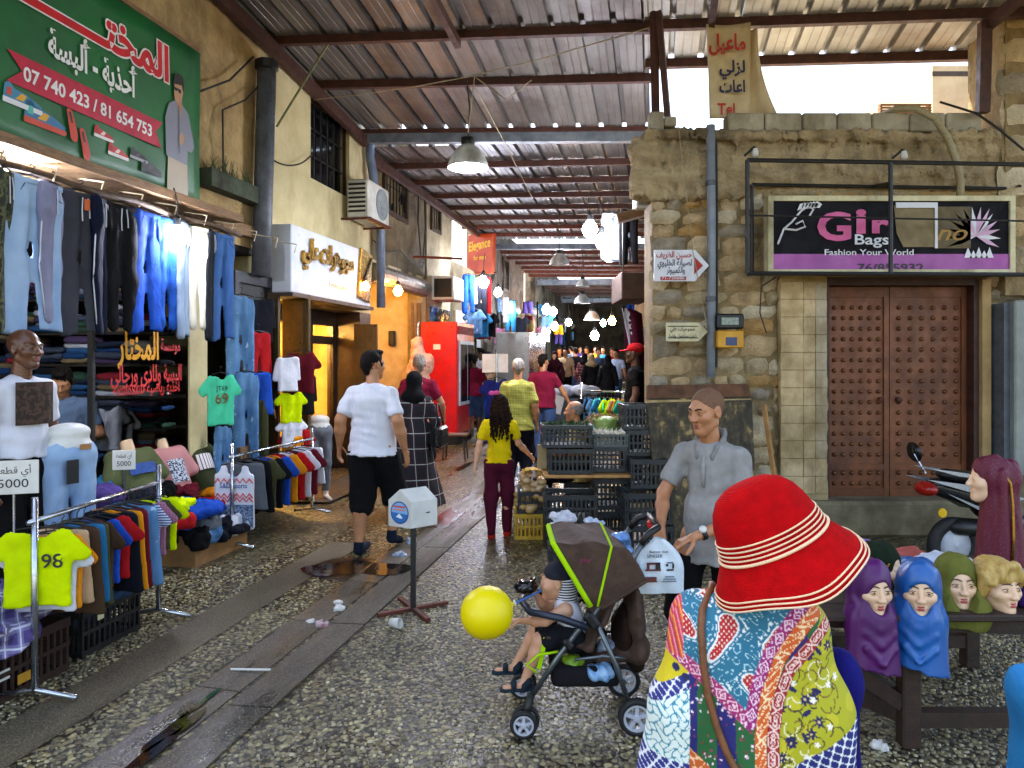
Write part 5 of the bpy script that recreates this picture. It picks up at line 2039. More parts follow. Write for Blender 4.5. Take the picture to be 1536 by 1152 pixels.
    # striped shoulder edge
    m = (X < -16.8) & (Z > 6.5)
    put(m, 'd0562a')
    for i, h in enumerate(('e8a25a', 'c0246a', 'e58ab4', 'a11c58')):
        put(m & (np.mod(X + Z * .25, 2.2) > .5 * i) & (np.mod(X + Z * .25, 2.2) < .5 * i + .28), h)
    return C_


vb = NB('patchwork_print')
at = vb.n('VertexColor', layer_name='Col')
vb.bump(vb.noise(180, 3).outputs[0], .25, .003)
VCOL = vb.out(at.outputs[0], .75)
meshobj('blouse', BV, BF, VCOL, wom, True, col=blouse_col(BV))
from mathutils.bvhtree import BVHTree
bt = BVHTree.FromPolygons([Vector(v) for v in bs_.mesh(.02)[0]], [tuple(f) for f in bs_.mesh(.02)[1]])
iw = Matrix.Translation(WP) @ Matrix.Rotation(rad(-8), 4, 'Z')
iw = iw.inverted()
sp = []
for px, py in ((1068, 885), (1054, 915), (1052, 945), (1056, 990), (1063, 1040), (1075, 1085), (1090, 1125), (1110, 1165), (1135, 1210)):
    o = iw @ Vector((0, 0, H))
    d = (iw @ P(px, py, 3) - o).normalized()
    h = bt.ray_cast(o, d)
    if h[0] is not None:
        sp.append(h[0] + h[1] * .006)
sp = [Vector((-.05, .09, 1.17)), Vector((-.075, .05, 1.205))] + sp
dst = MB()
for i in range(len(sp) - 1):
    pass
dst.tube(sp, .0085, 8, True)
dst.build('bag_strap', mat('brown_leather', '7a4a26', '5f3718', 20, .5, .3, 120), wom, True)
# hat: a thing of its own, worn on the head
HT = T('sun_hat', 'red woven sun hat with white stripes on the stooping woman\'s head', 'hat', P(1158, 808, 1.68), 0)
HT.rotation_euler = (rad(-3), rad(-26), 0)
HT.scale = (.95, .95, .9)
RED = NB('red_weave')
zc = RED.n('SeparateXYZ', {0: RED.co()})
RED.bump(RED.math('ADD', RED.math('SINE', RED.math('MULTIPLY', zc.outputs[2], 1900)), RED.math('MULTIPLY', RED.noise(160, 4).outputs[0], 2.5)), .3, .002)
RED = RED.out(RED.mix(RED.ramp(RED.noise(30, 4), [(.3, 0.0), (.7, 1.0)]), 'b4060c', '950509'), .95, 0.0, .1)
prof = [(.0001, .158), (.03, .157), (.06, .15), (.085, .135), (.104, .11), (.116, .08), (.124, .045), (.130, .012), (.134, .0), (.145, -.022), (.160, -.048), (.176, -.076), (.188, -.1), (.1865, -.101), (.173, -.078), (.157, -.05), (.14, -.02), (.126, .0), (.112, .08), (.08, .13), (.0001, .15)]
hatm = MB().lathe(prof, 72)
wav = lambda p: (p[0], p[1], p[2] + (max(0, math.hypot(p[0], p[1]) - .14) / .048) * (.012 * math.sin(math.atan2(p[1], p[0]) * 2 + 1.0) + .006 * math.sin(math.atan2(p[1], p[0]) * 5)))
hatm.v = [wav(p) for p in hatm.v]
hatm.build('hat_body', RED, HT, True)
CRM = cloth('cream_braid', 'e8cfb0', 'd9bc98')
for r, z, t in ((.1255, .042, .0022), (.1275, .031, .0022), (.1295, .020, .0022), (.1315, .0095, .0022), (.1355, -.002, .004), (.1785, -.079, .0022), (.183, -.089, .0022), (.1868, -.0985, .0022)):
    m = MB()
    a0, a1 = (0, 2 * math.pi)
    m.tube([wav(((r + .001) * math.cos(a), (r + .001) * math.sin(a), z)) for a in [a0 + (a1 - a0) * i / 72 for i in range(73)]], t, 6, False)
    m.build('stripe', CRM, HT, True)
nb_ = SD().ell((0, 0, 0), (.055, .07, .16), .02).ell((.01, -.01, .12), (.05, .06, .07), .03).ell((-.0, -.02, -.18), (.06, .06, .12), .04)
nb_.wr(.008, 24, 3)
nb_.build('shoulder_bag', cloth('royal_blue', '14146e', '0c0c46'), None, .012, 'royal blue cloth bag hanging beside the patchwork blouse', 'bag', loc=P(1250, 1085, 1.83))

# ================================================================ white box on a stand
bx = T('donation_box', 'white pitched box with a round blue badge on a thin black post', 'box', G(620, 916), rad(0))
zb0, zb1 = .60, .80
ew = [(-.17, -.02), (.0, -.115), (.165, .02), (-.005, .115)]
wb = MB()
hts = [zb1, zb1 - .03, zb1, zb1 + .0]
vv4 = [(x, y, zb0) for x, y in ew]
e1, e2 = Vector(ew[0]), Vector(ew[1])
tp = [(ew[0][0], ew[0][1], zb1 - .02), (ew[1][0], ew[1][1], zb1 - .02), (ew[2][0], ew[2][1], zb1 - .02), (ew[3][0], ew[3][1], zb1 - .02)]
r0 = ((ew[0][0] + ew[1][0]) / 2, (ew[0][1] + ew[1][1]) / 2, zb1 + .06)
r1 = ((ew[2][0] + ew[3][0]) / 2, (ew[2][1] + ew[3][1]) / 2, zb1 + .06)
wb.add(vv4 + tp + [r0, r1], [(3, 2, 1, 0), (0, 1, 5, 8, 4), (1, 2, 6, 5), (2, 3, 7, 9, 6), (3, 0, 4, 7), (5, 6, 9, 8), (7, 4, 8, 9)])
wb.build('box', WHITEP, bx)
nrm = Vector((ew[0][1] - ew[1][1], -(ew[0][0] - ew[1][0]), 0)).normalized()
if nrm.y > 0:
    nrm = -nrm
xa_ = Vector((ew[1][0] - ew[0][0], ew[1][1] - ew[0][1], 0)).normalized()
cB = Vector(((ew[0][0] + ew[1][0]) / 2, (ew[0][1] + ew[1][1]) / 2, zb0 + .10)) + nrm * .002
BM = Matrix.Translation(cB) @ Matrix(((xa_.x, 0, nrm.x, 0), (xa_.y, 0, nrm.y, 0), (0, 1, 0, 0), (0, 0, 0, 1)))
cir = lambda r, a0=0, a1=6.2832, n=28: [(r * math.cos(a0 + (a1 - a0) * i / n), r * math.sin(a0 + (a1 - a0) * i / n)) for i in range(n)]
for i, (pts, c) in enumerate(((cir(.078), '1c3f86'), (cir(.07), '7fb4dd'), (cir(.07, math.pi, 2 * math.pi) , '2a6fb0'), ([(-.05, .035), (.05, .035), (.05, .047), (-.05, .047)], 'd25548'), ([(-.055, .015), (.052, .015), (.052, .026), (-.055, .026)], 'd98a80'), ([(-.03, -.03), (0, -.005), (.03, -.035), (.01, -.04)], 'e8f0f4'))):
    M_ = MB()
    M_.poly([(x, y, .0006 * i) for x, y in pts], BM)
    M_.build('badge', mat('badge_%d' % i, c, c, 6, .4), bx)
MB().bbox((.11, -.055, .70), (.03, .006, .008), .002, rot(z=rad(39))).build('slot', BLACK, bx)
MB().box(-.018, .018, -.018, .018, .02, zb0).build('post', BLACK, bx)
for a in range(4):
    w = rad(30 + 90 * a)
    MB().bc((.13 * math.cos(w), .13 * math.sin(w), .014), (.26, .035, .025), rot(z=w)).build('foot', RUST, bx)
# ================================================================ green banner
zB0, zB1 = 3.235, 4.72
vr = LV(297, -4.36)
bn = T('shop_banner', 'big green shoe and clothes banner with red and white Arabic writing', 'banner', A(-4.36, 3.2, 0), -TH)
q = lambda px: LV(px, -4.36) - 3.2
MB().sheet(lambda a, b: (.02 + .006 * math.sin(a * 23) * math.sin(b * 5), (vr - 3.2) * a, zB0 + (zB1 - zB0) * b + .012 * math.sin(a * 9)), 30, 10, .006).build('banner_sheet', mat('banner_green', '0d6a34', '0a5228', 1.2, .45, .1, 20), bn, True)
MB().box(-.04, .015, .0, vr - 3.2, zB0 - .05, zB0 - .015).box(-.04, .015, .0, vr - 3.2, zB1 + .012, zB1 + .05).build('frame', WOOD, bn)
BR = mat('banner_red', 'd01822', 'b8121c', 5, .5)
BW = mat('banner_white', 'e6e6e2', 'd4d4d0', 5, .5)
BX = .036
for i, (dx, dz) in enumerate(((-.012, -.012), (.012, -.012), (.012, .012), (-.012, .012))):
    text('المختــــــــــــار', (BX - .001 + i * .0002, q(248) + dx, 4.27 + dz), FL, .30, BW, bn, 2.3, .035, align='RIGHT')
text('المختــــــــــــار', (BX + .001, q(248), 4.27), FL, .30, BR, bn, 2.3, .035, align='RIGHT')
text('أحذية - ألبسة', (BX, (q(66) + q(201)) / 2, 3.975), FL, .19, BW, bn, q(201) - q(66), .03)
y0, y1 = q(4), q(236)
MB().poly([(BX, y0, 3.87), (BX, y1 + .02, 3.87), (BX, y1 - .07, 3.765), (BX, y1 + .01, 3.64), (BX, y0 - .01, 3.65), (BX, y0 + .12, 3.76)]).build('ribbon_print', mat('ribbon_crimson', 'c21a3a', 'ab1430', 5, .5), bn)
text('07 740 423 / 81 654 753', (BX + .003, (q(28) + q(222)) / 2, 3.705), FL, .1, BW, bn, q(222) - q(28), .025)
FLM = lambda y, z, x=BX: Matrix.Translation((x, y, z)) @ FL


def printed(shapes, y, z, s=1.0, flip=1):
    for i, (pts, c) in enumerate(shapes):
        MB().poly([(p[0] * s * flip, p[1] * s, .0006 * i) for p in pts], FLM(y, z)).build('print', mat('ink_' + c, c, c, 5, .5), bn)


def shoe_shape(a, b, sole, acc):
    return [([(-.15, .0), (-.15, .035), (-.14, .1), (-.10, .12), (-.07, .085), (.02, .075), (.1, .05), (.15, .03), (.15, 0)], a),
            ([(-.155, -.025), (-.155, .012), (.155, .008), (.16, -.012), (.14, -.025)], sole), ([(-.06, .02), (-.01, .07), (.03, .062), (.0, .02)], b), ([(-.13, .03), (-.12, .08), (-.09, .08), (-.09, .03)], acc)]


printed(shoe_shape('3a7f9e', 'd9a02a', 'd8d8d8', 'c8442a'), q(28), 3.53, 1.05)
printed(shoe_shape('2c6f96', 'd9a02a', 'c8452c', '3fae9e'), q(62), 3.45, 1.2)
for px, z, cc in ((102, 3.52, 'c8381e'), (121, 3.41, 'c8381e')):
    printed([([(-.045, .09), (-.03, .11), (.0, .1), (.05, -.04), (.045, -.09), (.02, -.1), (-.01, -.085)], cc), ([(-.032, .085), (-.01, .09), (.01, .02), (-.01, .02)], '2a1a14')], q(px), z, 1.15)
printed(shoe_shape('c22a28', 'e8c8c0', 'e4e0dc', 'a41c1c'), q(150), 3.53, .68)
printed(shoe_shape('c22a28', 'e8c8c0', 'e4e0dc', 'a41c1c'), q(172), 3.43, .75)
printed(shoe_shape('1c1c1f', '4a4a4e', '9c9ca0', '2c2c30'), q(203), 3.47, .7)
printed(shoe_shape('17171a', '38383c', '28282c', '232326'), q(222), 3.40, .85)
printed([([(-.16, -.55), (-.14, -.06), (.13, -.06), (.15, -.55)], 'b5a58c'), ([(-.17, -.12), (-.18, .22), (-.13, .36), (-.05, .41), (.05, .41), (.15, .35), (.24, .06), (.20, -.0), (.14, .0), (.13, -.14)], '7d7f8c'),
         ([(-.02, .39), (.03, .28), (.06, .4), (.05, .46), (-.02, .46)], 'a87c5c'), ([(-.06, .47), (-.05, .42), (-.01, .395), (.05, .44), (.07, .52), (.06, .6), (-.05, .6)], 'b58968'),
         ([(-.07, .56), (-.06, .64), (.0, .68), (.07, .66), (.085, .58), (.07, .52), (.05, .58)], '1d1712'), ([(-.06, .535), (.04, .535), (.035, .5), (.005, .5), (-.01, .52), (-.03, .5), (-.055, .505)], '121214'),
         ([(.0, .08), (.05, .15), (.09, .1), (.06, .03), (.01, .03)], 'b58968'), ([(-.005, .38), (.01, .38), (.02, -.06), (.005, -.06)], '5f616c')], q(262), 3.72, 1.0)

# ================================================================ row of hung trousers
wp = [mat('pole_wood', '5d4630', '3a2b1d', 9, .85, .4, 80)]
rp = T('hanging_pole', 'bowed wooden pole over the shop that carries the trousers', 'pole', A(-4.0, 3.0, 0), -TH)
MB().tube([(.02 * math.sin(i), .0 + i * .25, 2.985 + .012 * math.sin(i * 1.7)) for i in range(int((LV(348, -4.0) - 3.0) / .25) + 2)], .024, 8).build('pole', wp[0], rp, True)
for i in range(12):
    y = i * .42
    MB().tube([(0, y, 2.96), (.02, y + .02, 3.06), (-.3, y + .05, 3.12)], .006, 5).build('tie', mat('pale_string', 'c8b898', 'a89878'), rp)


def denim(name, a, b, f=None):
    n = NB('denim_' + name)
    w = n.ramp(n.noise(5, 3, n.co((1, 1, .5))), [(.35, 0.0), (.7, 1.0)])
    n.bump(n.noise(420, 2).outputs[0], .3, .002)
    col = n.mix(w, a, b)
    if f:
        col = n.mix(n.ramp(n.noise(9, 4), [(.62, 0.0), (.7, 1.0)]), col, f)
    return n.out(col, .9)


def camo(name, cs):
    n = NB('camo_' + name)
    return n.out(n.ramp(n.noise(11, 3), [(.0, cs[0]), (.44, cs[1]), (.5, cs[2]), (.57, cs[3])], 'CONSTANT').outputs[0], .9)


LB = denim('light', '7fa0c4', 'a3bdd6')
JN = denim('mid', '34628f', '5f8fb8', 'a8c2d6')
DK = denim('dark', '16263c', '24405f')
BLUE = cloth('bright_blue', '1550b4', '0e3c92')
TR = ((8, camo('olive', ('23281b', '3c4428', '5a5a38', '191c14')), 'dark olive camouflage trousers beside the bulb under the green banner', 'trousers', .6, .6),
      (48, LB, 'light blue jeans, widest pair on the pole', 'trousers', 1.35, .2), (80, cloth('lavender_grey', '8d8ea6', '777890'), 'lavender grey sweatpants beside the light blue jeans', 'jogger', .95, .6),
      (122, cloth('charcoal', '3f4047', '33343a'), 'charcoal sweatpants with a small orange tag at the waist', 'trousers', 1.15, .1), (152, cloth('dark_navy', '131a30', '0e1424'), 'dark navy track pants with white side stripe', 'jogger', .9, .7),
      (181, BLK, 'black track pants beside the bright blue pair', 'jogger', 1.1, .3), (219, BLUE, 'bright blue glossy track pants with flared hem', 'trousers', 1.2, .1),
      (250, cloth('royal', '1a56b0', '123f86'), 'royal blue track pants lit by the white bulb', 'jogger', 1.0, .4), (276, cloth('pale_grey', '9fb2c8', '8297b0'), 'pale grey trousers behind the white bulb', 'trousers', .8, .6),
      (297, cloth('cream', 'd8d0bc', 'c2b9a2'), 'cream trousers just past the white bulb', 'jogger', .8, .7), (316, cloth('slate', '20242c', '171a20'), 'slate black trousers between the cream and the denim pair', 'trousers', .75, .7),
      (333, denim('blue', '1f4d86', '356aa6'), 'mid blue jeans, last pair at the dark end of the pole', 'trousers', .85, .8))
for i, (px, m, lb, kd_, w, tw) in enumerate(TR):
    v = LV(px, -4.0)
    o = hang(kd_, m, 'trousers', lb, A(-4.0, v, 2.93), -TH + rad(90) + tw * U(.3, .7) * (-1) ** i, (w, 1.0, U(.93, 1.02)), 'trousers hung in a row under the banner', cat='trousers')
    bw_ = MB()
    for z0_, z1_ in ((-.035, .0), (-.034, -.03)):
        bw_.lathe([(.172, z0_), (.176, z0_ + .004), (.176, z1_ - .004), (.17, z1_)], 20, (0, 0, 0), None, 1, .19)
    bw_.build('waistband', m, o, True)
    if i in (1, 6, 7, 11):
        for x in (-1, 1):
            MB().tube([(x * .06, -.033, -.04), (x * .085, -.036, -.09), (x * .15, -.03, -.115)], .003, 5).build('pocket_seam', DK, o)
    else:
        MB().tube([(-.02, -.036, -.03), (-.03, -.042, -.12), (-.025, -.04, -.2)], .004, 5).tube([(.02, -.036, -.03), (.025, -.042, -.1), (.03, -.04, -.17)], .004, 5).build('drawstring', WHITE, o)
    st_ = MB()
    if i in (2, 4, 5, 7):
        for x in (-1, 1):
            st_.tube([(x * .155, -.012, -.1), (x * .166, 0, -.4), (x * .15, .012, -.6), (x * .11, 0, -.9)], .005, 5)
        st_.build('side_stripe', WHITE, o, True)
    if i == 3:
        MB().box(-.02, .02, -.052, -.048, -.12, -.04).build('price_tag', mat('orange_card', 'd8652a', 'b84e1c'), o)

# ================================================================ inside the shop: shelves and folded stock
Z0 = .05
rk = random.Random(9)
FOLD = [cloth('fold_%d' % i, c, None) for i, c in enumerate(('1c2638', '23344c', '3c4656', '15171c', '6d7684', '8f2530', 'b9bcc4', '2d4a3a', '4a3b5a', '26527c', '7a6a4c', '1b3f6a'))]
FN = ('navy', 'slate blue', 'grey blue', 'black', 'grey', 'red', 'white', 'green', 'purple', 'blue', 'tan', 'bright blue')
ZN = {.55: 'lowest', .95: 'second lowest', 1.3: 'third lowest', 1.62: 'third highest', 1.95: 'second highest', 2.3: 'highest'}
sf = T('stock_shelves', 'dark shelves filled with folded clothes at the back of the shop', 'shelf', A(-6.35, 3.0, 0), -TH)
for z in (.55, .95, 1.3, 1.62, 1.95, 2.3):
    MB().box(-.3, .28, .2, 4.0, z - .03, z).build('shelf', DARKWOOD, sf)
for y in (.2, 1.45, 2.7, 3.95):
    MB().box(-.3, .27, y - .02, y + .02, .05, 2.7).build('upright', DARKWOOD, sf)
n = 0
for z in (.55, .95, 1.3, 1.62, 1.95, 2.3):
    y = 3.4
    while y < 6.85:
        for k in range(rk.randint(2, 3)):
            o = bpy.data.objects.new('folded_garment', gmesh('folded'))
            C.objects.link(o)
            o.location = A(-6.27 + rk.uniform(-.03, .08), y, z + .03 + k * .055)
            o.rotation_euler = (rk.uniform(-.05, .05), rk.uniform(-.06, .06), -TH + rk.uniform(-.25, .25) + rad(90))
            o.scale = (rk.uniform(.85, 1.1), .9, rk.uniform(.9, 1.3))
            o.material_slots[0].link = 'OBJECT'
            ci = rk.randrange(12)
            o.material_slots[0].material = FOLD[ci]
            tag(o, 'folded %s garment stacked on the %s dark shop shelf' % (FN[ci], ZN[z]), 'garment', 'folded clothes on the shop shelves')
            n += 1
        y += rk.uniform(.34, .42)
vS = LV(285) - .12
sg2 = T('stock_shelves', 'dark shelves of folded clothes behind the window lettering', 'shelf', A(-6.2, vS, 0), -TH)
for k, z in enumerate((.5, .82, 1.12, 1.42, 1.72, 2.02, 2.34)):
    MB().box(-.1, 1.66, -.34, .1, z - .025, z).build('shelf', DARKWOOD, sg2)
    for j in range(5):
        for n_ in range(rk.randint(3, 5)):
            o = bpy.data.objects.new('folded_garment', gmesh('folded'))
            C.objects.link(o)
            o.location = A(-6.08 + j * .345 + rk.uniform(-.02, .02), vS - .2 - rk.uniform(0, .05), z + .028 + n_ * .05)
            o.rotation_euler = (rk.uniform(-.06, .06), rk.uniform(-.07, .07), -TH + rk.uniform(-.2, .2))
            o.scale = (rk.uniform(.9, 1.15), .9, rk.uniform(.85, 1.25))
            ci = rk.randrange(12)
            o.material_slots[0].link = 'OBJECT'
            o.material_slots[0].material = FOLD[ci]
            tag(o, 'folded %s garment in the %s stack on the %s shelf behind the lettering' % (FN[ci], ('first', 'second', 'third', 'fourth', 'fifth')[j], ('lowest', 'second', 'third', 'fourth', 'fifth', 'sixth', 'highest')[k]), 'garment', 'folded clothes behind the window')
ct = T('shop_counter', 'low counter with piled clothes behind the shop window', 'counter', A(-5.05, 3.9, 0), -TH)
MB().bbox((0, 1.2, .4), (.5, 2.6, .8), .01).build('counter_body', DARKWOOD, ct)
for i in range(26):
    o = bpy.data.objects.new('folded_garment', gmesh('folded'))
    C.objects.link(o)
    o.location = A(-4.98 + rk.uniform(-.12, .12), 4.2 + (i % 9) * .27, .84 + (i // 9) * .055)
    o.rotation_euler = (0, 0, rk.uniform(0, 6))
    o.scale = (.95, .8, 1.1)
    o.material_slots[0].link = 'OBJECT'
    ci = rk.randrange(12)
    o.material_slots[0].material = FOLD[ci]
    tag(o, 'folded %s garment lying on the low shop counter' % FN[ci], 'garment', 'folded clothes on the counter')
# clear bags hung in the window
for i, px in enumerate((160, 176, 192, 206, 222, 246)):
    v = LV(px, -4.8)
    o = hang('tee', (FOLD[6], WHITE, FOLD[10], FOLD[7], FOLD[6], cloth('sea_green', '2d8a76', '1f6a5a'))[i], 'shirt', 'shirt hung behind the window lettering, %s' % ('grey one by the shopkeeper', 'white one under the phone number', 'tan one under the phone number', 'dark green one in the middle', 'pale one beside the green one', 'large sea green one')[i], A(-4.8, v, LZ(px, 610 + 8 * (i % 2), -4.8)), U(-.6, .6) + rad(60), (.62, .8, .62) if i < 5 else (.9, 1, .62), 'shirts hung inside the shop window', cat='shirt')
# shopkeeper
kp = P(97, 590, 6.35)
skp = person('man in a grey blue polo shirt looking down at a phone behind the counter', (kp.x, kp.y, 0), rad(200), 1.72,
             dict(head=(0, .09, 1.60), neck=(0, .0, 1.46), elL=(-.27, .02, 1.13), wrL=(-.05, .24, 1.1), elR=(.28, .0, 1.12), wrR=(.2, .16, .9)), SKIN, cloth('grey_blue_polo', '5c6f86', '4c5e74'), .62, NAVY, 'long', None, HAIRD, 'short', 1.2, 0, 0, rad(34), .014, .007, False, hem=.85)
MB().bbox((-.02, .3, 1.13), (.07, .13, .012), .004, rot(x=rad(30))).build('phone', mat('phone_white', 'd8d8d8', 'c4c4c4', 4, .3), None, label='pale phone held by the shopkeeper', cat='phone', loc=(kp.x, kp.y, 0), rz=rad(200))
# ---- bald shop mannequin in a white tee
mp2 = A(-3.86, 3.87, .16)
bm2 = person('bald brown mannequin in a white shirt with a printed brown panel', mp2, rad(-105), 1.78, dict(), mat('brown_mannequin', '6d4630', '5a3826', 5, .3), WHITE, .7, BLK, 'long', BLK, None, '', 1.0, 0, rad(0), 0, .012, .0055, True, True, .3, 'mannequin', 'mannequin', hem=.98)
pr = MB()
pr.sheet(lambda a, b: (.02 + .24 * (a - .5) + .0, .135 + .012 * math.cos((a - .5) * 3) - .03 * abs(a - .2), 1.2 + .26 * b), 6, 6, .004)
pr.build('print', mat('brown_print', '4a3224', '2b1c12', 30, .8, lo=.48, hi=.52), bm2)
MB().box(-.3, .3, -.3, .3, 0, .16).build('plinth', DARKWOOD, None, label='dark plinth under the bald mannequin', cat='plinth', loc=A(-3.86, 3.87, 0), rz=-TH)


def half_form(label, p, rz, cm, skinmat=WHITEP, h=1.0, full=False, pole=.0):
    """the lower half of a shop dummy in trousers"""
    t = T('mannequin', label, 'mannequin', p, rz)
    s = SD()
    s.ell((0, 0, 1.02), (.135, .095, .06), .03).ell((0, 0, .9), (.155, .11, .12), .04)
    for x in (-1, 1):
        s.cap((x * .08, 0, .85), (x * .085, .02, .48), .082, .055, .03).cap((x * .085, .02, .48), (x * .09, -.01, .1), .052, .033, .02)
        if full:
            s.cap((x * .09, -.01, .06), (x * .11, .13, .03), .035, .027, .02)
    if not full:
        s.cut((0, 0, -1), -.45)
    V, Fc = s.mesh(.011)
    meshobj('body', V * h, Fc, skinmat, t, True)
    c = SD()
    c.ell((0, 0, .88), (.165, .118, .125), .03)
    for x in (-1, 1):
        c.cap((x * .08, 0, .85), (x * .085, .02, .48), .093, .068, .03)
        if full:
            c.cap((x * .085, .02, .48), (x * .09, -.01, .16), .07, .046, .02)
        else:
            c.cap((x * .085, .02, .48), (x * .088, .0, .40), .068, .066, .02)
    c.cut((0, 0, 1), .985).wr(.005, 26, 2).wr(.003, 70, 3)
    V, Fc = c.mesh(.011)
    meshobj('trousers', V * h, Fc, cm, t, True)
    if pole:
        MB().tube([(0, 0, .5 * h), (0, 0, pole)], .018, 8).build('pole', STEEL, t)
        MB().lathe([(.16, pole), (.16, pole + .015), (.02, pole + .03)], 18).build('base', STEEL, t)
    return t


jf = half_form('white half mannequin in light blue jeans with a black hang tag', A(-3.72, 4.08, .27), rad(-125), LB, pole=-.27)
MB().bbox((.03, .135, .78), (.075, .006, .15), .002, rot(z=.1)).build('hang_tag', BLACK, jf)
MB().bbox((-.05, .128, .93), (.07, .006, .035), .002).build('patch', mat('tan_leather', 'b8814e', '97683c'), jf)
half_form('white half mannequin in grey sweatpants standing on the paving', G(478, 752), rad(-150), cloth('sweat_grey', '6f757c', '5c6269'), full=True)
# ---- price cards
for px, py, w, h_, lines, lb, u in ((20, 716, .25, .19, ('5000',), 'white price card reading 5000 before the bald mannequin', -3.55), (186, 690, .16, .15, ('5000',), 'small tilted price card beside the olive torso form', -4.0)):
    v = LV(px, u)
    pc_ = T('price_card', lb, 'card', A(u, v, LZ(px, py, u)), rad(18))
    MB().bbox((0, 0, 0), (w, .006, h_), .002).build('card', WHITEP, pc_)
    text('5000', (0, -.0045, -h_ * .3), FR, h_ * .26, INK, pc_, w * .6)
    text('أي قطعة', (0, -.0045, h_ * .12), FR, h_ * .2, INK, pc_, w * .7)
    MB().tube([(0, .01, -h_ / 2), (0, .02, -h_ / 2 - .5)], .008, 6).build('stick', STEEL, pc_)


# ---- clothes rails
def rail(label, a, b, z, ga):
    a, b = Vector(a), Vector(b)
    t = T('clothes_rail', label, 'rail', (a.x, a.y, 0), math.atan2((b - a).y, (b - a).x))
    Ln = (b - a).length
    MB().tube([(-.05, 0, z), (Ln + .05, 0, z)], .014, 8).build('rail', STEEL, t, True)
    for x in (0, Ln):
        MB().tube([(x, 0, .06), (x, 0, z + .12)], .017, 8).build('post', STEEL, t, True)
        MB().tube([(x, -.22, .03), (x, 0, .07), (x, .22, .03)], .015, 8).build('foot', STEEL, t, True)
    return t


HV = cloth('neon_yellow', 'cfe60c', 'b4cc0a')
ORN = cloth('orange_tee', 'e8901c', 'cf7a12')
REDC = cloth('red', 'b81a1e', '981418')
rcol = {'neon yellow': HV, 'orange': ORN, 'red': REDC, 'black': BLK, 'navy': NAVY, 'bright blue': BLUE, 'white': WHITE, 'olive': cloth('olive', '4a4a2c', '3a3a22'), 'brown': cloth('brown', '4a3626', '3a2a1c'), 'teal': cloth('teal', '1f6f9a', '175a80'), 'maroon': cloth('maroon', '6a1624', '54111c'), 'grey': cloth('mid_grey', '5c6066', '4b4f55'), 'mint': cloth('mint', '3fd0a0', '35b88c'), 'denim blue': JN, 'beige': cloth('beige', 'c2a27c', 'ac8c66'), 'purple': cloth('purple', '4a3a78', '3b2e60'), 'pink patterned': plaid('pink_pattern', 'a02a50', 'e0c0d0', '2a2a4a', .03, .2), 'striped': stripes('tee_stripes', [(0, 'd8d8dc'), (.5, '2b4a8a')], 2, .03)}
ra, rb_ = A(-3.12, LV(52, -3.12)), A(-3.3, LV(238, -3.3))
rail('steel clothes rail loaded with small shirts nearest the camera'.replace('nearest the camera', 'above the black crate'), ra, rb_, .93, 0)
RL = (('neon yellow', 'tee', 1.15), ('white', 'tee', .95), ('orange', 'tee', .95), ('beige', 'shorts', 1), ('brown', 'shorts', 1.2), ('teal', 'shorts', 1.1), ('olive', 'shorts', 1.15), ('brown', 'tee', .9), ('bright blue', 'tee', .9), ('red', 'tee', .9), ('navy', 'shorts', 1.2), ('orange', 'shorts', 1.2), ('maroon', 'shorts', 1.2), ('denim blue', 'shorts', 1.25), ('teal', 'shorts', 1.2), ('striped', 'tee', .85), ('pink patterned', 'tee', .85), ('olive', 'tee', .8), ('neon yellow', 'tee', .85))
wd3 = (rb_ - ra)
ag = math.atan2(wd3.y, wd3.x)
seen = {}
nm = {'tee': 'shirt', 'shorts': 'shorts', 'tank': 'vest', 'trousers': 'trousers', 'jogger': 'trousers', 'blouse': 'blouse'}


def neighbours(RLx, i):
    out = []
    if i:
        out.append('after the ' + RLx[i - 1][0] + ' ' + nm[RLx[i - 1][1]])
    else:
        out.append('at the front end')
    if i < len(RLx) - 1:
        out.append('before the ' + RLx[i + 1][0] + ' ' + nm[RLx[i + 1][1]])
    else:
        out.append('at the far end')
    return ' '.join(out)


for i, (c, kd_, s_) in enumerate(RL):
    f = (i + .35) / len(RL)
    p = ra.lerp(rb_, f)
    p.z = .93 - .1
    o = hang(kd_, rcol[c], nm[kd_], c + ' ' + nm[kd_] + ' on the rail ' + neighbours(RL, i), p, ag - rad(90) + U(-.2, .2) + (.3 if i == 0 else 0), (s_ * .78, U(.5, .75), s_ * (.64 if kd_ == 'tee' else .9)), 'small clothes on the front rail', cat='garment')
    if i == 0:
        o['label'] = 'neon yellow shirt numbered 98 at the front end of the rail'
        o.scale = (.78, .7, .62)
        o.location.z = .88
        text('98', (.1, -.034, -.31), FR, .12, INK, o, .13, .01)
ra2, rb2 = A(-3.86, LV(348, -3.86)), A(-3.86, LV(468, -3.86))
rail('steel clothes rail with sports shirts beside the grey half mannequin', ra2, rb2, .86, 0)
RL2 = (('white', 'tank', 1), ('grey', 'shorts', 1.1), ('black', 'shorts', 1.2), ('olive', 'tee', .8), ('navy', 'tee', .85), ('bright blue', 'tee', .85), ('orange', 'tee', .85), ('red', 'tee', .85), ('white', 'tee', .85), ('maroon', 'tee', .85), ('white', 'shorts', 1))
w3 = rb2 - ra2
ag2 = math.atan2(w3.y, w3.x)
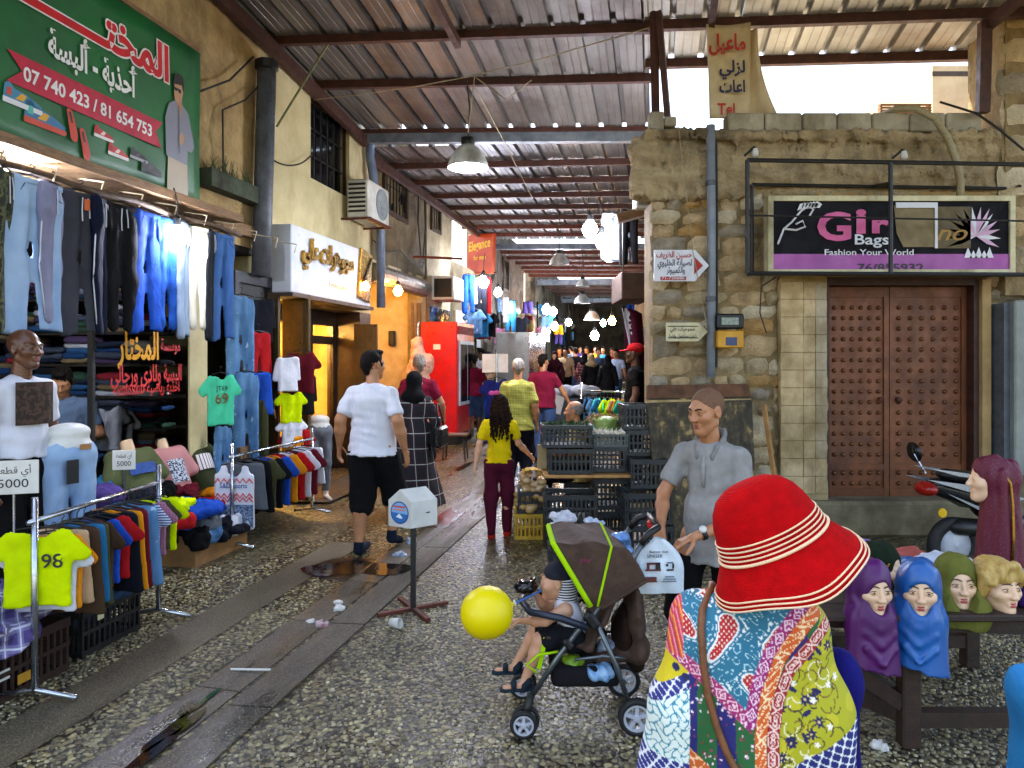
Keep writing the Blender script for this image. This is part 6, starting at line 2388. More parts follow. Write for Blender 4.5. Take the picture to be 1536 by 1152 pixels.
for i, (c, kd_, s_) in enumerate(RL2):
    f = (i + .3) / len(RL2)
    p = ra2.lerp(rb2, f)
    p.z = .77
    o = hang(kd_, rcol[c], nm[kd_], c + ' sports ' + nm[kd_] + ' hung ' + neighbours(RL2, i), p, ag2 - rad(90) + U(-.25, .25), (s_, .8, s_ * .92), 'sports clothes on the second rail', cat='garment')
    if i == 0:
        o['label'] = 'white basketball vest with red zigzags at the front of the second rail'
        text('S&D sports', (0, -.034, -.22), FR, .05, mat('blue_print', '1d4a8a', '173c70'), o, .26, .012)
        for zz, cc in ((-.15, 'd83a34'), (-.30, 'd83a34'), (-.34, 'c83a44')):
            MB().tube([(-.18 + .03 * j, -.026 - .006 * (j % 2), zz + (.025 if j % 2 else -.02)) for j in range(13)], .008, 5).build('zigzag', mat('zig_red', cc, cc), o)
        MB().sheet(lambda a, b: (-.185 + .37 * a, -.026, -.62 + .23 * b), 3, 3, .003).build('print', mat('city_print', '2a4a6a', '8a9ab0', 60, .8, lo=.45, hi=.6), o)
# ---- crates, boxes and piles on the paving


def crate(name, label, p, rz, d, m, group=None, slots=True, cat='crate', lidless=True, parts=None):
    """open plastic crate: four walls with slots, floor, rim"""
    w, l, h = d
    t = T(name, label, cat, p, rz, group)
    for sx, sy in ((1, 0), (-1, 0), (0, 1), (0, -1)):
        mb = MB()
        ln = l if sx else w
        nb = max(3, int(ln / .045))
        th = .014

        def bx_(a0, a1, z0, z1, o=0.0):
            if sx:
                x = sx * (w / 2 - th / 2)
                mb.box(x - th / 2 - o, x + th / 2 + o, a0, a1, z0, z1)
            else:
                y = sy * (l / 2 - th / 2)
                mb.box(a0, a1, y - th / 2 - o, y + th / 2 + o, z0, z1)
        e = 0 if sx else th + .001
        bx_(-ln / 2 + e, ln / 2 - e, .0, h * .14)
        bx_(-ln / 2 + e, ln / 2 - e, h * .83, h, .005)
        bx_(-ln / 2 + e, ln / 2 - e, h * .46, h * .54, .002)
        for i in range(nb + 1):
            a = -ln / 2 + e + .012 + (ln - 2 * e - .024) * i / nb
            bx_(a - .008, a + .008, h * .14, h * .83, -.002)
        mb.build('crate_side', m, t)
    MB().box(-w / 2 + .016, w / 2 - .016, -l / 2 + .016, l / 2 - .016, .008, .02).build('crate_floor', m, t)
    return t


def pile(name, label, p, r, m, seed, cat, amp=.03, fr=16, res=.014, group=None, rz=0, flat=None):
    s = SD()
    rr = random.Random(seed)
    for i in range(6):
        s.ell((rr.uniform(-.6, .6) * r[0], rr.uniform(-.6, .6) * r[1], rr.uniform(.1, .55) * r[2]), (r[0] * rr.uniform(.45, .7), r[1] * rr.uniform(.45, .7), r[2] * rr.uniform(.3, .5)), .03)
    s.wr(amp, fr, seed).wr(amp * .5, fr * 2.6, seed + 1)
    s.cut((0, 0, -1), 0.0)
    V, Fc = s.mesh(res)
    o = meshobj(name, V, Fc, m, None, True)
    o.location = p
    o.rotation_euler = (0, 0, rz)
    return tag(o, label, cat, group)


BCR = mat('black_crate', '17171a', '0f0f11', 9, .45, .1, 70, dirt='2a2620')
crate('black_crate', 'black plastic crate full of folded jeans under the front rail', A(-3.58, 3.98, 0), -TH, (.55, .5, .28), BCR)
for i, (du, dv, m, lb) in enumerate(((-.05, -.05, DK, 'dark jeans folded lowest in the black crate'), (.04, .04, denim('deep', '14304f', '1f4670'), 'deep blue jeans folded on the black crate'), (.06, .12, rcol['beige'], 'beige trousers folded on top of the jeans'), (-.1, -.12, BLK, 'black trousers at the near corner of the black crate'))):
    o = bpy.data.objects.new('folded_trousers', gmesh('folded'))
    C.objects.link(o)
    o.location = A(-3.58 + du, 3.98 + dv, (.2, .31, .385, .27)[i])
    o.rotation_euler = (0, .05, -TH + (.2, -.15, .1, .5)[i])
    o.scale = (1.7, 1.4, (2.2, 1.6, 1.0, 1.2)[i])
    o.material_slots[0].link = 'OBJECT'
    o.material_slots[0].material = m
    tag(o, lb, 'trousers', 'trousers folded in the black crate')
MB().bbox((0, 0, 0), (.05, .006, .1), .002).build('paper_tag', mat('cream_paper', 'd8cda0', 'c2b684'), None, label='cream paper tag on the black crate side', cat='tag', loc=A(-3.29, 3.86, .24), rz=-TH + rad(90))
cr2 = crate('brown_crate', 'dark brown crate under the purple checked clothes', A(-3.58, 3.25, 0), -TH, (.62, .7, .30), mat('brown_crate', '33190f', '241109', 7, .6, .1, 50))
for z in (.16, .2):
    MB().box(.312, .318, -.2, -.05, z - .04, z - .028).build('print', WHITEP, cr2)
MB().box(.312, .318, .0, .12, .06, .11).build('print', mat('yellow_label', 'd8a02a', 'b8841c'), cr2)
PPL = plaid('purple_check', '4a3d72', '8d86a8', 'c8c8d4', .085, .1, wide=.4)
pile('garment_pile', 'purple checked shirts heaped on the dark brown crate', A(-3.56, 3.28, .27), (.36, .42, .3), PPL, 4, 'garment pile', .055, 17)
pile('garment', 'orange and green cloth lying on the purple heap', A(-3.42, 3.46, .42), (.2, .16, .12), camo('lime', ('7f9a2a', '3a5a2a', 'c8983a', '1f3a34')), 8, 'garment', .02, 20)
CARD = mat('cardboard', '9c6f3e', '835a30', 4, .85, .2, 60, dirt='6a4826')
cbx = T('cardboard_box', 'open cardboard box of small dark garments beside the paving', 'box', A(-4.05, 5.95, 0), -TH)
for sx, sy, w, l in ((1, 0, .008, .8), (-1, 0, .008, .8), (0, 1, .44, .008), (0, -1, .44, .008)):
    MB().box(sx * .226 - w / 2, sx * .226 + w / 2, sy * .396 - l / 2, sy * .396 + l / 2, .0, .26).build('box_side', CARD, cbx)
MB().box(-.22, .22, -.39, .39, .01, .018).build('box_floor', CARD, cbx)
for i in range(9):
    y = 5.62 + (i % 5) * .165
    c = ('black', 'denim blue', 'navy', 'white', 'grey', 'black', 'bright blue', 'navy', 'olive')[i]
    wh = ('hanging over the corner of the box', 'hanging second over the box edge', 'hanging midway over the box edge', 'hanging over the box edge', 'hanging over the far end of the box', 'heaped in the box behind', 'heaped in the middle of the box', 'heaped in the box near the rail', 'heaped at the far inside of the box')[i]
    pile('garment', c + ' small garment ' + wh, A(-3.86 - .2 * (i // 5), y, .14 if i < 5 else .2), (.1, .11, .22 if i < 5 else .16), rcol[c], 20 + i, 'garment', .015, 30, .013, 'small garments in the cardboard box', -TH)
tb = T('display_table', 'low table under the heaped blue and red clothes', 'table', A(-4.3, 5.5, 0), -TH)
MB().bbox((0, 0, .36), (.6, 1.7, .04), .006).build('tabletop', DARKWOOD, tb)
for x in (-.25, .25):
    for y in (-.78, .78):
        MB().box(x - .025, x + .025, y - .025, y + .025, 0, .34).build('leg', DARKWOOD, tb)
for i, (px, py, u, r, c, lb) in enumerate(((300, 748, -4.0, (.26, .36, .16), 'bright blue', 'bright blue clothes heaped on the low table'), (262, 765, -3.98, (.18, .2, .16), 'red', 'red quilted jacket heaped beside the blue clothes'), (322, 735, -4.15, (.16, .2, .14), 'red', 'red shirt between the blue heap and the basketball vest'), (318, 718, -4.3, (.12, .14, .1), 'orange', 'yellow orange shirt lying under the olive torso form'), (338, 768, -3.95, (.2, .24, .14), 'navy', 'navy garment hanging from the blue heap'))):
    v = LV(px, u)
    pile('garment', lb, A(u, v, LZ(px, py + 25, u)), r, rcol[c], 40 + i, 'garment', .022, 18, .014, 'clothes heaped on the low table', -TH + i * .3)


for i, (px, py, u, r, c, wh) in enumerate(((255, 742, -4.05, (.16, .2, .12), 'neon yellow', 'wedged between the olive form and the red jacket'), (285, 722, -4.2, (.14, .18, .1), 'maroon', 'tucked under the pink form'), (345, 725, -4.2, (.12, .16, .12), 'denim blue', 'behind the basketball vest'), (280, 770, -3.9, (.14, .16, .1), 'bright blue', 'sliding off the low table edge'), (240, 722, -4.25, (.14, .16, .12), 'black', 'between the price card and the olive form'), (310, 770, -3.88, (.12, .14, .1), 'grey', 'lying over the cardboard box edge'), (200, 735, -4.2, (.2, .2, .14), 'navy', 'heaped before the jeans mannequin'), (170, 725, -4.4, (.2, .2, .2), 'teal', 'heaped inside the shop behind the rail'), (150, 740, -4.1, (.2, .2, .16), 'purple', 'heaped under the jeans mannequin'))):
    v = LV(px, u)
    pile('garment', c + ' garment ' + wh, A(u, v, LZ(px, py + 22, u)), r, rcol[c], 140 + i, 'garment', .03, 22, .014, 'loose garments on the left stall', i * .5)


def bust(label, p, rz, m, skinm, tilt=-.45, pm=None):
    t = T('torso_form', label, 'torso form', p, rz)
    t.rotation_euler = (tilt, 0, rz)
    s = SD()
    s.cap((0, 0, .0), (0, .0, .3), .14, .15, .05, (1.2, .75, 1)).cap((-.15, 0, .42), (.15, 0, .42), .075, .075, .06)
    for x in (-1, 1):
        s.cap((x * .17, 0, .41), (x * .24, .01, .24), .07, .068, .04)
    s.wr(.008, 20, 5).cut((0, 0, 1), .505)
    s.build('shirt', m, t, .012)
    n_ = SD().cap((0, 0, .42), (0, .01, .57), .058, .05, .02)
    n_.cut((0, 0, 1), .57)
    n_.build('neck', skinm, t, .009)
    if pm:
        MB().sheet(lambda a, b: ((a - .5) * pm[1], .118 - .03 * (a - .5) ** 2 * 4 + .01, pm[3] + pm[2] * b), 6, 5, .004).build('print', pm[0], t)
    return t


PNK = cloth('pink', 'c88a86', 'b57672')
OLV = cloth('olive_tee', '59603c', '4a5032')
for px, py, u, m, lb, pm in ((218, 745, -4.2, OLV, 'olive torso form with a blue printed band leaning on the table', (mat('blue_band', '24509a', '1a3a74', 40), .26, .09, .24)), (268, 735, -4.32, PNK, 'pink torso form with a white and navy print', (mat('navy_white_print', 'c8ccd4', '1d2740', 60, .8, lo=.5, hi=.53), .18, .22, .12)), (310, 725, -4.42, cloth('dark_olive', '3c4228', '30361f'), 'dark olive torso form with a white striped print and grey neck', (stripes('white_bars', [(0, 'dcdcd8'), (.7, '7a2a2a')], 0, .035), .2, .16, .2))):
    v = LV(px, u)
    bust(lb, A(u, v, LZ(px, py + 12, u)), rad(-112), m, MANQ if 'grey' not in lb else mat('grey_plastic', '8a8c8e', '747678'), .42, pm)
# ---- goods hung on the black door panel
dp = T('display_board', 'black framed panel between the shops hung with jeans and shorts', 'panel', A(-4.46, LV(348, -4.46), 0), -TH)
Ld = LV(407, -4.46) - LV(348, -4.46)
MB().box(-.04, .0, 0, Ld, .05, 2.72).build('board', BLACK, dp)
for y in (.04, Ld - .04):
    MB().box(.001, .04, y - .04, y + .04, .05, 2.72).build('frame', mat('graphite', '24252a', '191a1d', 7, .4), dp)
MB().box(.001, .04, .08, Ld - .08, 2.6, 2.72).build('frame', mat('graphite', '24252a'), dp)
for px, py, kd_, c, sx, sz, lb, u in ((362, 445, 'trousers', 'denim blue', .8, 1.0, 'faded ripped jeans hung at the top of the black panel', -4.33), (370, 560, 'trousers', 'denim blue', .75, .95, 'light blue jeans hung below the ripped jeans', -4.28), (393, 448, 'blouse', 'navy', .8, .62, 'navy top with white trim hung on the black panel', -4.33), (388, 500, 'shorts', 'red', .8, 1.0, 'red shorts under the navy top', -4.26), (392, 520, 'trousers', 'maroon', .55, .62, 'maroon track pants behind the red shorts', -4.36), (386, 560, 'shorts', 'bright blue', .85, 1.05, 'bright blue shorts under the red shorts', -4.26), (390, 600, 'trousers', 'olive', .55, .7, 'olive green pants with white drawstring lowest on the panel', -4.24),
                                      (335, 640, 'trousers', 'denim blue', .5, .7, 'narrow jeans hung under the mint shirt', -4.36), (331, 562, 'tee', 'mint', .62, .78, 'mint shirt with a dark and gold print hung by the cream pilaster', -4.2)):
    v = LV(px, u)
    o = hang(kd_, rcol[c], nm[kd_], lb, A(u, v, LZ(px, py, u)), rad(45) + U(-.2, .2), (sx, .9, sz), 'clothes hung on and beside the black panel', cat='garment')
    if c == 'mint':
        text('JT69', (0, -.034, -.2), FR, .06, INK, o, .18, .01)
        text('69', (-.0, -.034, -.36), FR, .13, mat('gold_print', '8a6a2a', '2a2a2a', 30), o, .2, .02)
MB().bbox((0, 0, .22), (.05, .25, .44), .006).build('wood_frame', WOOD, None, label='small raw timber frame standing under the jeans', cat='frame', loc=A(-4.3, LV(368, -4.3), .4), rz=-TH)
for px, py, kd_, c, sx, sz, lb in ((432, 535, 'blouse', 'white', .7, .5, 'white shirt hung on the brown door leaf'), (452, 528, 'tee', 'maroon', .7, .75, 'maroon hooded shirt hung on the brown door leaf'), (437, 588, 'tee', 'neon yellow', .6, .55, 'bright yellow shirt below the white one on the door leaf'), (457, 562, 'blouse', 'black', .75, .6, 'black jacket below the maroon shirt on the door leaf'), (438, 628, 'tee', 'white', .6, .5, 'white and yellow shirt hung low on the door leaf'), (446, 645, 'tee', 'red', .7, .6, 'red shirt lowest on the brown door leaf'), (440, 655, 'shorts', 'orange', .6, .6, 'yellow orange shorts hung under the white shirt')):
    u = -4.05
    v = LV(px, u)
    hang(kd_, rcol[c], nm[kd_], lb, A(u, v, LZ(px, py, u)), rad(30) + U(-.3, .3), (sx, .9, sz), 'clothes hung on the brown door leaf', cat='garment')

# ================================================================ jewellery sign
js = T('shop_sign', 'white boxed jewellery shop sign with gold Arabic letters', 'sign', A(-4.5, LV(424), 0), -TH)
j0, j1 = LV(438, -4.18) - LV(424), LV(556, -4.18) - LV(424)
MB().bbox((.16, (j0 + j1) / 2 - .02, 2.95), (.32, j1 - j0, .80), .01).build('sign_box', mat('sign_white', 'c9ccd2', 'b4b8c0', 3, .35), js)
MB().box(.0, .36, j0 - .06, j1 + .02, 2.50, 2.545).build('sign_trim', BRN, js)
GOLD = mat('gold_leaf', 'b98a3a', '8a6122', 7, .28, .1, 60, .9)
text('مجوهرات علي', (.325, (j0 + j1) / 2 - .25, 3.0), FL, .24, GOLD, js, (j1 - j0) * .62, .03, ext=.04)
text('ذهب وفضة', (.323, (j0 + j1) / 2 + .05, 2.72), FL, .07, GOLD, js, .55, .02)
MB().bbox((.34, j1 - .28, 2.98), (.05, .42, .72), .01, rot(x=rad(-8))).build('gold_panel', GOLD, js)
for i in range(8):
    MB().tube([(.37, j1 - .44 + .04 * i, 2.8 + .05 * i), (.38, j1 - .40 + .04 * i, 2.9 + .05 * i), (.37, j1 - .36 + .035 * i, 2.86 + .05 * i)], .014, 6).build('ornament', BLACK, js)
# lamps inside the two lit shops
bulb(A(-5.7, vB1 + 1.25, 2.2), .12, 'warm lamp on the ceiling inside the jewellery shop', glow('jewel_lamp', 'ffd27a', 190), .1, 'ceiling_lamp', None)
bulb(A(-5.6, vB2 + .9, 3.0), .09, 'warm lamp inside the butcher stall', glow('stall_lamp', 'ffcf86', 80), .1, 'ceiling_lamp', None)
# air conditioner and pipes
ac = T('air_conditioner', 'white outdoor air conditioner on a rusty bracket under the dark window', 'air conditioner', A(-4.5, LV(512), LZ(530, 335)), -TH)
MB().bbox((.24, .42, .28), (.34, .82, .56), .02).build('casing', mat('ac_white', 'd2d0c6', 'b6b3a6', 4, .5, dirt='8d8672'), ac)
MB().lathe([(.0001, .0), (.05, .012), (.06, 0), (.21, .0), (.23, .015), (.235, 0)], 26, (.412, .52, .28), rot(y=rad(90))).build('fan_grille', mat('ac_grey', '8d9494', '6c7474'), ac)
for i in range(7):
    MB().box(.1, .36, .0, .012, .08 + i * .065, .11 + i * .065).build('louvre', BLACK, ac)
MB().box(-.02, .45, -.02, .02, -.03, -.002).box(-.02, .45, .8, .84, -.03, -.002).box(.38, .45, .02, .8, -.035, -.006).build('bracket', RUST, ac)
pp = T('drain_pipe', 'thick dark vertical drainpipe at the corner of the beige wall', 'pipe', A(-4.36, LV(395, -4.36), 0), -TH)
MB().tube([(0, -.05, 2.7), (0, 0, 3.6), (.0, .08, 5.15)], .105, 14).build('pipe', GREYP, pp, True)
MB().lathe([(.105, 0), (.13, .02), (.13, .1), (.105, .12)], 14, (0, .07, 5.05)).build('collar', BLACK, pp)
pp2 = T('drain_pipe', 'blue grey pipe with an elbow passing behind the air conditioner', 'pipe', A(-4.4, LV(545), 0), -TH)
MB().tube([(0, 0, LZ(545, 195)), (0, .0, LZ(545, 235)), (.05, .0, LZ(545, 262)), (.05, .12, LZ(550, 310)), (.08, .25, LZ(556, 335)), (.08, .26, 2.6)], .07, 12).build('pipe', mat('blue_grey_pipe', '66748a', '525e70', 5, .45), pp2, True)
# window unit beyond, fridge, stool, meat
aw = T('air_conditioner', 'boxy window air conditioner with a dark grille above the red fridge', 'air conditioner', A(-4.5, LV(662, -4.3), LZ(672, 450, -4.2)), -TH)
MB().bbox((.22, .4, .24), (.48, .8, .48), .02).build('casing', mat('ac_white', 'd2d0c6'), aw)
MB().box(.05, .42, -.01, .001, .05, .43).build('grille', BLACK, aw)
fz = gz(13.5)
fg = T('fridge', 'tall red drinks fridge with sliding glass doors', 'fridge', A(-3.73, 13.5, fz + .2), -TH)
FRD = mat('fridge_red', 'd3141c', 'b51018', 3, .35, .03)
MB().bbox((-.36, .66, 1.08), (.72, 1.32, 2.16), .015).build('cabinet', FRD, fg)
dw = MB().box(.001, .03, .12, 1.22, .55, 1.80).build('door', mat('fridge_white_frame', 'c9cdd2', 'b0b5ba', 4, .4), fg)
for y0_, y1_ in ((.17, .64), (.70, 1.17)):
    MB().box(.031, .036, y0_, y1_, .62, 1.73).build('pane', mat('dark_glass', '0c0f12'), dw)
MB().box(.001, .02, .1, 1.24, 1.93, 2.08).build('vent', mat('fridge_vent', 'a8423c', '7c2c28', 8), fg)
MB().box(-.47, -.33, -.004, 0.002, 1.63, 1.73).build('sticker', WHITEP, fg)
MB().box(-.7, .0, .02, 1.3, -.2, 0).build('plinth', BLACK, fg)
so = T('stool', 'small brown wooden bench at the foot of the red fridge', 'bench', G(683, 690, gz(12.6)), -TH + .1)
MB().bbox((0, 0, .42), (.42, .34, .035), .008).build('seat', mat('bench_wood', '6a4426', '4c301a', 8, .6), so)
for x in (-.17, .17):
    for y in (-.13, .13):
        MB().tube([(x * .9, y * .9, .41), (x * 1.1, y * 1.1, 0)], .016, 6).build('leg', DARKWOOD, so)
mt = T('meat_carcass', 'pale carcass hung from a hook at the butcher stall', 'meat', A(-4.15, LV(627, -4.15), LZ(627, 618, -4.15)), 0)
s = SD()
s.cap((0, 0, .1), (.02, 0, .75), .16, .2, .1, (1, .7, 1)).cap((.02, 0, .75), (-.02, .02, 1.25), .17, .09, .1, (1, .8, 1)).cap((-.12, 0, .15), (-.22, .03, -.25), .08, .05, .06).cap((.1, 0, .1), (.12, .02, -.2), .09, .05, .06).ell((.16, 0, .9), (.12, .1, .14), .06)
s.wr(.03, 16, 3).wr(.012, 40, 4)
s.build('flesh', mat('fatty_meat', 'd3a88c', 'a85a4a', 7, .45, .3, 30, lo=.45, hi=.75), mt, .02)
MB().tube([(0, 0, 1.2), (.0, 0, 1.55), (.03, 0, 1.6)], .012, 6).build('hook', STEEL, mt)
for i, (dx, dz, m, w) in enumerate(((-.35, 1.25, rcol['orange'], .3), (-.5, .85, MANQ, .25), (-.25, .8, WHITEP, .2), (-.45, 1.68, WOOD, .22))):
    bb_ = T('carton', ('orange box on the top butcher shelf', 'beige tub on the butcher shelf', 'white tub beside the beige one', 'wooden case high in the butcher stall')[i], 'box', A(-5.9, LV(610, -5.9) + dx, dz + .18), -TH)
    MB().bbox((0, 0, w * .4), (w, w, w * .8), .01).build('box', m, bb_)
    MB().bbox((0, 0, w * .82), (w * 1.03, w * 1.03, .02), .004).build('lid', m, bb_)
# projecting sign and goods beyond the fridge
eg = T('restaurant_sign', 'orange and maroon sign with yellow lettering projecting from the wall', 'sign', P(722, 381, 18.5), rad(-38))
MB().bbox((0, 0, 0), (.85, .12, 1.0), .015, rot(y=rad(3))).build('sign_panel', mat('sign_orange', 'c8501c', '9c2a1c', 1.5, .4), eg)
text('Elegance', (0, -.068, .12), FR, .24, mat('sign_yellow', 'f0c02a', 'e0a81c', 4, .4), eg, .72, .02, shear=.2, roll=.1)
text('for men', (0, -.068, -.15), FR, .12, mat('sign_yellow', 'f0c02a'), eg, .4, .01)
MB().tube([(-.5, .02, -.55), (.5, .02, -.5)], .015, 6).build('bracket', BLACK, eg)
# ================================================================ signs, pipes and boards on the stone wall
Q = lambda px, py, Y=7.15: P(px, py, Y)
sg = T('shop_sign', 'black and purple Girl bags shop sign with a torn hole in the middle', 'sign', Q(1332, 413), 0)
w = (1514 - 1147) * 7.15 / F
h = (413 - 296) * 7.15 / F
CRF = mat('cream_frame', 'd8cfa6', 'b9ae84', 6, .6, .2, 40, dirt='7d7150')
SIGNB = mat('sign_black', '100d14', '0b090e', 4, .7, spec=.2)
MB().box(-w / 2 + .05, w / 2 - .05, -.05, .06, .05, h - .05).build('sign_panel', SIGNB, sg)
MB().box(-w / 2 + .05, w / 2 - .05, -.058, -.0505, .05, .2).build('purple_band', mat('sign_purple', 'a8489c', '8f3a86', 4, .4), sg)
for x0, x1, z0, z1 in ((-w / 2, w / 2, 0, .05), (-w / 2, w / 2, h - .05, h), (-w / 2, -w / 2 + .05, .05, h - .05), (w / 2 - .05, w / 2, .05, h - .05)):
    MB().box(x0, x1, -.075, .06, z0, z1).build('frame', CRF, sg)
sx = lambda px: (px - 1332) * 7.15 / F
sz = lambda py: (413 - py) * 7.15 / F
SP, SW = mat('sign_pink', 'd8528e', 'c0427c', 5, .4), mat('sign_white_ink', 'dcdce0', 'c8c8cc', 5, .4)
hole = [(sx(1336), sz(310)), (sx(1397), sz(312)), (sx(1400), sz(372)), (sx(1350), sz(372)), (sx(1340), sz(352))]
MB().poly([(x, -.062, z) for x, z in hole]).build('torn_patch', mat('bare_board', '8d7c58', '6e5f42', 6, .8), sg)
MB().box(sx(1398), sx(1450), -.064, -.059, sz(374), sz(312)).build('torn_patch', mat('old_sign_olive', '6a5a38', '53462a', 6, .7), sg)
MB().box(sx(1338), sx(1396), -.075, -.066, sz(314), sz(306)).box(sx(1396), sx(1400), -.075, -.066, sz(374), sz(306)).build('torn_edge', SW, sg)
text('G', (sx(1247), -.063, sz(361)), FR, .27, SP, sg, .33, .03)
text('i', (sx(1287), -.063, sz(350)), FR, .235, SP, sg, .10, .045)
text('r', (sx(1317), -.063, sz(350)), FR, .17, SP, sg, .18, .045)
text('no', (sx(1422), -.067, sz(362)), FR, .16, mat('old_gold', 'a87c24', '86601a', 5, .5), sg, .30, .01, shear=.35)
text('Bags', (sx(1303), -.065, sz(368)), FR, .10, SW, sg, .33, .015)
text('Fashion Your World', (sx(1299), -.063, sz(384)), FR, .058, SW, sg, .86, .012)
text('76/855932', (sx(1331), -.063, sz(408)), FR, .075, mat('sign_dark_ink', '2a1430', '22102a', 5, .5), sg, .64, .02)
fm = lambda px, py: (sx(px), -.064, sz(py))
for pts in (((1163, 368), (1172, 345), (1184, 335), (1198, 318)), ((1172, 345), (1190, 347), (1204, 342), (1200, 333), (1190, 338)), ((1198, 318), (1208, 312), (1216, 316), (1210, 326))):
    MB().tube([fm(*p_) for p_ in pts], .01, 5).build('flourish', SW, sg)
for i in range(6):
    MB().poly([fm(1192 + i * 5, 318 - i), fm(1196 + i * 5, 308 - i), fm(1204 + i * 5, 306 + i * .5), fm(1200 + i * 5, 314)]).build('flourish', SW, sg)
WNG = mat('sign_pale_pink', 'd8b4cc', 'c898ba', 5, .5)
for i in range(14):
    a = rad(200 - i * 17)
    c0, c1 = (1458, 356), (1458 + 46 * math.cos(a) * (1 if i < 9 else .8), 356 - 46 * math.sin(a))
    n_ = (-math.sin(a) * 3.4, -math.cos(a) * 3.4)
    MB().poly([fm(*c0), fm((c0[0] + c1[0]) / 2 + n_[0], (c0[1] + c1[1]) / 2 + n_[1]), fm(min(c1[0], 1500), max(c1[1], 312)), fm((c0[0] + c1[0]) / 2 - n_[0], (c0[1] + c1[1]) / 2 - n_[1])]).build('wing_print', WNG if i % 3 else SW, sg)
for i in range(5):
    MB().poly([fm(1440 + i * 8, 388), fm(1446 + i * 8, 372 + (i % 2) * 5), fm(1452 + i * 8, 388)]).build('wing_print', SW, sg)
# the black tube frame in front of it
tf = T('sign_frame', 'black steel tube frame standing out before the bags sign', 'frame', (0, 0, 0))
T_ = lambda a, b, r=.02: MB().tube([a, b], r, 8).build('tube', BLACK, tf)
for a, b in (((1121, 240), (1560, 247)), ((1121, 410), (1560, 412)), ((1121, 240), (1121, 410)), ((1336, 244), (1336, 411)), ((1121, 323), (1560, 332))):
    T_(Q(*a, 6.86), Q(*b, 6.86), .021 if a != (1121, 323) else .009)
for a, b in (((1128, 277), (1530, 283)), ((1128, 277), (1128, 412))):
    T_(Q(*a, 7.3), Q(*b, 7.3), .018)
for px in (1122, 1336, 1530):
    for py in (412, 279):
        T_(Q(px, py, 6.86), Q(px + (1336 - px) * .02, py, 7.34), .014)
T_(Q(1336, 275, 6.9), Q(1310, 280, 7.32), .02)
for px, py, lb in ((1133, 229, 'small white lamp at the corner of the black sign frame'), (1356, 233, 'small white lamp in the middle of the black sign frame')):
    t = T('spot_lamp', lb, 'lamp', Q(px, py, 6.84))
    MB().lathe([(.001, -.04), (.03, -.03), (.032, .0), (.02, .04), (.001, .045)], 10).build('globe', WHITEP, t, True)
    MB().tube([(0, 0, .04), (.0, .02, .06), (-.09, .04, -.02)], .012, 6).build('arm', BLACK, t)
ca = T('hanging_banner', 'cream cloth banner with red and navy Arabic words at the roof edge', 'banner', Q(1092, 178, 7.5))
bw, bh = 62 * 7.5 / F, 140 * 7.5 / F
BNC = mat('cream_canvas', 'cdbb98', 'b39f7a', 3, .9, .3, 30, dirt='8d7a58')
MB().sheet(lambda a, b: ((a - .5) * bw * (1 + .08 * b) + .02 * (1 - b), -.03 * math.sin(a * 5 + b * 2) * (1 - a * .3), bh * b + .05 * a * (b - .5)), 14, 16, .006).build('banner_sheet', BNC, ca, True)
MB().sheet(lambda a, b: (bw * .5 + a * (.12 + .26 * (1 - b) ** 2), .05 + .05 * math.sin(a * 7), .02 + bh * .98 * b - .05 * a), 8, 14, .006).build('banner_fold', BNC, ca, True)
NVI = mat('navy_ink', '1a2044', '141a38', 5, .6)
RDI = mat('red_ink', 'bc2820', '9c1f18', 5, .6)
text('ماعيل', (-.02, -.045, bh * .72), FR, .16, RDI, ca, bw * .88, .03)
text('لزلي', (.03, -.045, bh * .48), FR, .12, NVI, ca, bw * .62, .03)
text('اعات', (.03, -.045, bh * .27), FR, .12, NVI, ca, bw * .62, .03)
text('Tel', (-.03, -.04, bh * .03), FR, .12, RDI, ca, bw * .42, .02)


def arrow_sign(label, px0, px1, pt, y0, y1, rows, fr=None, m=SW, Y=7.22):
    s = Y / F
    t = T('arrow_sign', label, 'sign', P(px0, y1, Y))
    W_, Wp, Hh = (px1 - px0) * s, (pt - px0) * s, (y1 - y0) * s
    poly = [(0, 0), (W_, 0), (Wp, Hh / 2), (W_, Hh), (0, Hh)]
    MB().prism(poly, 0, .02, Matrix.Translation((0, .01, 0)) @ FR).build('sign_panel', m, t)
    for st_, z, hh, c, x0, x1 in rows:
        text(st_, ((x0 + x1) / 2 * W_, -.014, z * Hh), FR, hh * Hh, c, t, (x1 - x0) * W_, .02)
    return t, W_, Wp, Hh


t, W_, Wp, Hh = arrow_sign('white arrow sign with red and blue Arabic lines and a red arrowhead', 981, 1042, 1063, 375, 422, (('حسين الظريف', .76, .2, RDI, .05, .92), ('لصيانة الخليوي', .5, .2, NVI, .08, .92), ('والكمبيوتر', .27, .2, NVI, .3, .75)))
MB().add([(W_ * .98, -.013, Hh * .22), (W_ * 1.2, -.013, Hh * .5), (W_ * .98, -.013, Hh * .78)], [(0, 1, 2)]).build('arrowhead', RDI, t)
MB().add([(W_ * .15, -.013, .01), (W_ * .78, -.013, .01), (W_ * .78, -.013, Hh * .15), (W_ * .15, -.013, Hh * .15)], [(0, 1, 2, 3)]).build('number_band', RDI, t)
text('71-720686', (W_ * .46, -.016, .018), FR, Hh * .09, SW, t, W_ * .56, .01)
t, W_, Wp, Hh = arrow_sign('small cream arrow sign with black Arabic lines beside the grey pipe', 999, 1047, 1061, 484, 512, (('مجوهرات علي', .58, .2, INK, .12, .88), ('ذهب مستعمل وفضة', .2, .18, INK, .08, .94)), None, CRF)
for z in (.03, Hh - .04):
    MB().box(.015, W_, -.016, -.0125, z, z + .008).build('border', INK, t)
pi = T('wall_pipe', 'long grey vertical pipe running down the stone wall to the board', 'pipe', Q(1066, 566, 7.28))
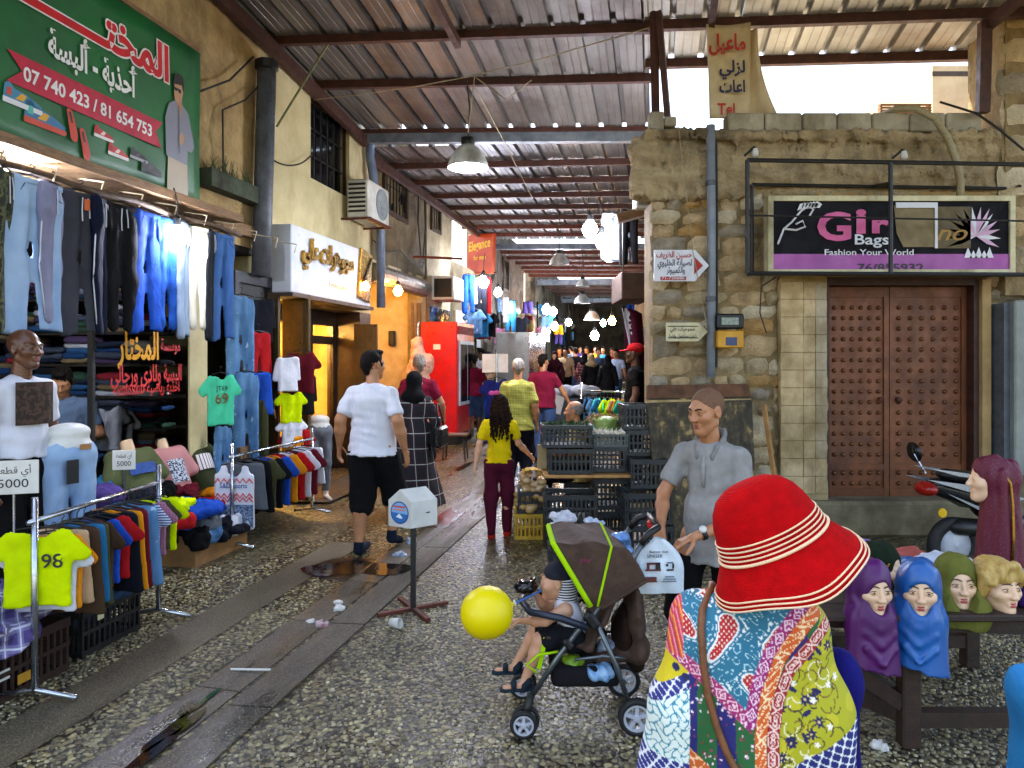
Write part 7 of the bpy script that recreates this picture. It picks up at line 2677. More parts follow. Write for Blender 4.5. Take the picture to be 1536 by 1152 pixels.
MB().tube([(0, 0, 0), (.01, 0, 1.2), (0, 0, (566 - 188) * 7.28 / F)], .044, 12).build('pipe', mat('light_grey_pipe', '9097a0', '70787f', 4, .45), pi, True)
for z in (.75, 1.9):
    MB().lathe([(.044, 0), (.052, .005), (.052, .05), (.044, .055)], 12, (0, 0, z)).build('clamp', GREYP, pi)
MB().tube([(.065, .03, .1), (.07, .02, 1.2), (.06, .02, 2.4)], .012, 6).build('cable', CORD, pi)
yb = T('meter_box', 'yellow metal box with a blue label under a black flood lamp', 'box', Q(1095, 522, 7.2))
MB().bbox((0, .05, .085), (.255, .16, .17), .01).build('box', mat('box_yellow', 'd89a0e', 'b87e0a', 5, .45), yb)
MB().box(-.05, .06, -.0335, -.0305, .025, .105).build('label', mat('label_blue', '27406e', '1d3158', 5, .4), yb)
fl = T('flood_lamp', 'unlit black flood lamp on top of the yellow box', 'lamp', Q(1097, 494, 7.18))
MB().bbox((0, .06, .08), (.26, .1, .15), .015).build('housing', BLACK, fl)
MB().bbox((-.01, .005, .08), (.17, .012, .075), .004).build('pane', mat('lamp_glass', '8a9a8e', '5d6c62', 30, .15), fl)
lb_ = T('leaning_board', 'old peeling wooden board leaning against the stone wall', 'board', (1.79, 6.85, 0), 0)
lb_.rotation_euler = (rad(-11), 0, rad(1))
PEEL = NB('peeling_board')
pn_ = PEEL.ramp(PEEL.noise(9, 8, PEEL.co((1, 1, .6)), .7), [(.38, '2c2619'), (.5, '40382a'), (.58, '5a4c32'), (.66, 'a58a56')])
PEEL.bump(PEEL.noise(26, 6).outputs[0], .6, .01)
PEEL = PEEL.out(pn_.outputs[0], .85)
bd_ = MB().prism([(-.40, .06), (.5, .02), (.53, 1.38), (.49, 1.44), (-.47, 1.42), (-.49, 1.36)], 0, .045, FR)
bd_.build('board', PEEL, lb_)
MB().prism([(-.49, 1.40), (.52, 1.42), (.5, 1.545), (-.48, 1.53)], .002, .06, FR).build('top_rail', mat('brown_edge', '6b4326', '4a2e1a', 8, .8, .4, 40), lb_)
MB().prism([(-.49, 1.36), (.52, 1.39), (.52, 1.40), (-.49, 1.385)], .001, .05, FR).build('pale_edge', mat('pale_edge', 'b59a66', '8d764a', 9, .8), lb_)
wk = T('timber_lath', 'narrow raw timber lath leaning beside the peeling board', 'lath', (2.44, 6.9, 0))
MB().tube([(.12, -.0, 0), (.02, .26, 1.32)], .026, 4).build('lath', mat('new_timber', 'b8874c', '98693a', 9, .7), wk)
ec = T('electric_cabinet', 'pale grey steel electric cabinet with a small hatch beside the door', 'cabinet', (RX(1497), 7.22, .62))
MB().bbox((.4, .1, .86), (.8, .34, 1.72), .015).build('cabinet_body', mat('cabinet_grey', '8f948c', '767c74', 3, .5, .1, 40, dirt='5a5c52'), ec)
MB().bbox((.26, -.078, .95), (.30, .02, .6), .008).build('hatch', mat('cabinet_grey', '8f948c'), ec)
MB().box(-.06, -.0, .0, .2, .0, 1.7).build('side_post', GREYP, ec)
MB().bbox((.4, .1, -.31), (.9, .4, .62), .02).build('base', mat('grey_stone_step', '6b6552'), ec)
hs = T('corrugated_hose', 'pale ribbed hose curving down over the wall to the bags sign', 'hose', (0, 0, 0))
MB().tube([Q(x, y, Y) for x, y, Y in ((1325, 172, 7.5), (1345, 163, 7.35), (1375, 163, 7.25), (1403, 178, 7.2), (1422, 208, 7.15), (1434, 240, 7.15), (1441, 275, 7.15), (1440, 300, 7.15))], .035, 10).build('hose', mat('ribbed_hose', 'a89a78', '857956', 60, .6), hs, True)
# beyond the wall top
tb_ = T('terrace_house', 'sunlit beige house wall seen through the roof opening', 'building', P(1425, 172, 10.5))
MB().box(-.25, 1.2, 0, 2.5, -.3, .7).build('wall', mat('sunlit_plaster', 'c9b593', 'b39c78', 3, .9), tb_)
MB().box(-.25, .28, -.005, .01, .55, .62).build('ledge', BRN, tb_)
ps = T('pallet', 'wooden slatted pallet standing on the wall top in the roof opening', 'pallet', P(1358, 176, 8.6))
for i in range(5):
    MB().box(-.3, .3, -.02, .0, .0 + i * .033, .022 + i * .033).build('slat', WOOD, ps)
for i in range(4):
    MB().box(-.3 + i * .19, -.27 + i * .19, .001, .05, 0, .16).build('batten', WOOD, ps)
# things jutting out at the corner of the alley
jt = T('plank', 'rough plank jutting out from the corner under the roof', 'plank', P(950, 322, 8.6))
MB().bbox((0, 0, 0), (.42, .2, .1), .01, rot(y=rad(-16))).build('plank', WOOD, jt)
wx = T('air_conditioner', 'small white unit fixed high at the corner of the stone building', 'air conditioner', P(963, 300, 8.4))
MB().bbox((0, .1, 0), (.14, .3, .2), .012).build('casing', WHITEP, wx)
MB().box(-.05, .05, -.053, -.049, -.07, .05).build('grille', mat('ac_grey', '8d9494'), wx)
bb2 = T('awning_board', 'brown board awning at the mouth of the alley by the corner', 'awning', P(950, 430, 9.2))
MB().bbox((.02, .3, 0), (.38, .9, .34), .01).build('board', mat('awning_brown', '4f3524', '38261a', 5, .8), bb2)
MB().tube([(-.15, -.13, .17), (-.15, -.13, .9)], .01, 6).build('rod', BLACK, bb2)
for px, py, kd_, m, sx_, sz_, lb, Y in ((915, 320, 'trousers', WHITE, .65, .6, 'white trousers hung high by the three bulbs', 9.7), (930, 325, 'blouse', rcol['grey'], .8, .75, 'grey long top hung beside the white trousers', 9.6), (944, 315, 'trousers', BLK, .7, .7, 'black trousers hung at the corner near the plank', 9.4), (925, 350, 'tee', rcol['denim blue'], .6, .6, 'blue shirt hung low among the bulbs', 9.9)):
    hang(kd_, m, nm[kd_], lb, P(px, py, Y), U(-.5, .5), (sx_, 1, sz_), 'clothes hung high at the corner', cat='garment')
fg_ = T('flag', 'maroon and white serrated flag hung at the alley corner', 'flag', P(944, 470, 9.6))
MRN = cloth('flag_maroon', '4f1226', '3d0d1d')
MB().sheet(lambda a, b: (-.09 + .26 * a + .05 * b, .04 * math.sin(a * 8), .1 - .75 * b - .1 * a), 8, 12, .006).build('flag_cloth', MRN, fg_, True)
MB().sheet(lambda a, b: (-.1 + .07 * a + .10 * b + (.025 if int(b * 9.99) % 2 else 0) * a, -.012 + .04 * math.sin(a * 3), .07 - .52 * b), 3, 18, .004).build('flag_white', WHITE, fg_, True)

# ================================================================ vegetable stall
DCR = mat('dark_crate_plastic', '23282a', '181c1d', 8, .5, .1, 70, dirt='33322a')
YCR = mat('yellow_crate_plastic', 'd2a52a', 'b5881e', 8, .5, .1, 60)
grp = 'crates of the vegetable stall'
for X, Y, z, w_, l_, h_, m, lb, r in (
        (.19, 7.38, 0, .33, .42, .25, YCR, 'yellow crate at the bottom of the potato stack', 0), (.21, 7.38, .255, .31, .42, .21, DCR, 'dark crate between the yellow crate and the potato bags', .02),
        (.56, 7.0, 0, .5, .4, .24, DCR, 'dark crate on the paving in the middle of the stall', .03), (.55, 7.02, .245, .5, .4, .25, DCR, 'dark crate directly under the plank of the stall', -.03),
        (.55, 7.05, .69, .42, .36, .23, DCR, 'dark crate of onions on the plank', .0), (.52, 7.08, .93, .47, .36, .21, DCR, 'dark crate of green herbs on top of the onions', .02),
        (.93, 7.15, .69, .33, .36, .24, DCR, 'dark crate under the garlic crate', -.02), (.94, 7.15, .93, .33, .36, .12, mat('grey_crate', '5d625c', '454a45', 8), 'shallow grey crate of garlic', .0),
        (.95, 7.15, 0, .36, .42, .32, DCR, 'dark crate on the paving beside the middle one', .1), (.96, 7.2, .325, .34, .4, .3, DCR, 'dark crate under the garlic side of the plank', 0),
        (1.24, 6.75, 0, .44, .42, .27, DCR, 'lowest dark crate of the stack by the leaning board', -.05), (1.22, 6.8, .275, .43, .42, .28, DCR, 'second dark crate of the stack by the leaning board', .04), (1.28, 7.0, .56, .34, .36, .27, DCR, 'third dark crate of the stack by the leaning board', -.02),
        (1.26, 7.2, .84, .34, .36, .24, DCR, 'fourth dark crate of the stack by the leaning board', .03), (1.24, 7.25, 1.085, .33, .36, .24, DCR, 'topmost dark crate of the stack by the leaning board', .0)):
    crate('crate', lb, (X, Y, z), r, (w_, l_, h_), m, grp)
pk = T('stall_plank', 'pale plank carrying the onion and garlic crates', 'plank', (.72, 7.05, .655), .02)
MB().bbox((0, 0, .012), (.86, .42, .028), .006).build('plank', mat('new_timber', 'b8874c'), pk)
ct2 = T('crate', 'pale cardboard tray behind the onion crate', 'tray', (.50, 7.26, .69), 0, grp)
MB().bbox((0, 0, .11), (.5, .05, .24), .006).build('tray_side', mat('pale_card', 'c0a678', 'a48a5c'), ct2)
POT = mat('potato', 'b58a4c', '94693a', 20, .7, .3, 60)
ONI = mat('onion_skin', 'b5713a', '8f4f2a', 12, .45, .1, 40, st=(3, 3, .5))
onb = MB().lathe([(.0001, -.028), (.02, -.024), (.034, -.004), (.03, .016), (.014, .028), (.005, .04), (.0001, .04)], 10)
on0 = onb.build('onion', ONI, None, True, loc=(0, 0, 0))
for i in range(26):
    o = on0 if i == 0 else clone(on0)
    o.location = (.40 + (i % 7) * .05 + U(-.01, .01), 6.93 + (i // 7) * .07, .86 + U(0, .03))
    o.rotation_euler = (U(-.6, .6), U(-.6, .6), U(0, 6))
    tag(o, 'onion lying in the dark crate on the plank', 'onion', 'onions in the crate')
    if i > 6:
        o.material_slots[0].link = 'OBJECT'
        o.material_slots[0].material = ONI
gb = MB().lathe([(.0001, -.02), (.018, -.016), (.026, .0), (.016, .016), (.005, .026), (.004, .05)], 9)
g0 = gb.build('garlic_bulb', mat('garlic', 'd8d0bc', 'b8a88c', 12, .6), None, True, loc=(0, 0, 0))
for i in range(20):
    o = g0 if i == 0 else clone(g0)
    o.location = (.81 + (i % 6) * .05, 7.0 + (i // 6) * .08, 1.04 + U(0, .02))
    o.rotation_euler = (U(-.5, .5), U(-.5, .5), 0)
    tag(o, 'garlic bulb in the shallow grey crate', 'garlic', 'garlic in the crate')
hb_ = MB()
for i in range(520):
    c = Vector((.52 + U(-.21, .21), 7.08 + U(-.15, .15), 1.08 + U(0, .07)))
    d = Vector((U(-1, 1), U(-1, 1), U(-.2, 1))).normalized()
    e = d.orthogonal().normalized()
    L_ = U(.02, .05)
    hb_.add([c, c + d * L_ * .6 + e * L_ * .35, c + d * L_, c + d * L_ * .6 - e * L_ * .35], [(0, 1, 2, 3)])
tag(hb_.build('herb_leaves', mat('parsley', '2f4a1f', '1d3314', 30, .7)), 'bunched green herbs filling the top crate', kind='stuff')
for i, (px, py, Y, r, lb) in enumerate(((799, 722, 7.3, (.13, .12, .12), 'clear bag of pale potatoes, upper of the two bags'), (795, 752, 7.25, (.165, .14, .1), 'wide bag of potatoes on the dark crate, under the other bag'))):
    s = SD()
    rr = random.Random(i)
    for k in range(26):
        s.ell((rr.uniform(-.8, .8) * r[0], rr.uniform(-.8, .8) * r[1], rr.uniform(-.75, .75) * r[2]), (rr.uniform(.035, .05), rr.uniform(.03, .04), .034), .012)
    s.build('potato_bag', mat('bagged_potato_%d' % i, 'c9a268' if i else 'd8b98c', 'a5783c' if i else 'c09660', 14, .28, .1, 60), None, .012, lb, 'bag of potatoes', 'bags of potatoes', loc=P(px, py, Y))
MB().sheet(lambda a, b: (-.1 + .2 * a, -.09 + .18 * b, .06 - .1 * (a - .5) ** 2 + .01 * math.sin(a * 20 + b * 9)), 8, 6, .004).build('net_top', mat('yellow_net', 'd8a81c', 'b8841a', 60, .6), None, True, 'yellow net cloth over the upper potato bag', 'net', loc=P(798, 712, 7.28))
cb2 = T('cabbage', 'pale green cabbage at the back of the stall', 'cabbage', P(910, 652, 7.5))
CAB = mat('cabbage_leaf', 'a3b86a', '6f8c3c', 9, .5, .3, 30)
SD().ell((0, 0, .09), (.12, .11, .1), .01).wr(.008, 40, 3).build('head', CAB, cb2, .01)
for i in range(5):
    a = i * 1.26
    MB().sheet(lambda p_, q_: ((.10 + .035 * q_) * math.cos(a + (p_ - .5) * 1.3), (.10 + .035 * q_) * math.sin(a + (p_ - .5) * 1.3), .015 + .15 * q_ + .01 * math.sin(p_ * 14)), 7, 5, .004).build('leaf', CAB, cb2, True)
st2 = MB()
for i in range(220):
    c = Vector((P(905, 632, 7.6))) + Vector((U(-.16, .16), U(-.1, .1), U(-.05, .06)))
    d = Vector((U(-1, 1), U(-.5, .5), U(-.3, .3))) * .09
    st2.tube([c, c + d * .5 + Vector((0, 0, .02)), c + d], .004, 3, False)
tag(st2.build('dry_stalks', mat('straw', 'b8945a', '8a683a', 20, .8)), 'tangle of dry straw coloured stalks behind the cabbage', kind='stuff')
for i, (px, py, Y, r, m, lb) in enumerate(((848, 772, 6.6, (.11, .09, .08), WHITE, 'white crumpled bag on the vegetable scraps'), (838, 782, 6.55, (.07, .06, .05), WHITE, 'smaller white bag beside the crumpled bag'), (893, 778, 6.5, (.09, .07, .06), mat('white_blue_bag', 'd5dbe4', '9db4d8', 8, .4), 'white and blue bag at the end of the scraps'), (885, 790, 6.5, (.09, .06, .04), mat('grey_packet', '6d7278', '3f4348', 12, .3), 'grey packet under the white and blue bag'), (858, 790, 6.5, (.12, .08, .05), mat('radish_red', '8d1f2f', 'c8b89a', 14, .5), 'red and cream scraps before the dark crates'), (845, 800, 6.4, (.14, .08, .035), mat('green_scraps', '6a7a2c', 'b8a83c', 16, .6), 'green and yellow leaf scraps in front of the crates'))):
    pile('plastic_bag' if i < 4 else 'vegetable_scraps', lb, P(px, py + 10, Y), r, m, 70 + i, 'bag' if i < 4 else 'scraps', .02, 40, .011)
crate('crate', 'low dark crate under the vegetable scraps', (.6, 6.5, 0), 0, (.56, .36, .12), DCR, grp)

# ================================================================ people in the alley
MRS = cloth('maroon_shirt', '7d1630', '661026')
JE = denim('walk', '22395c', '2f4c74')
p = G(553, 826)
person('man in a white t-shirt and black knee-length shorts walking away', (p.x + .05, p.y - .08, 0), rad(-14), 1.83, dict(elL=(-.27, -.07, 1.16), wrL=(-.315, .0, .93), elR=(.27, -.08, 1.16), wrR=(.30, .0, .91), anL=(-.1, -.06, .085), knL=(-.1, .02, .5), knR=(.12, .2, .52), anR=(.13, .12, .16), toR=(.14, .27, .06)), SKIN, WHITE, .66, BLK, 'knee', cloth('navy_shoe', '141d2c', '0e1520'), HAIRD, 'short', 1.24, 0, rad(-30), 0, .012, .007, hem=.86)
PLD = plaid('dark_plaid', '1b1a20', '3a1820', 'b9c0b8', .17, .05, wide=.4)
ab = person('woman in a black headscarf and a long dark plaid coat', G(622, 772), rad(-10), 1.62, dict(elR=(.25, .06, 1.15), wrR=(.26, .14, .92)), SKIN2, PLD, 1.8, BLK, 'long', BLK, None, '', 1.1, 1, rad(-15), 0, .014, .008, skirt=(PLD, .14, .30), scarf=BLK, hem=.85, tops='coat', group=None)
hbg = T('handbag', 'black leather handbag at the plaid coat woman\'s elbow', 'bag', G(622, 772) + Vector((.30, -.02, .78)), rad(-10))
MB().bbox((0, 0, .11), (.10, .34, .24), .03).build('bag_body', mat('black_leather', '141315', '0d0c0e', 20, .3, .3, 90), hbg)
MB().tube([(0, -.12, .22), (-.03, -.08, .48), (-.04, .04, .48), (0, .12, .22)], .012, 6).build('strap', BLACK, hbg, True)
person('grey-haired man in a maroon and grey shirt beside the red fridge', P(628, 541, 9.6) * 1 - Vector((0, 0, H)), rad(-8), 1.82, dict(elR=(.28, .05, 1.15), wrR=(.27, .2, .98)), SKIN, MRS, .6, NAVY, 'long', BLK, HAIRG, 'short', 1.1, 0, rad(25), 0, .016, .009)
girl = person('girl in a yellow t-shirt and maroon trousers reaching to the potatoes', (-.13, 7.27, 0), rad(-6), 1.4, dict(elR=(.24, .06, 1.16), wrR=(.36, .22, 1.0), elL=(-.24, -.05, 1.16), wrL=(-.28, -.06, .92), anL=(-.08, -.1, .085), anR=(.09, .08, .085), knR=(.1, .1, .5), toL=(-.09, .07, .03), toR=(.1, .25, .03)), SKIN2, cloth('yellow_tee', 'e8c818', 'd2b010'), .62, cloth('maroon_trousers', '541327', '42101f'), 'long', cloth('red_shoe', 'c02a1c', '9c2014'), mat('long_dark_hair', '1b100b', '2b1a10', 30, .85, .6, 120, st=(1, 1, .3), spec=.1), 'long', .95, 1, rad(18), 0, .012, .0065, hem=.93, hscale=1.08)
sbw = SD().ell((-.025, 0, 0), (.03, .015, .024), .01).ell((.025, 0, .005), (.03, .015, .024), .01).ell((0, 0, 0), (.012, .014, .012), .01)
sbw.build('hair_bow', cloth('pink_bow', 'd8588c', 'b83a70'), girl, .006).location = Vector((-.045, -.02, 1.635 * .8 + .12))
GCH = plaid('green_check', '8f8a34', '5d6424', 'b0aa50', .035, .2, wide=.4)
p = P(777, 541, 9.9)
person('man in a green checked shirt walking up the alley', (p.x, p.y, gz(9.8)), rad(-12), 1.74, dict(knR=(.1, .12, .5), anL=(-.1, -.12, .1)), SKIN, GCH, .75, NAVY, 'long', BLK, HAIRG, 'short', 1.25, 0, rad(10), 0, .016, .009, hem=.8)
p = P(815, 541, 12.2)
person('man in a plain maroon shirt and blue jeans swinging his arm', (p.x, p.y, gz(12)), rad(-15), 1.76, dict(elR=(.30, .05, 1.18), wrR=(.40, .1, .98), knL=(-.1, .1, .5)), SKIN, MRS, .62, JE, 'long', BLK, HAIRD, 'short', 1.2, 0, rad(-20), 0, .018, .01)
p = P(868, 541, 8.3)
person('bald man sitting low behind the vegetable crates', (p.x, p.y, 0), rad(80), 1.7, dict(head=(0, .06, 1.21), neck=(0, .02, 1.04), chest=(0, 0, .9), waist=(0, -.02, .68), pelvis=(0, -.02, .52), shL=(-.2, .0, .99), shR=(.2, .0, .99), elL=(-.25, .1, .72), elR=(.25, .1, .72), wrL=(-.18, .3, .66), wrR=(.18, .3, .66), hipL=(-.1, .02, .5), hipR=(.1, .02, .5), knL=(-.14, .42, .5), knR=(.14, .42, .5), anL=(-.13, .4, .085), anR=(.13, .4, .085), toL=(-.13, .56, .03), toR=(.13, .56, .03)), SKIN, cloth('sand_shirt', 'a8925a', '8f7a48'), .7, NAVY, 'long', BLK, HAIRG, 'bald', 1.2, 0, 0, 0, .014, .009, hem=.42)
MB().bbox((0, 0, .2), (.36, .36, .42), .02).build('seat', DCR, None, label='upturned dark crate under the sitting bald man', cat='crate', loc=(p.x + .02, p.y, 0))
p = P(957, 541, 9.3)
rc = person('man in a red cap and a black polo shirt at the alley corner', (p.x - .03, p.y, .2), rad(75), 1.76, dict(), SKIN3, BLK, .55, BLK, 'long', BLK, None, '', 1.1, 0, 0, 0, .014, .009)
kc = 1.76 / 1.75
cp = SD().ell((0, .0, 1.70), (.092, .112, .08), .02).cap((0, .09, 1.685), (0, .17, 1.675), .05, .045, .02, (1.3, 1, .25))
cp.cut((0, 0, -1), -1.655)
cp.build('cap', REDC, rc, .009)
MB().box(-.4, .5, -.3, .3, 0, .2).build('step', mat('grey_stone_step', '6b6552'), None, label='stone step under the man in the red cap', cat='step', loc=(p.x, p.y, 0))
FAR = ((711, 14.9, 1.72, 20, 'man in a maroon shirt and denim shorts half hidden by the fridge', MRS, JE, 'short', SKIN3, HAIRD, None, None), (722, 17.5, 1.8, 100, 'man in a white shirt and grey jeans outside the white shop', WHITE, rcol['grey'], 'long', SKIN3, HAIRD, None, None),
       (733, 18.5, 1.7, 60, 'person in a pale shirt behind the man in white', rcol['beige'], BLUE, 'long', SKIN2, HAIRD, None, None), (832, 20.5, 1.66, 170, 'woman in a dark red robe walking down the alley', None, None, 'long', SKIN2, None, (cloth('dark_red_robe', '3a101c', '2a0c14'), .06, .3), cloth('dark_red_robe', '3a101c')),
       (848, 22, 1.74, 175, 'man in a beige t-shirt facing the camera in the crowd'.replace('facing the camera', 'walking out'), rcol['beige'], BLK, 'knee', SKIN, HAIRD, None, None), (864, 24, 1.72, 10, 'man in dark blue in the middle of the crowd', NAVY, JE, 'long', SKIN, HAIRD, None, None),
       (877, 21, 1.6, 0, 'woman in a long flowered red dress in the crowd', None, None, 'long', SKIN2, None, (plaid('flower_dress', '5a1f2a', '8a3a3a', 'c89a8a', .08, .1), .08, .27), BLK), (887, 19.2, 1.63, 5, 'woman in black with a beige headscarf over her back', None, None, 'long', SKIN2, None, (BLK, .05, .28), cloth('beige_scarf', '9a8460', '83704e')),
       (897, 22.5, 1.72, 200, 'man in a slate blue shirt beside the beige headscarf', cloth('slate_shirt', '44546c', '38465a'), rcol['brown'], 'long', SKIN, HAIRD, None, None), (912, 18.6, 1.6, -20, 'woman in black holding a white paper', None, None, 'long', SKIN2, None, (BLK, .1, .25), BLK),
       (924, 20.5, 1.72, 150, 'man in a pale blue shirt near the flag', cloth('pale_blue_shirt', 'b4c2da', '9cabc4'), JE, 'long', SKIN, HAIRD, None, None), (857, 28, 1.72, 30, 'person in dark grey far down the alley', rcol['grey'], BLK, 'long', SKIN, HAIRD, None, None), (870, 30, 1.7, 180, 'person in a purple shirt far down the alley', rcol['purple'], NAVY, 'long', SKIN, HAIRD, None, None), (905, 27, 1.7, 160, 'person in a teal shirt far down the alley', rcol['teal'], BLK, 'long', SKIN, HAIRD, None, None),
       (839, 25, 1.7, 180, 'person in an olive shirt behind the dark red robe', rcol['olive'], BLK, 'long', SKIN, HAIRD, None, None), (880, 25.5, 1.72, 170, 'person in a white shirt behind the flowered dress', WHITE, JE, 'long', SKIN, HAIRD, None, None), (918, 24, 1.7, 190, 'person in a red shirt behind the white paper', REDC, NAVY, 'long', SKIN, HAIRD, None, None), (893, 29, 1.7, 175, 'person in an orange shirt at the end of the crowd', ORN, BLK, 'long', SKIN, HAIRD, None, None))
for px, Y, hh, rz, lb, tp_, bt_, bl_, sk_, hr, skt, scf in FAR:
    p = P(px, 541, Y)
    v = UV(p.x, p.y)[1]
    person(lb, (p.x, p.y, gz(v)), rad(rz), hh, dict(wrR=(.27, U(-.1, .2), .9), wrL=(-.27, U(-.1, .2), .9), knL=(-.1, .1, .5)), sk_, tp_ if tp_ else (skt[0] if skt else None), .6 if tp_ else 1.9, bt_, bl_, BLK, hr, 'short', 1.1, 1 if skt else 0, 0, 0, .026, .01, hands=False, skirt=skt, scarf=scf, group='people in the far part of the alley')
# goods far down the alley
for i in range(46):
    left = i % 3 != 2
    v = 16.2 + i * .4
    u = (-4.25 + U(-.1, .5)) if left else (-.35 + U(-.5, .1))
    c = list(rcol)[(i * 7) % 18]
    k2 = ('tee', 'trousers', 'blouse', 'shorts')[i % 4]
    z = gz(v) + U(2.3, 3.3)
    hang(k2, rcol[c], nm[k2], '%s %s hung far along the %s, %s' % (c, nm[k2], 'fridge side of the alley' if left else 'door side of the alley', ('near the orange sign', 'past the steel fridges', 'above the crowd', 'in the dark end')[min(3, int(i / 12))]), A(u, v, z), U(0, 3), (.85, 1, .85), 'clothes hung along the far shops', hook=False, cat='garment')
for px, py, kd_, c, lb, Y in ((703, 412, 'trousers', 'bright blue', 'blue trousers under the orange sign', 16.2), (709, 420, 'tee', 'white', 'white shirt under the orange sign', 16.3), (716, 415, 'blouse', 'beige', 'yellowish top under the orange sign', 16.4), (722, 425, 'trousers', 'navy', 'navy trousers under the orange sign', 16.3), (728, 415, 'trousers', 'red', 'red trousers under the orange sign', 16.5), (733, 470, 'tee', 'black', 'black shirt hung over the white shop doorway', 16.8), (712, 465, 'tee', 'denim blue', 'blue shirt low under the orange sign', 16.2), (722, 470, 'tee', 'teal', 'teal shirt low under the orange sign', 16.4)):
    hang(kd_, rcol[c], nm[kd_], lb, P(px, py, Y), U(-.4, .4), (.8, 1, .85), 'clothes hung under the orange sign', cat='garment')
for px, Y, w_, lb in ((770, 19.5, 1.1, 'stainless steel fridge with a wide plain side'), (796, 21.5, .6, 'narrow stainless steel fridge behind the wide one')):
    v = UV(*P(px, 541, Y).xy)[1]
    t = T('steel_fridge', lb, 'fridge', (P(px, 541, Y).x, Y, gz(v)), -TH, 'stainless fridges along the alley')
    MB().bbox((0, .4, 1.15), (w_ * .85, .9, 2.1), .02).build('cabinet', mat('brushed_steel', 'a8a9a2', '8b8c86', 3, .35, .05, 90, .8), t)
    for x in (-.2, .2):
        MB().box(w_ * .43, w_ * .445, .4 + x * 1.9 - .35, .4 + x * 1.9 + .35, .2, 2.1).build('door', STEEL, t)
jsy = T('jersey_display', 'dark blue jersey with red and white trim on a stand', 'jersey', P(745, 600, 14.2) * 1)
jsy.location.z = gz(14)
hang('tee', cloth('jersey_blue', '16226e', '101a54'), 'jersey', 'royal blue football jersey on the stand before the steel fridges', jsy.location + Vector((0, -.05, 1.25)), 0, (1, 1, 1.1), cat='jersey')
MB().tube([(0, 0, 0), (0, 0, 1.75)], .02, 6).build('pole', STEEL, jsy)
MB().bbox((-.03, .02, 1.55), (.5, .02, .36), .004).build('paper_sheet', WHITEP, jsy)
sk2 = T('sack_stall', 'low stall heaped with white sacks and a paper sign', 'stall', (P(850, 541, 16.5).x, 16.5, gz(16.2)), -TH)
MB().bbox((0, 0, .35), (1.3, .9, .7), .02).build('stall_body', rcol['grey'], sk2)
s = SD()
for i in range(7):
    s.ell((-.5 + .17 * i, U(-.2, .2), .8 + U(0, .1)), (.24, .26, .13), .04)
s.wr(.02, 14, 3).build('sack', mat('white_sack', 'c8ccd2', 'a9b4c4', 4, .7), sk2, .03)
MB().bbox((-.25, -.47, .6), (.45, .01, .4), .003, rot(y=.25)).build('paper_sign', WHITEP, sk2)
ra3, rb3 = Vector((P(872, 541, 10.6).x, 10.6, 0)), Vector((P(948, 541, 9.9).x, 9.9, 0))
rail('steel rail of bright shirts between the bald man and the red cap', ra3, rb3, 1.32, 0)
for i, c in enumerate(('black', 'teal', 'navy', 'denim blue', 'mint', 'teal', 'mint', 'neon yellow', 'neon yellow', 'beige', 'orange', 'mint', 'teal', 'navy')):
    p = ra3.lerp(rb3, (i + .5) / 14)
    p.z = 1.22
    hang('tee', rcol[c], 'shirt', '%s shirt on the bright rail, %s' % (c, ('next to the end post', 'second hanger', 'third hanger', 'fourth hanger', 'fifth hanger', 'sixth hanger', 'seventh hanger', 'first of the two yellow ones', 'second of the two yellow ones', 'beside the orange one', 'the only orange one', 'just past the orange one', 'second last hanger', 'last hanger by the red cap')[i]), p, 1.2 + U(-.3, .3), (.75, .8, .7), 'bright shirts on the rail by the red cap', cat='garment')

# ================================================================ headscarf table and scooter
TBW = mat('table_wood', '3a2416', '24160d', 7, .6, .3, 60, st=(1, 6, 1), dirt='16100a')
mtb = T('market_table', 'dark rough wooden table carrying the headscarf heads', 'table', (1.9, 3.75, 0), 0)
for i in range(6):
    MB().bbox((.05, -.42 + i * .17, .605), (1.52 + U(-.03, .03), .16, .03), .006).build('plank', TBW, mtb)
for x, y in ((-.1, -.42), (.72, -.42), (-.6, .45), (.72, .45), (-.62, -.1)):
    MB().bbox((x, y, .29), (.085, .075, .58), .008).build('leg', TBW, mtb)
for a, b in (((-.1, -.42, .13), (.75, -.42, .13)), ((-.62, .45, .15), (.72, .45, .15)), ((-.1, -.4, .13), (-.6, .4, .15)), ((-.66, -.3, .55), (.78, -.46, .55)), ((-.62, -.1, .5), (-.12, -.42, .2))):
    beamc(a, b, .06, .07, TBW, mtb, 'rail')


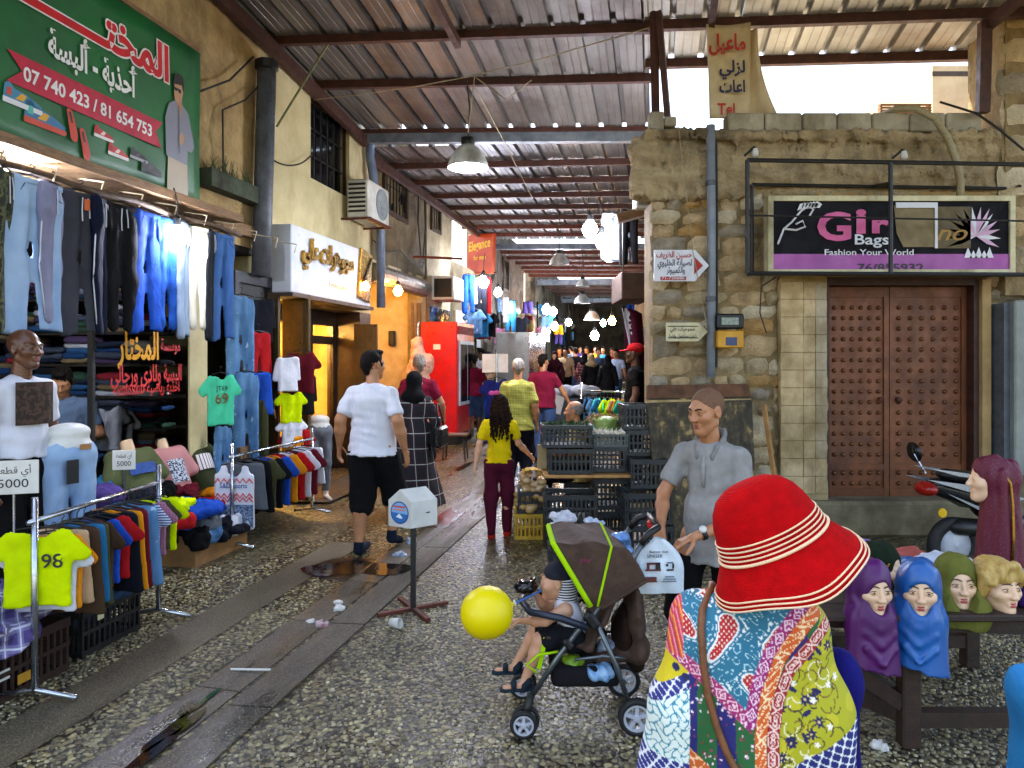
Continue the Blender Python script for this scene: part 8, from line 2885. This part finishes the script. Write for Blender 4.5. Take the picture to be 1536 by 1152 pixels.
def scarf_head(label, p, rz, m, style='drape', face=True, tilt=0.0, skin_=MANQF, sc_=1.0):
    t = T('headscarf_mannequin', label, 'mannequin head', p, rz, 'heads on the headscarf table')
    t.rotation_euler = (tilt, 0, rz)
    t.scale = (sc_,) * 3
    M_ = Matrix.Translation((0, 0, .20))
    s = head_sd('woman')
    s.cap((0, -.02, -.08), (0, -.025, -.19), .045, .055, .03).cut((0, 0, -1), .195)
    V, Fc = s.mesh(.0045)
    V = V * np.stack([1 - .2 * np.clip((-V[:, 2] - .03) / .07, 0, 1), np.ones(len(V)), np.ones(len(V))], 1)
    meshobj('head', xf(V, M_), Fc, skin_, t, True)
    if face:
        face_parts(t, M_, LIPM, wide=.72)
    c = SD()
    if style in ('drape', 'short', 'cap'):
        c.ell((0, -.02, .03), (.088, .108, .1), .02)
        if style != 'cap':
            c.cap((0, -.02, -.04), (0, -.01, -.14), .088, .095, .04)
            L_ = {'drape': -.34, 'short': -.19}[style]
            c.cap((0, .02, -.14), (0, .05, L_ - (.05 if style == 'drape' else -.06)), .10, .115 if style == 'drape' else .12, .05, (1.1, .8, 1))
            c.cut((.25, 0, -1), -L_)
        if style == 'drape':
            for k in range(3):
                zz = -.115 - .062 * k
                yy_ = .085 + .02 * k
                pts = [(-.075, .02, zz + .06), (-.055, yy_ * .8, zz - .0), (.01, yy_ + .006, zz - .035 - .008 * k), (.06, yy_ * .76, zz + .005), (.078, .02, zz + .065)]
                for a, b in zip(pts[:-1], pts[1:]):
                    c.cap(a, b, .016, .016, .012)
        c.ell((0, .12, -.022), (.06, .085, .083 if style == 'drape' else .092), .01, op=-1)
        c.wr(.006, 26, len(label), (1, 1, .3)).wr(.005, 62, 5, (1, 1, .1))
    elif style == 'wig':
        c.ell((0, -.02, .045), (.09, .108, .088), .02)
        for x in (-1, 1):
            c.cap((x * .07, .02, .05), (x * .085, .0, -.04), .035, .02, .02)
            c.cap((x * .02, .07, .105), (x * .075, .06, .03), .022, .018, .015)
        c.ell((0, .13, -.05), (.07, .08, .1), .012, op=-1)
        c.wr(.005, 90, 4, (1, .4, .4))
    V, Fc = c.mesh(.006)
    meshobj('hair' if style == 'wig' else 'headscarf', xf(V, M_), Fc, m, t, True)
    return t


VEL = mat('purple_velvet', '560f5c', '3c0a44', 4, .5, .3, 200, dist=.002)
BLV = mat('blue_satin', '0d5fa4', '0a4f90', 3, .38, .3, 200, dist=.002)
OLS = cloth('olive_scarf', '6e7032', '5a5c26')
zt_ = .62
scarf_head('mannequin head in a long deep purple headscarf', P(1303, 882, 3.28) - Vector((0, 0, .19)), rad(184), VEL, 'drape', tilt=-.06)
scarf_head('mannequin head in a shiny blue headscarf turned aside', P(1377, 884, 3.30) - Vector((0, 0, .19)), rad(158), BLV, 'drape', tilt=-.05)
scarf_head('mannequin head in a short olive headscarf behind the blue one', P(1434, 872, 3.42) - Vector((0, 0, .2)), rad(170), OLS, 'short')
scarf_head('blond bare mannequin head at the end of the row', P(1496, 878, 3.36) - Vector((0, 0, .2)), rad(190), mat('blond_hair', 'c9a860', 'a8843c', 30, .5, .4, 120, st=(3, 1, .4)), 'wig')
dk = scarf_head('mannequin head in a dark green turban with a gold brooch', P(1322, 850, 3.72) - Vector((0, 0, .2)), rad(225), cloth('dark_green_turban', '1c2a1a', '141f13'), 'drape', False)
for i in range(9):
    MB().lathe([(.0001, -.008), (.008, 0), (.0001, .008)], 6, (.06 + .02 * math.cos(i * .7), .045 + .012 * math.sin(i), .215 + .02 * math.sin(i * .7))).build('brooch_stone', GOLD, dk)
tl = T('headscarf_mannequin', 'tall bust in a wine red spangled scarf with a gold edge', 'mannequin head', P(1484, 836, 3.95), rad(75), 'heads on the headscarf table')
tl.rotation_euler = (0, 0, rad(75))
s = head_sd('woman')
V, Fc = s.mesh(.006)
meshobj('head', V + np.array((0, 0, .42)), Fc, MANQF, tl, True)
c = SD().ell((0, -.03, .45), (.095, .115, .1), .02).cap((0, -.05, .40), (0, -.05, .0), .10, .14, .05, (1, .75, 1)).ell((0, .12, .40), (.06, .085, .09), .012, op=-1)
c.cut((0, 0, -1), .02).wr(.013, 42, 6, (1, 1, .06)).wr(.005, 90, 7, (1, 1, .12))
WIN = NB('wine_spangle')
vo = WIN.n('TexVoronoi', {'Vector': WIN.co(), 'Scale': 90.0})
WIN = WIN.out(WIN.mix(WIN.ramp(vo.outputs['Distance'], [(.12, 1.0), (.2, 0.0)]), '5a0a26', 'a8506a'), .6)
c.build('headscarf', WIN, tl, .009)
MB().tube([(-.108, -.03, .47), (-.112, -.06, .42), (-.115, -.07, .3), (-.125, -.07, .15), (-.14, -.06, .0)], .008, 6).build('gold_edge', GOLD, tl, True)
for i, (px, py, Y, r, m, lb) in enumerate(((1418, 826, 4.0, (.13, .1, .05), mat('pale_floral', 'b8c8d8', 'd8d8dc', 12, .8), 'white and pale blue folded scarf on the table'), (1370, 828, 3.95, (.09, .08, .05), BLV, 'blue scarf folded beside the green turban'), (1395, 838, 3.8, (.24, .07, .03), mat('red_blue_pattern', 'a8242c', '2a3a7a', 50, .8, lo=.45, hi=.55), 'red and blue patterned scarf along the table'), (1355, 812, 4.1, (.13, .08, .045), mat('coral_scarf', 'b8584a', '9c4438', 8), 'coral scarf at the back of the table'), (1528, 826, 3.9, (.15, .12, .06), mat('grey_lace', '9a9ea2', '6a7078', 40, .8), 'grey lace scarves piled by the wine red bust'), (1535, 880, 3.4, (.06, .06, .1), cloth('violet', '3a1f6a', '2c1652'), 'violet scarf at the end of the table'), (1300, 790, 4.3, (.1, .08, .06), cloth('lilac', '9a7ab0', '8464a0'), 'lilac garment behind the red hat'), (1268, 880, 3.7, (.1, .1, .1), rcol['grey'], 'grey garment hung by the dark turban'), (1376, 850, 3.6, (.10, .08, .045), mat('floral_blue', 'c8d4dc', '4a7aa8', 30, .8, lo=.48, hi=.56), 'pale flowered scarf under the blue headscarf'))):
    pile('scarf', lb, P(px, py + 12, Y) * Vector((1, 1, 0)).to_tuple().__class__((1,))[0] if False else Vector((P(px, py, Y).x, Y, zt_)), (r[0], r[1], r[2] * 1.6), m, 90 + i, 'scarf', .014, 34, .011, 'scarves heaped on the headscarf table')
# scooter
sc_t = T('scooter', 'silver and black scooter parked behind the headscarf table', 'scooter', (4.1, 6.1, 0), rad(8))
sc_t.scale = (.86,) * 3
SILV = mat('scooter_silver', 'aab0b4', '8d9498', 4, .25, .02, 60, .5)
for x in (-.55, .72):
    tw = MB().lathe([(.17, -.045), (.24, -.045), (.27, -.02), (.27, .02), (.24, .045), (.17, .045), (.17, -.045)], 26, (x, 0, .27), rot(x=rad(90))).build('wheel', RUB, sc_t, True)
    MB().lathe([(.0001, -.05), (.05, -.05), (.06, -.03), (.165, -.03), (.165, .03), (.06, .03), (.0001, .05)], 20, (x, 0, .27), rot(x=rad(90))).build('rim', RIM, tw, True)
SD().cap((-.75, 0, .84), (-.2, 0, .70), .10, .15, .06, (1, .9, .8)).cap((-.2, 0, .66), (.2, 0, .36), .15, .12, .06).wr(.0, 1, 1).build('tail_body', mat('scooter_black', '1b1c1f', '121316', 5, .25), sc_t, .016)
SD().cap((-.62, 0, .95), (-.05, 0, .86), .09, .12, .05, (1, 1.2, .6)).build('seat', mat('black_vinyl', '151515', '0e0e0e', 20, .4, .2, 90), sc_t, .015)
for y in (-1, 1):
    MB().prism([(-.95, .93), (-.3, .84), (.1, .72), (-.1, .70), (-.5, .80)], -.012, .012, Matrix.Translation((0, y * .145, 0)) @ FR).build('side_panel', SILV, sc_t)
    MB().prism([(-.90, 1.03), (-.35, .95), (-.28, .90), (-.6, .95)], -.012, .012, Matrix.Translation((0, y * .11, 0)) @ FR).build('grab_rail', SILV, sc_t)
    MB().prism([(-.75, .80), (-.2, .58), (-.35, .60)], -.01, .01, Matrix.Translation((0, y * .16, 0)) @ FR).build('lower_trim', SILV, sc_t)
SD().ell((-.84, 0, .82), (.09, .13, .07), .02).build('tail_light', mat('red_lens', 'a81a12', '7a100c', 6, .15), sc_t, .011)
MB().lathe([(.0001, .012), (.04, .01), (.045, 0)], 16, (-.80, -.17, .62), rot(x=rad(90))).build('reflector', mat('amber_lens', 'e8b818', 'd2a010', 5, .2), sc_t)
SD().cap((.62, 0, .9), (.5, 0, .45), .10, .17, .05, (.6, 1.2, 1)).build('front_shield', SILV, sc_t, .016)
MB().tube([(.55, -.34, 1.12), (.6, -.1, 1.06), (.6, .1, 1.06), (.55, .34, 1.12)], .02, 8).build('handlebar', BLACK, sc_t, True)
SD().ell((.62, 0, 1.02), (.12, .15, .1), .02).build('headlamp', SILV, sc_t, .014)
for y, x, z in ((-.3, .5, 1.3), (.28, -.75, 1.13)):
    MB().lathe([(.0001, .03), (.08, .02), (.10, 0), (.0001, -.005)], 18, (x, y, z), rot(y=rad(80)), 1, 1.1).build('mirror', mat('scooter_black', '1b1c1f'), sc_t, True)
    MB().tube([(x, y, z - .02), (x + .06, y * .7, z - .2)], .01, 6).build('mirror_stem', STEEL, sc_t)
SD().cap((-.5, 0, .45), (.6, 0, .35), .12, .1, .06, (1, 1, .7)).build('engine', BLACK, sc_t, .02)
# blue garment at the table's corner
bd2 = T('dress_form', 'bright blue dress on a stand at the corner of the picture'.replace('at the corner of the picture', 'before the headscarf table'), 'dress form', (1.58, 2.12, -.05), 0)
s = SD().cap((0, 0, .82), (0, 0, .62), .13, .10, .05).cap((0, 0, .62), (0, 0, .2), .10, .22, .06)
s.wr(.012, 20, 4, (1, 1, .25)).cut((0, 0, 1), .88)
s.build('dress', cloth('cyan_blue', '1b7fb8', '1668a0'), bd2, .012)
MB().tube([(0, 0, 0), (0, 0, .3)], .02, 8).lathe([(.16, 0), (.16, .015), (.02, .03)], 18).build('stand', STEEL, bd2)
MB().tube([(-.10, -.07, .80), (-.095, -.09, .7), (-.085, -.08, .6)], .018, 6).build('white_trim', WHITE, bd2, True)

# ================================================================ litter, cover and wires
mh = T('manhole_cover', 'round iron manhole cover standing in a shallow puddle', 'manhole cover', G(527, 853), 0)
MB().lathe([(.0001, .009), (.30, .009), (.315, .004), (.34, .004), (.345, -.01)], 36).build('cover', mat('cast_iron', '2a211a', '191410', 9, .45, .4, 40, .4), mh)
for i in range(-3, 4):
    L_ = math.sqrt(max(.01, .27 ** 2 - (i * .08) ** 2))
    MB().box(-L_, L_, i * .08 - .006, i * .08 + .006, .009, .013).build('rib', mat('cast_iron', '2a211a'), mh)
q = G(535, 855)
puddle(blob(q, .40, .24, j=.35, ang=0), .0145)
for i, (px, py, r, m, lb) in enumerate(((508, 916, .035, WHITEP, 'crumpled white wrapper in the drain'), (508, 906, .02, WHITEP, 'small white scrap beside the crumpled wrapper'), (483, 940, .035, mat('pink_wrapper', 'c8b4b4', '8a4a50', 20), 'pinkish torn wrapper in the drain'), (620, 815, .07, mat('clear_wrapper', 'a6b2bf'), 'clear plastic bag lying past the white box'), (600, 835, .06, mat('clear_wrapper', 'a6b2bf'), 'thin plastic scrap beside the manhole cover'), (465, 935, .02, WHITEP, 'tiny white scrap at the drain edge'), (1320, 1122, .03, WHITEP, 'white paper scrap under the headscarf table'))):
    pile('litter', lb, G(px, py), (r, r * .8, r * .7), m, 120 + i, 'litter', .01, 70, .006)
cx_ = T('paper_cup', 'squashed white paper cup by the foot of the box stand', 'cup', G(586, 941))
MB().lathe([(.001, 0), (.028, 0), (.036, .08), (.033, .08), (.026, .004)], 14, (0, 0, .03), rot(y=rad(82), z=rad(-30)), 1, .8).build('cup', WHITEP, cx_, True)
MB().tube([G(346, 1009) + Vector((0, 0, .02)), G(406, 1010) + Vector((0, 0, .02))], .006, 6).build('white_stick', WHITEP, None, label='thin white stick lying across the drain', cat='stick')


def wire(label, pts, r=.008, m=CORD, sag=.0):
    q = []
    for a, b in zip(pts[:-1], pts[1:]):
        for i in range(6):
            t_ = i / 6
            p_ = Vector(a).lerp(Vector(b), t_)
            p_.z -= sag * math.sin(t_ * math.pi)
            q.append(p_)
    q.append(Vector(pts[-1]))
    MB().tube(q, r, 5).build('cable', m, None, True, label, 'cable', 'loose cables on the walls')


PALC = mat('pale_cable', 'a89a7c', '857858', 9, .6)
LW = lambda px, py, u=-4.42: A(u, LV(px, u), LZ(px, py, u))
wire('thin pale cable slung under the first roof from wall to post', [LW(470, 150, -4.3), P(985, 38, 7.6)], .007, PALC, .12)
wire('green twisted cable rising from the cream wall to the roof', [LW(415, 190), LW(452, 130, -4.2), P(527, 10, 8.4)], .014, mat('mossy_cable', '7a8050', '55583a'))
wire('cable bracing the large pendant lamp', [P(702, 200, 8.9), P(712, 115, 8.8), P(760, 150, 8.7), P(797, 120, 8.6)], .008, PALC)
wire('pale cable from the large pendant lamp down to the alley', [P(712, 130, 8.8), P(760, 220, 10.5), P(800, 300, 14)], .006, PALC)
wire('cable looped on the beige wall beside the banner', [LW(300, 137), LW(345, 120), LW(380, 85)], .012)
wire('bent cable climbing the beige wall to the ledge', [LW(335, 262), LW(334, 165), LW(368, 150), LW(398, 118)], .01)
wire('thin cable sagging on the cream wall', [LW(407, 238), LW(440, 248), LW(468, 232)], .01, CORD, .03)
wire('cables hanging beside the barred windows', [LW(628, 275), LW(627, 330), LW(632, 390)], .016)
wire('second cable beside the barred windows', [LW(636, 280), LW(638, 340), LW(634, 395)], .012)
wire('cable running from the tall wall to the roof opening', [P(1536, 225, 7.1), P(1500, 195, 7.1), P(1465, 170, 7.2), P(1410, 153, 7.4)], .012)
wire('thin string hanging down the stone wall', [P(1017, 185, 7.2), P(1040, 380, 7.2), P(1062, 500, 7.2)], .004, PALC)
wire('curved cable on the plaster beside the tiles', [P(1165, 415, 7.25), P(1142, 430, 7.25), P(1140, 470, 7.25), P(1150, 500, 7.25)], .007)
wire('cable from the butcher lamp to the wall', [LW(560, 360), LW(600, 375), LW(640, 400)], .012, CORD, .1)
bt2 = T('bracket', 'rusty steel bracket sticking out above the butcher stall', 'bracket', LW(620, 385, -4.4), -TH)
MB().tube([(0, 0, 0), (.9, .1, -.05)], .025, 6).tube([(0, .5, .06), (.9, .12, -.05)], .02, 6).build('arm', RUST, bt2)
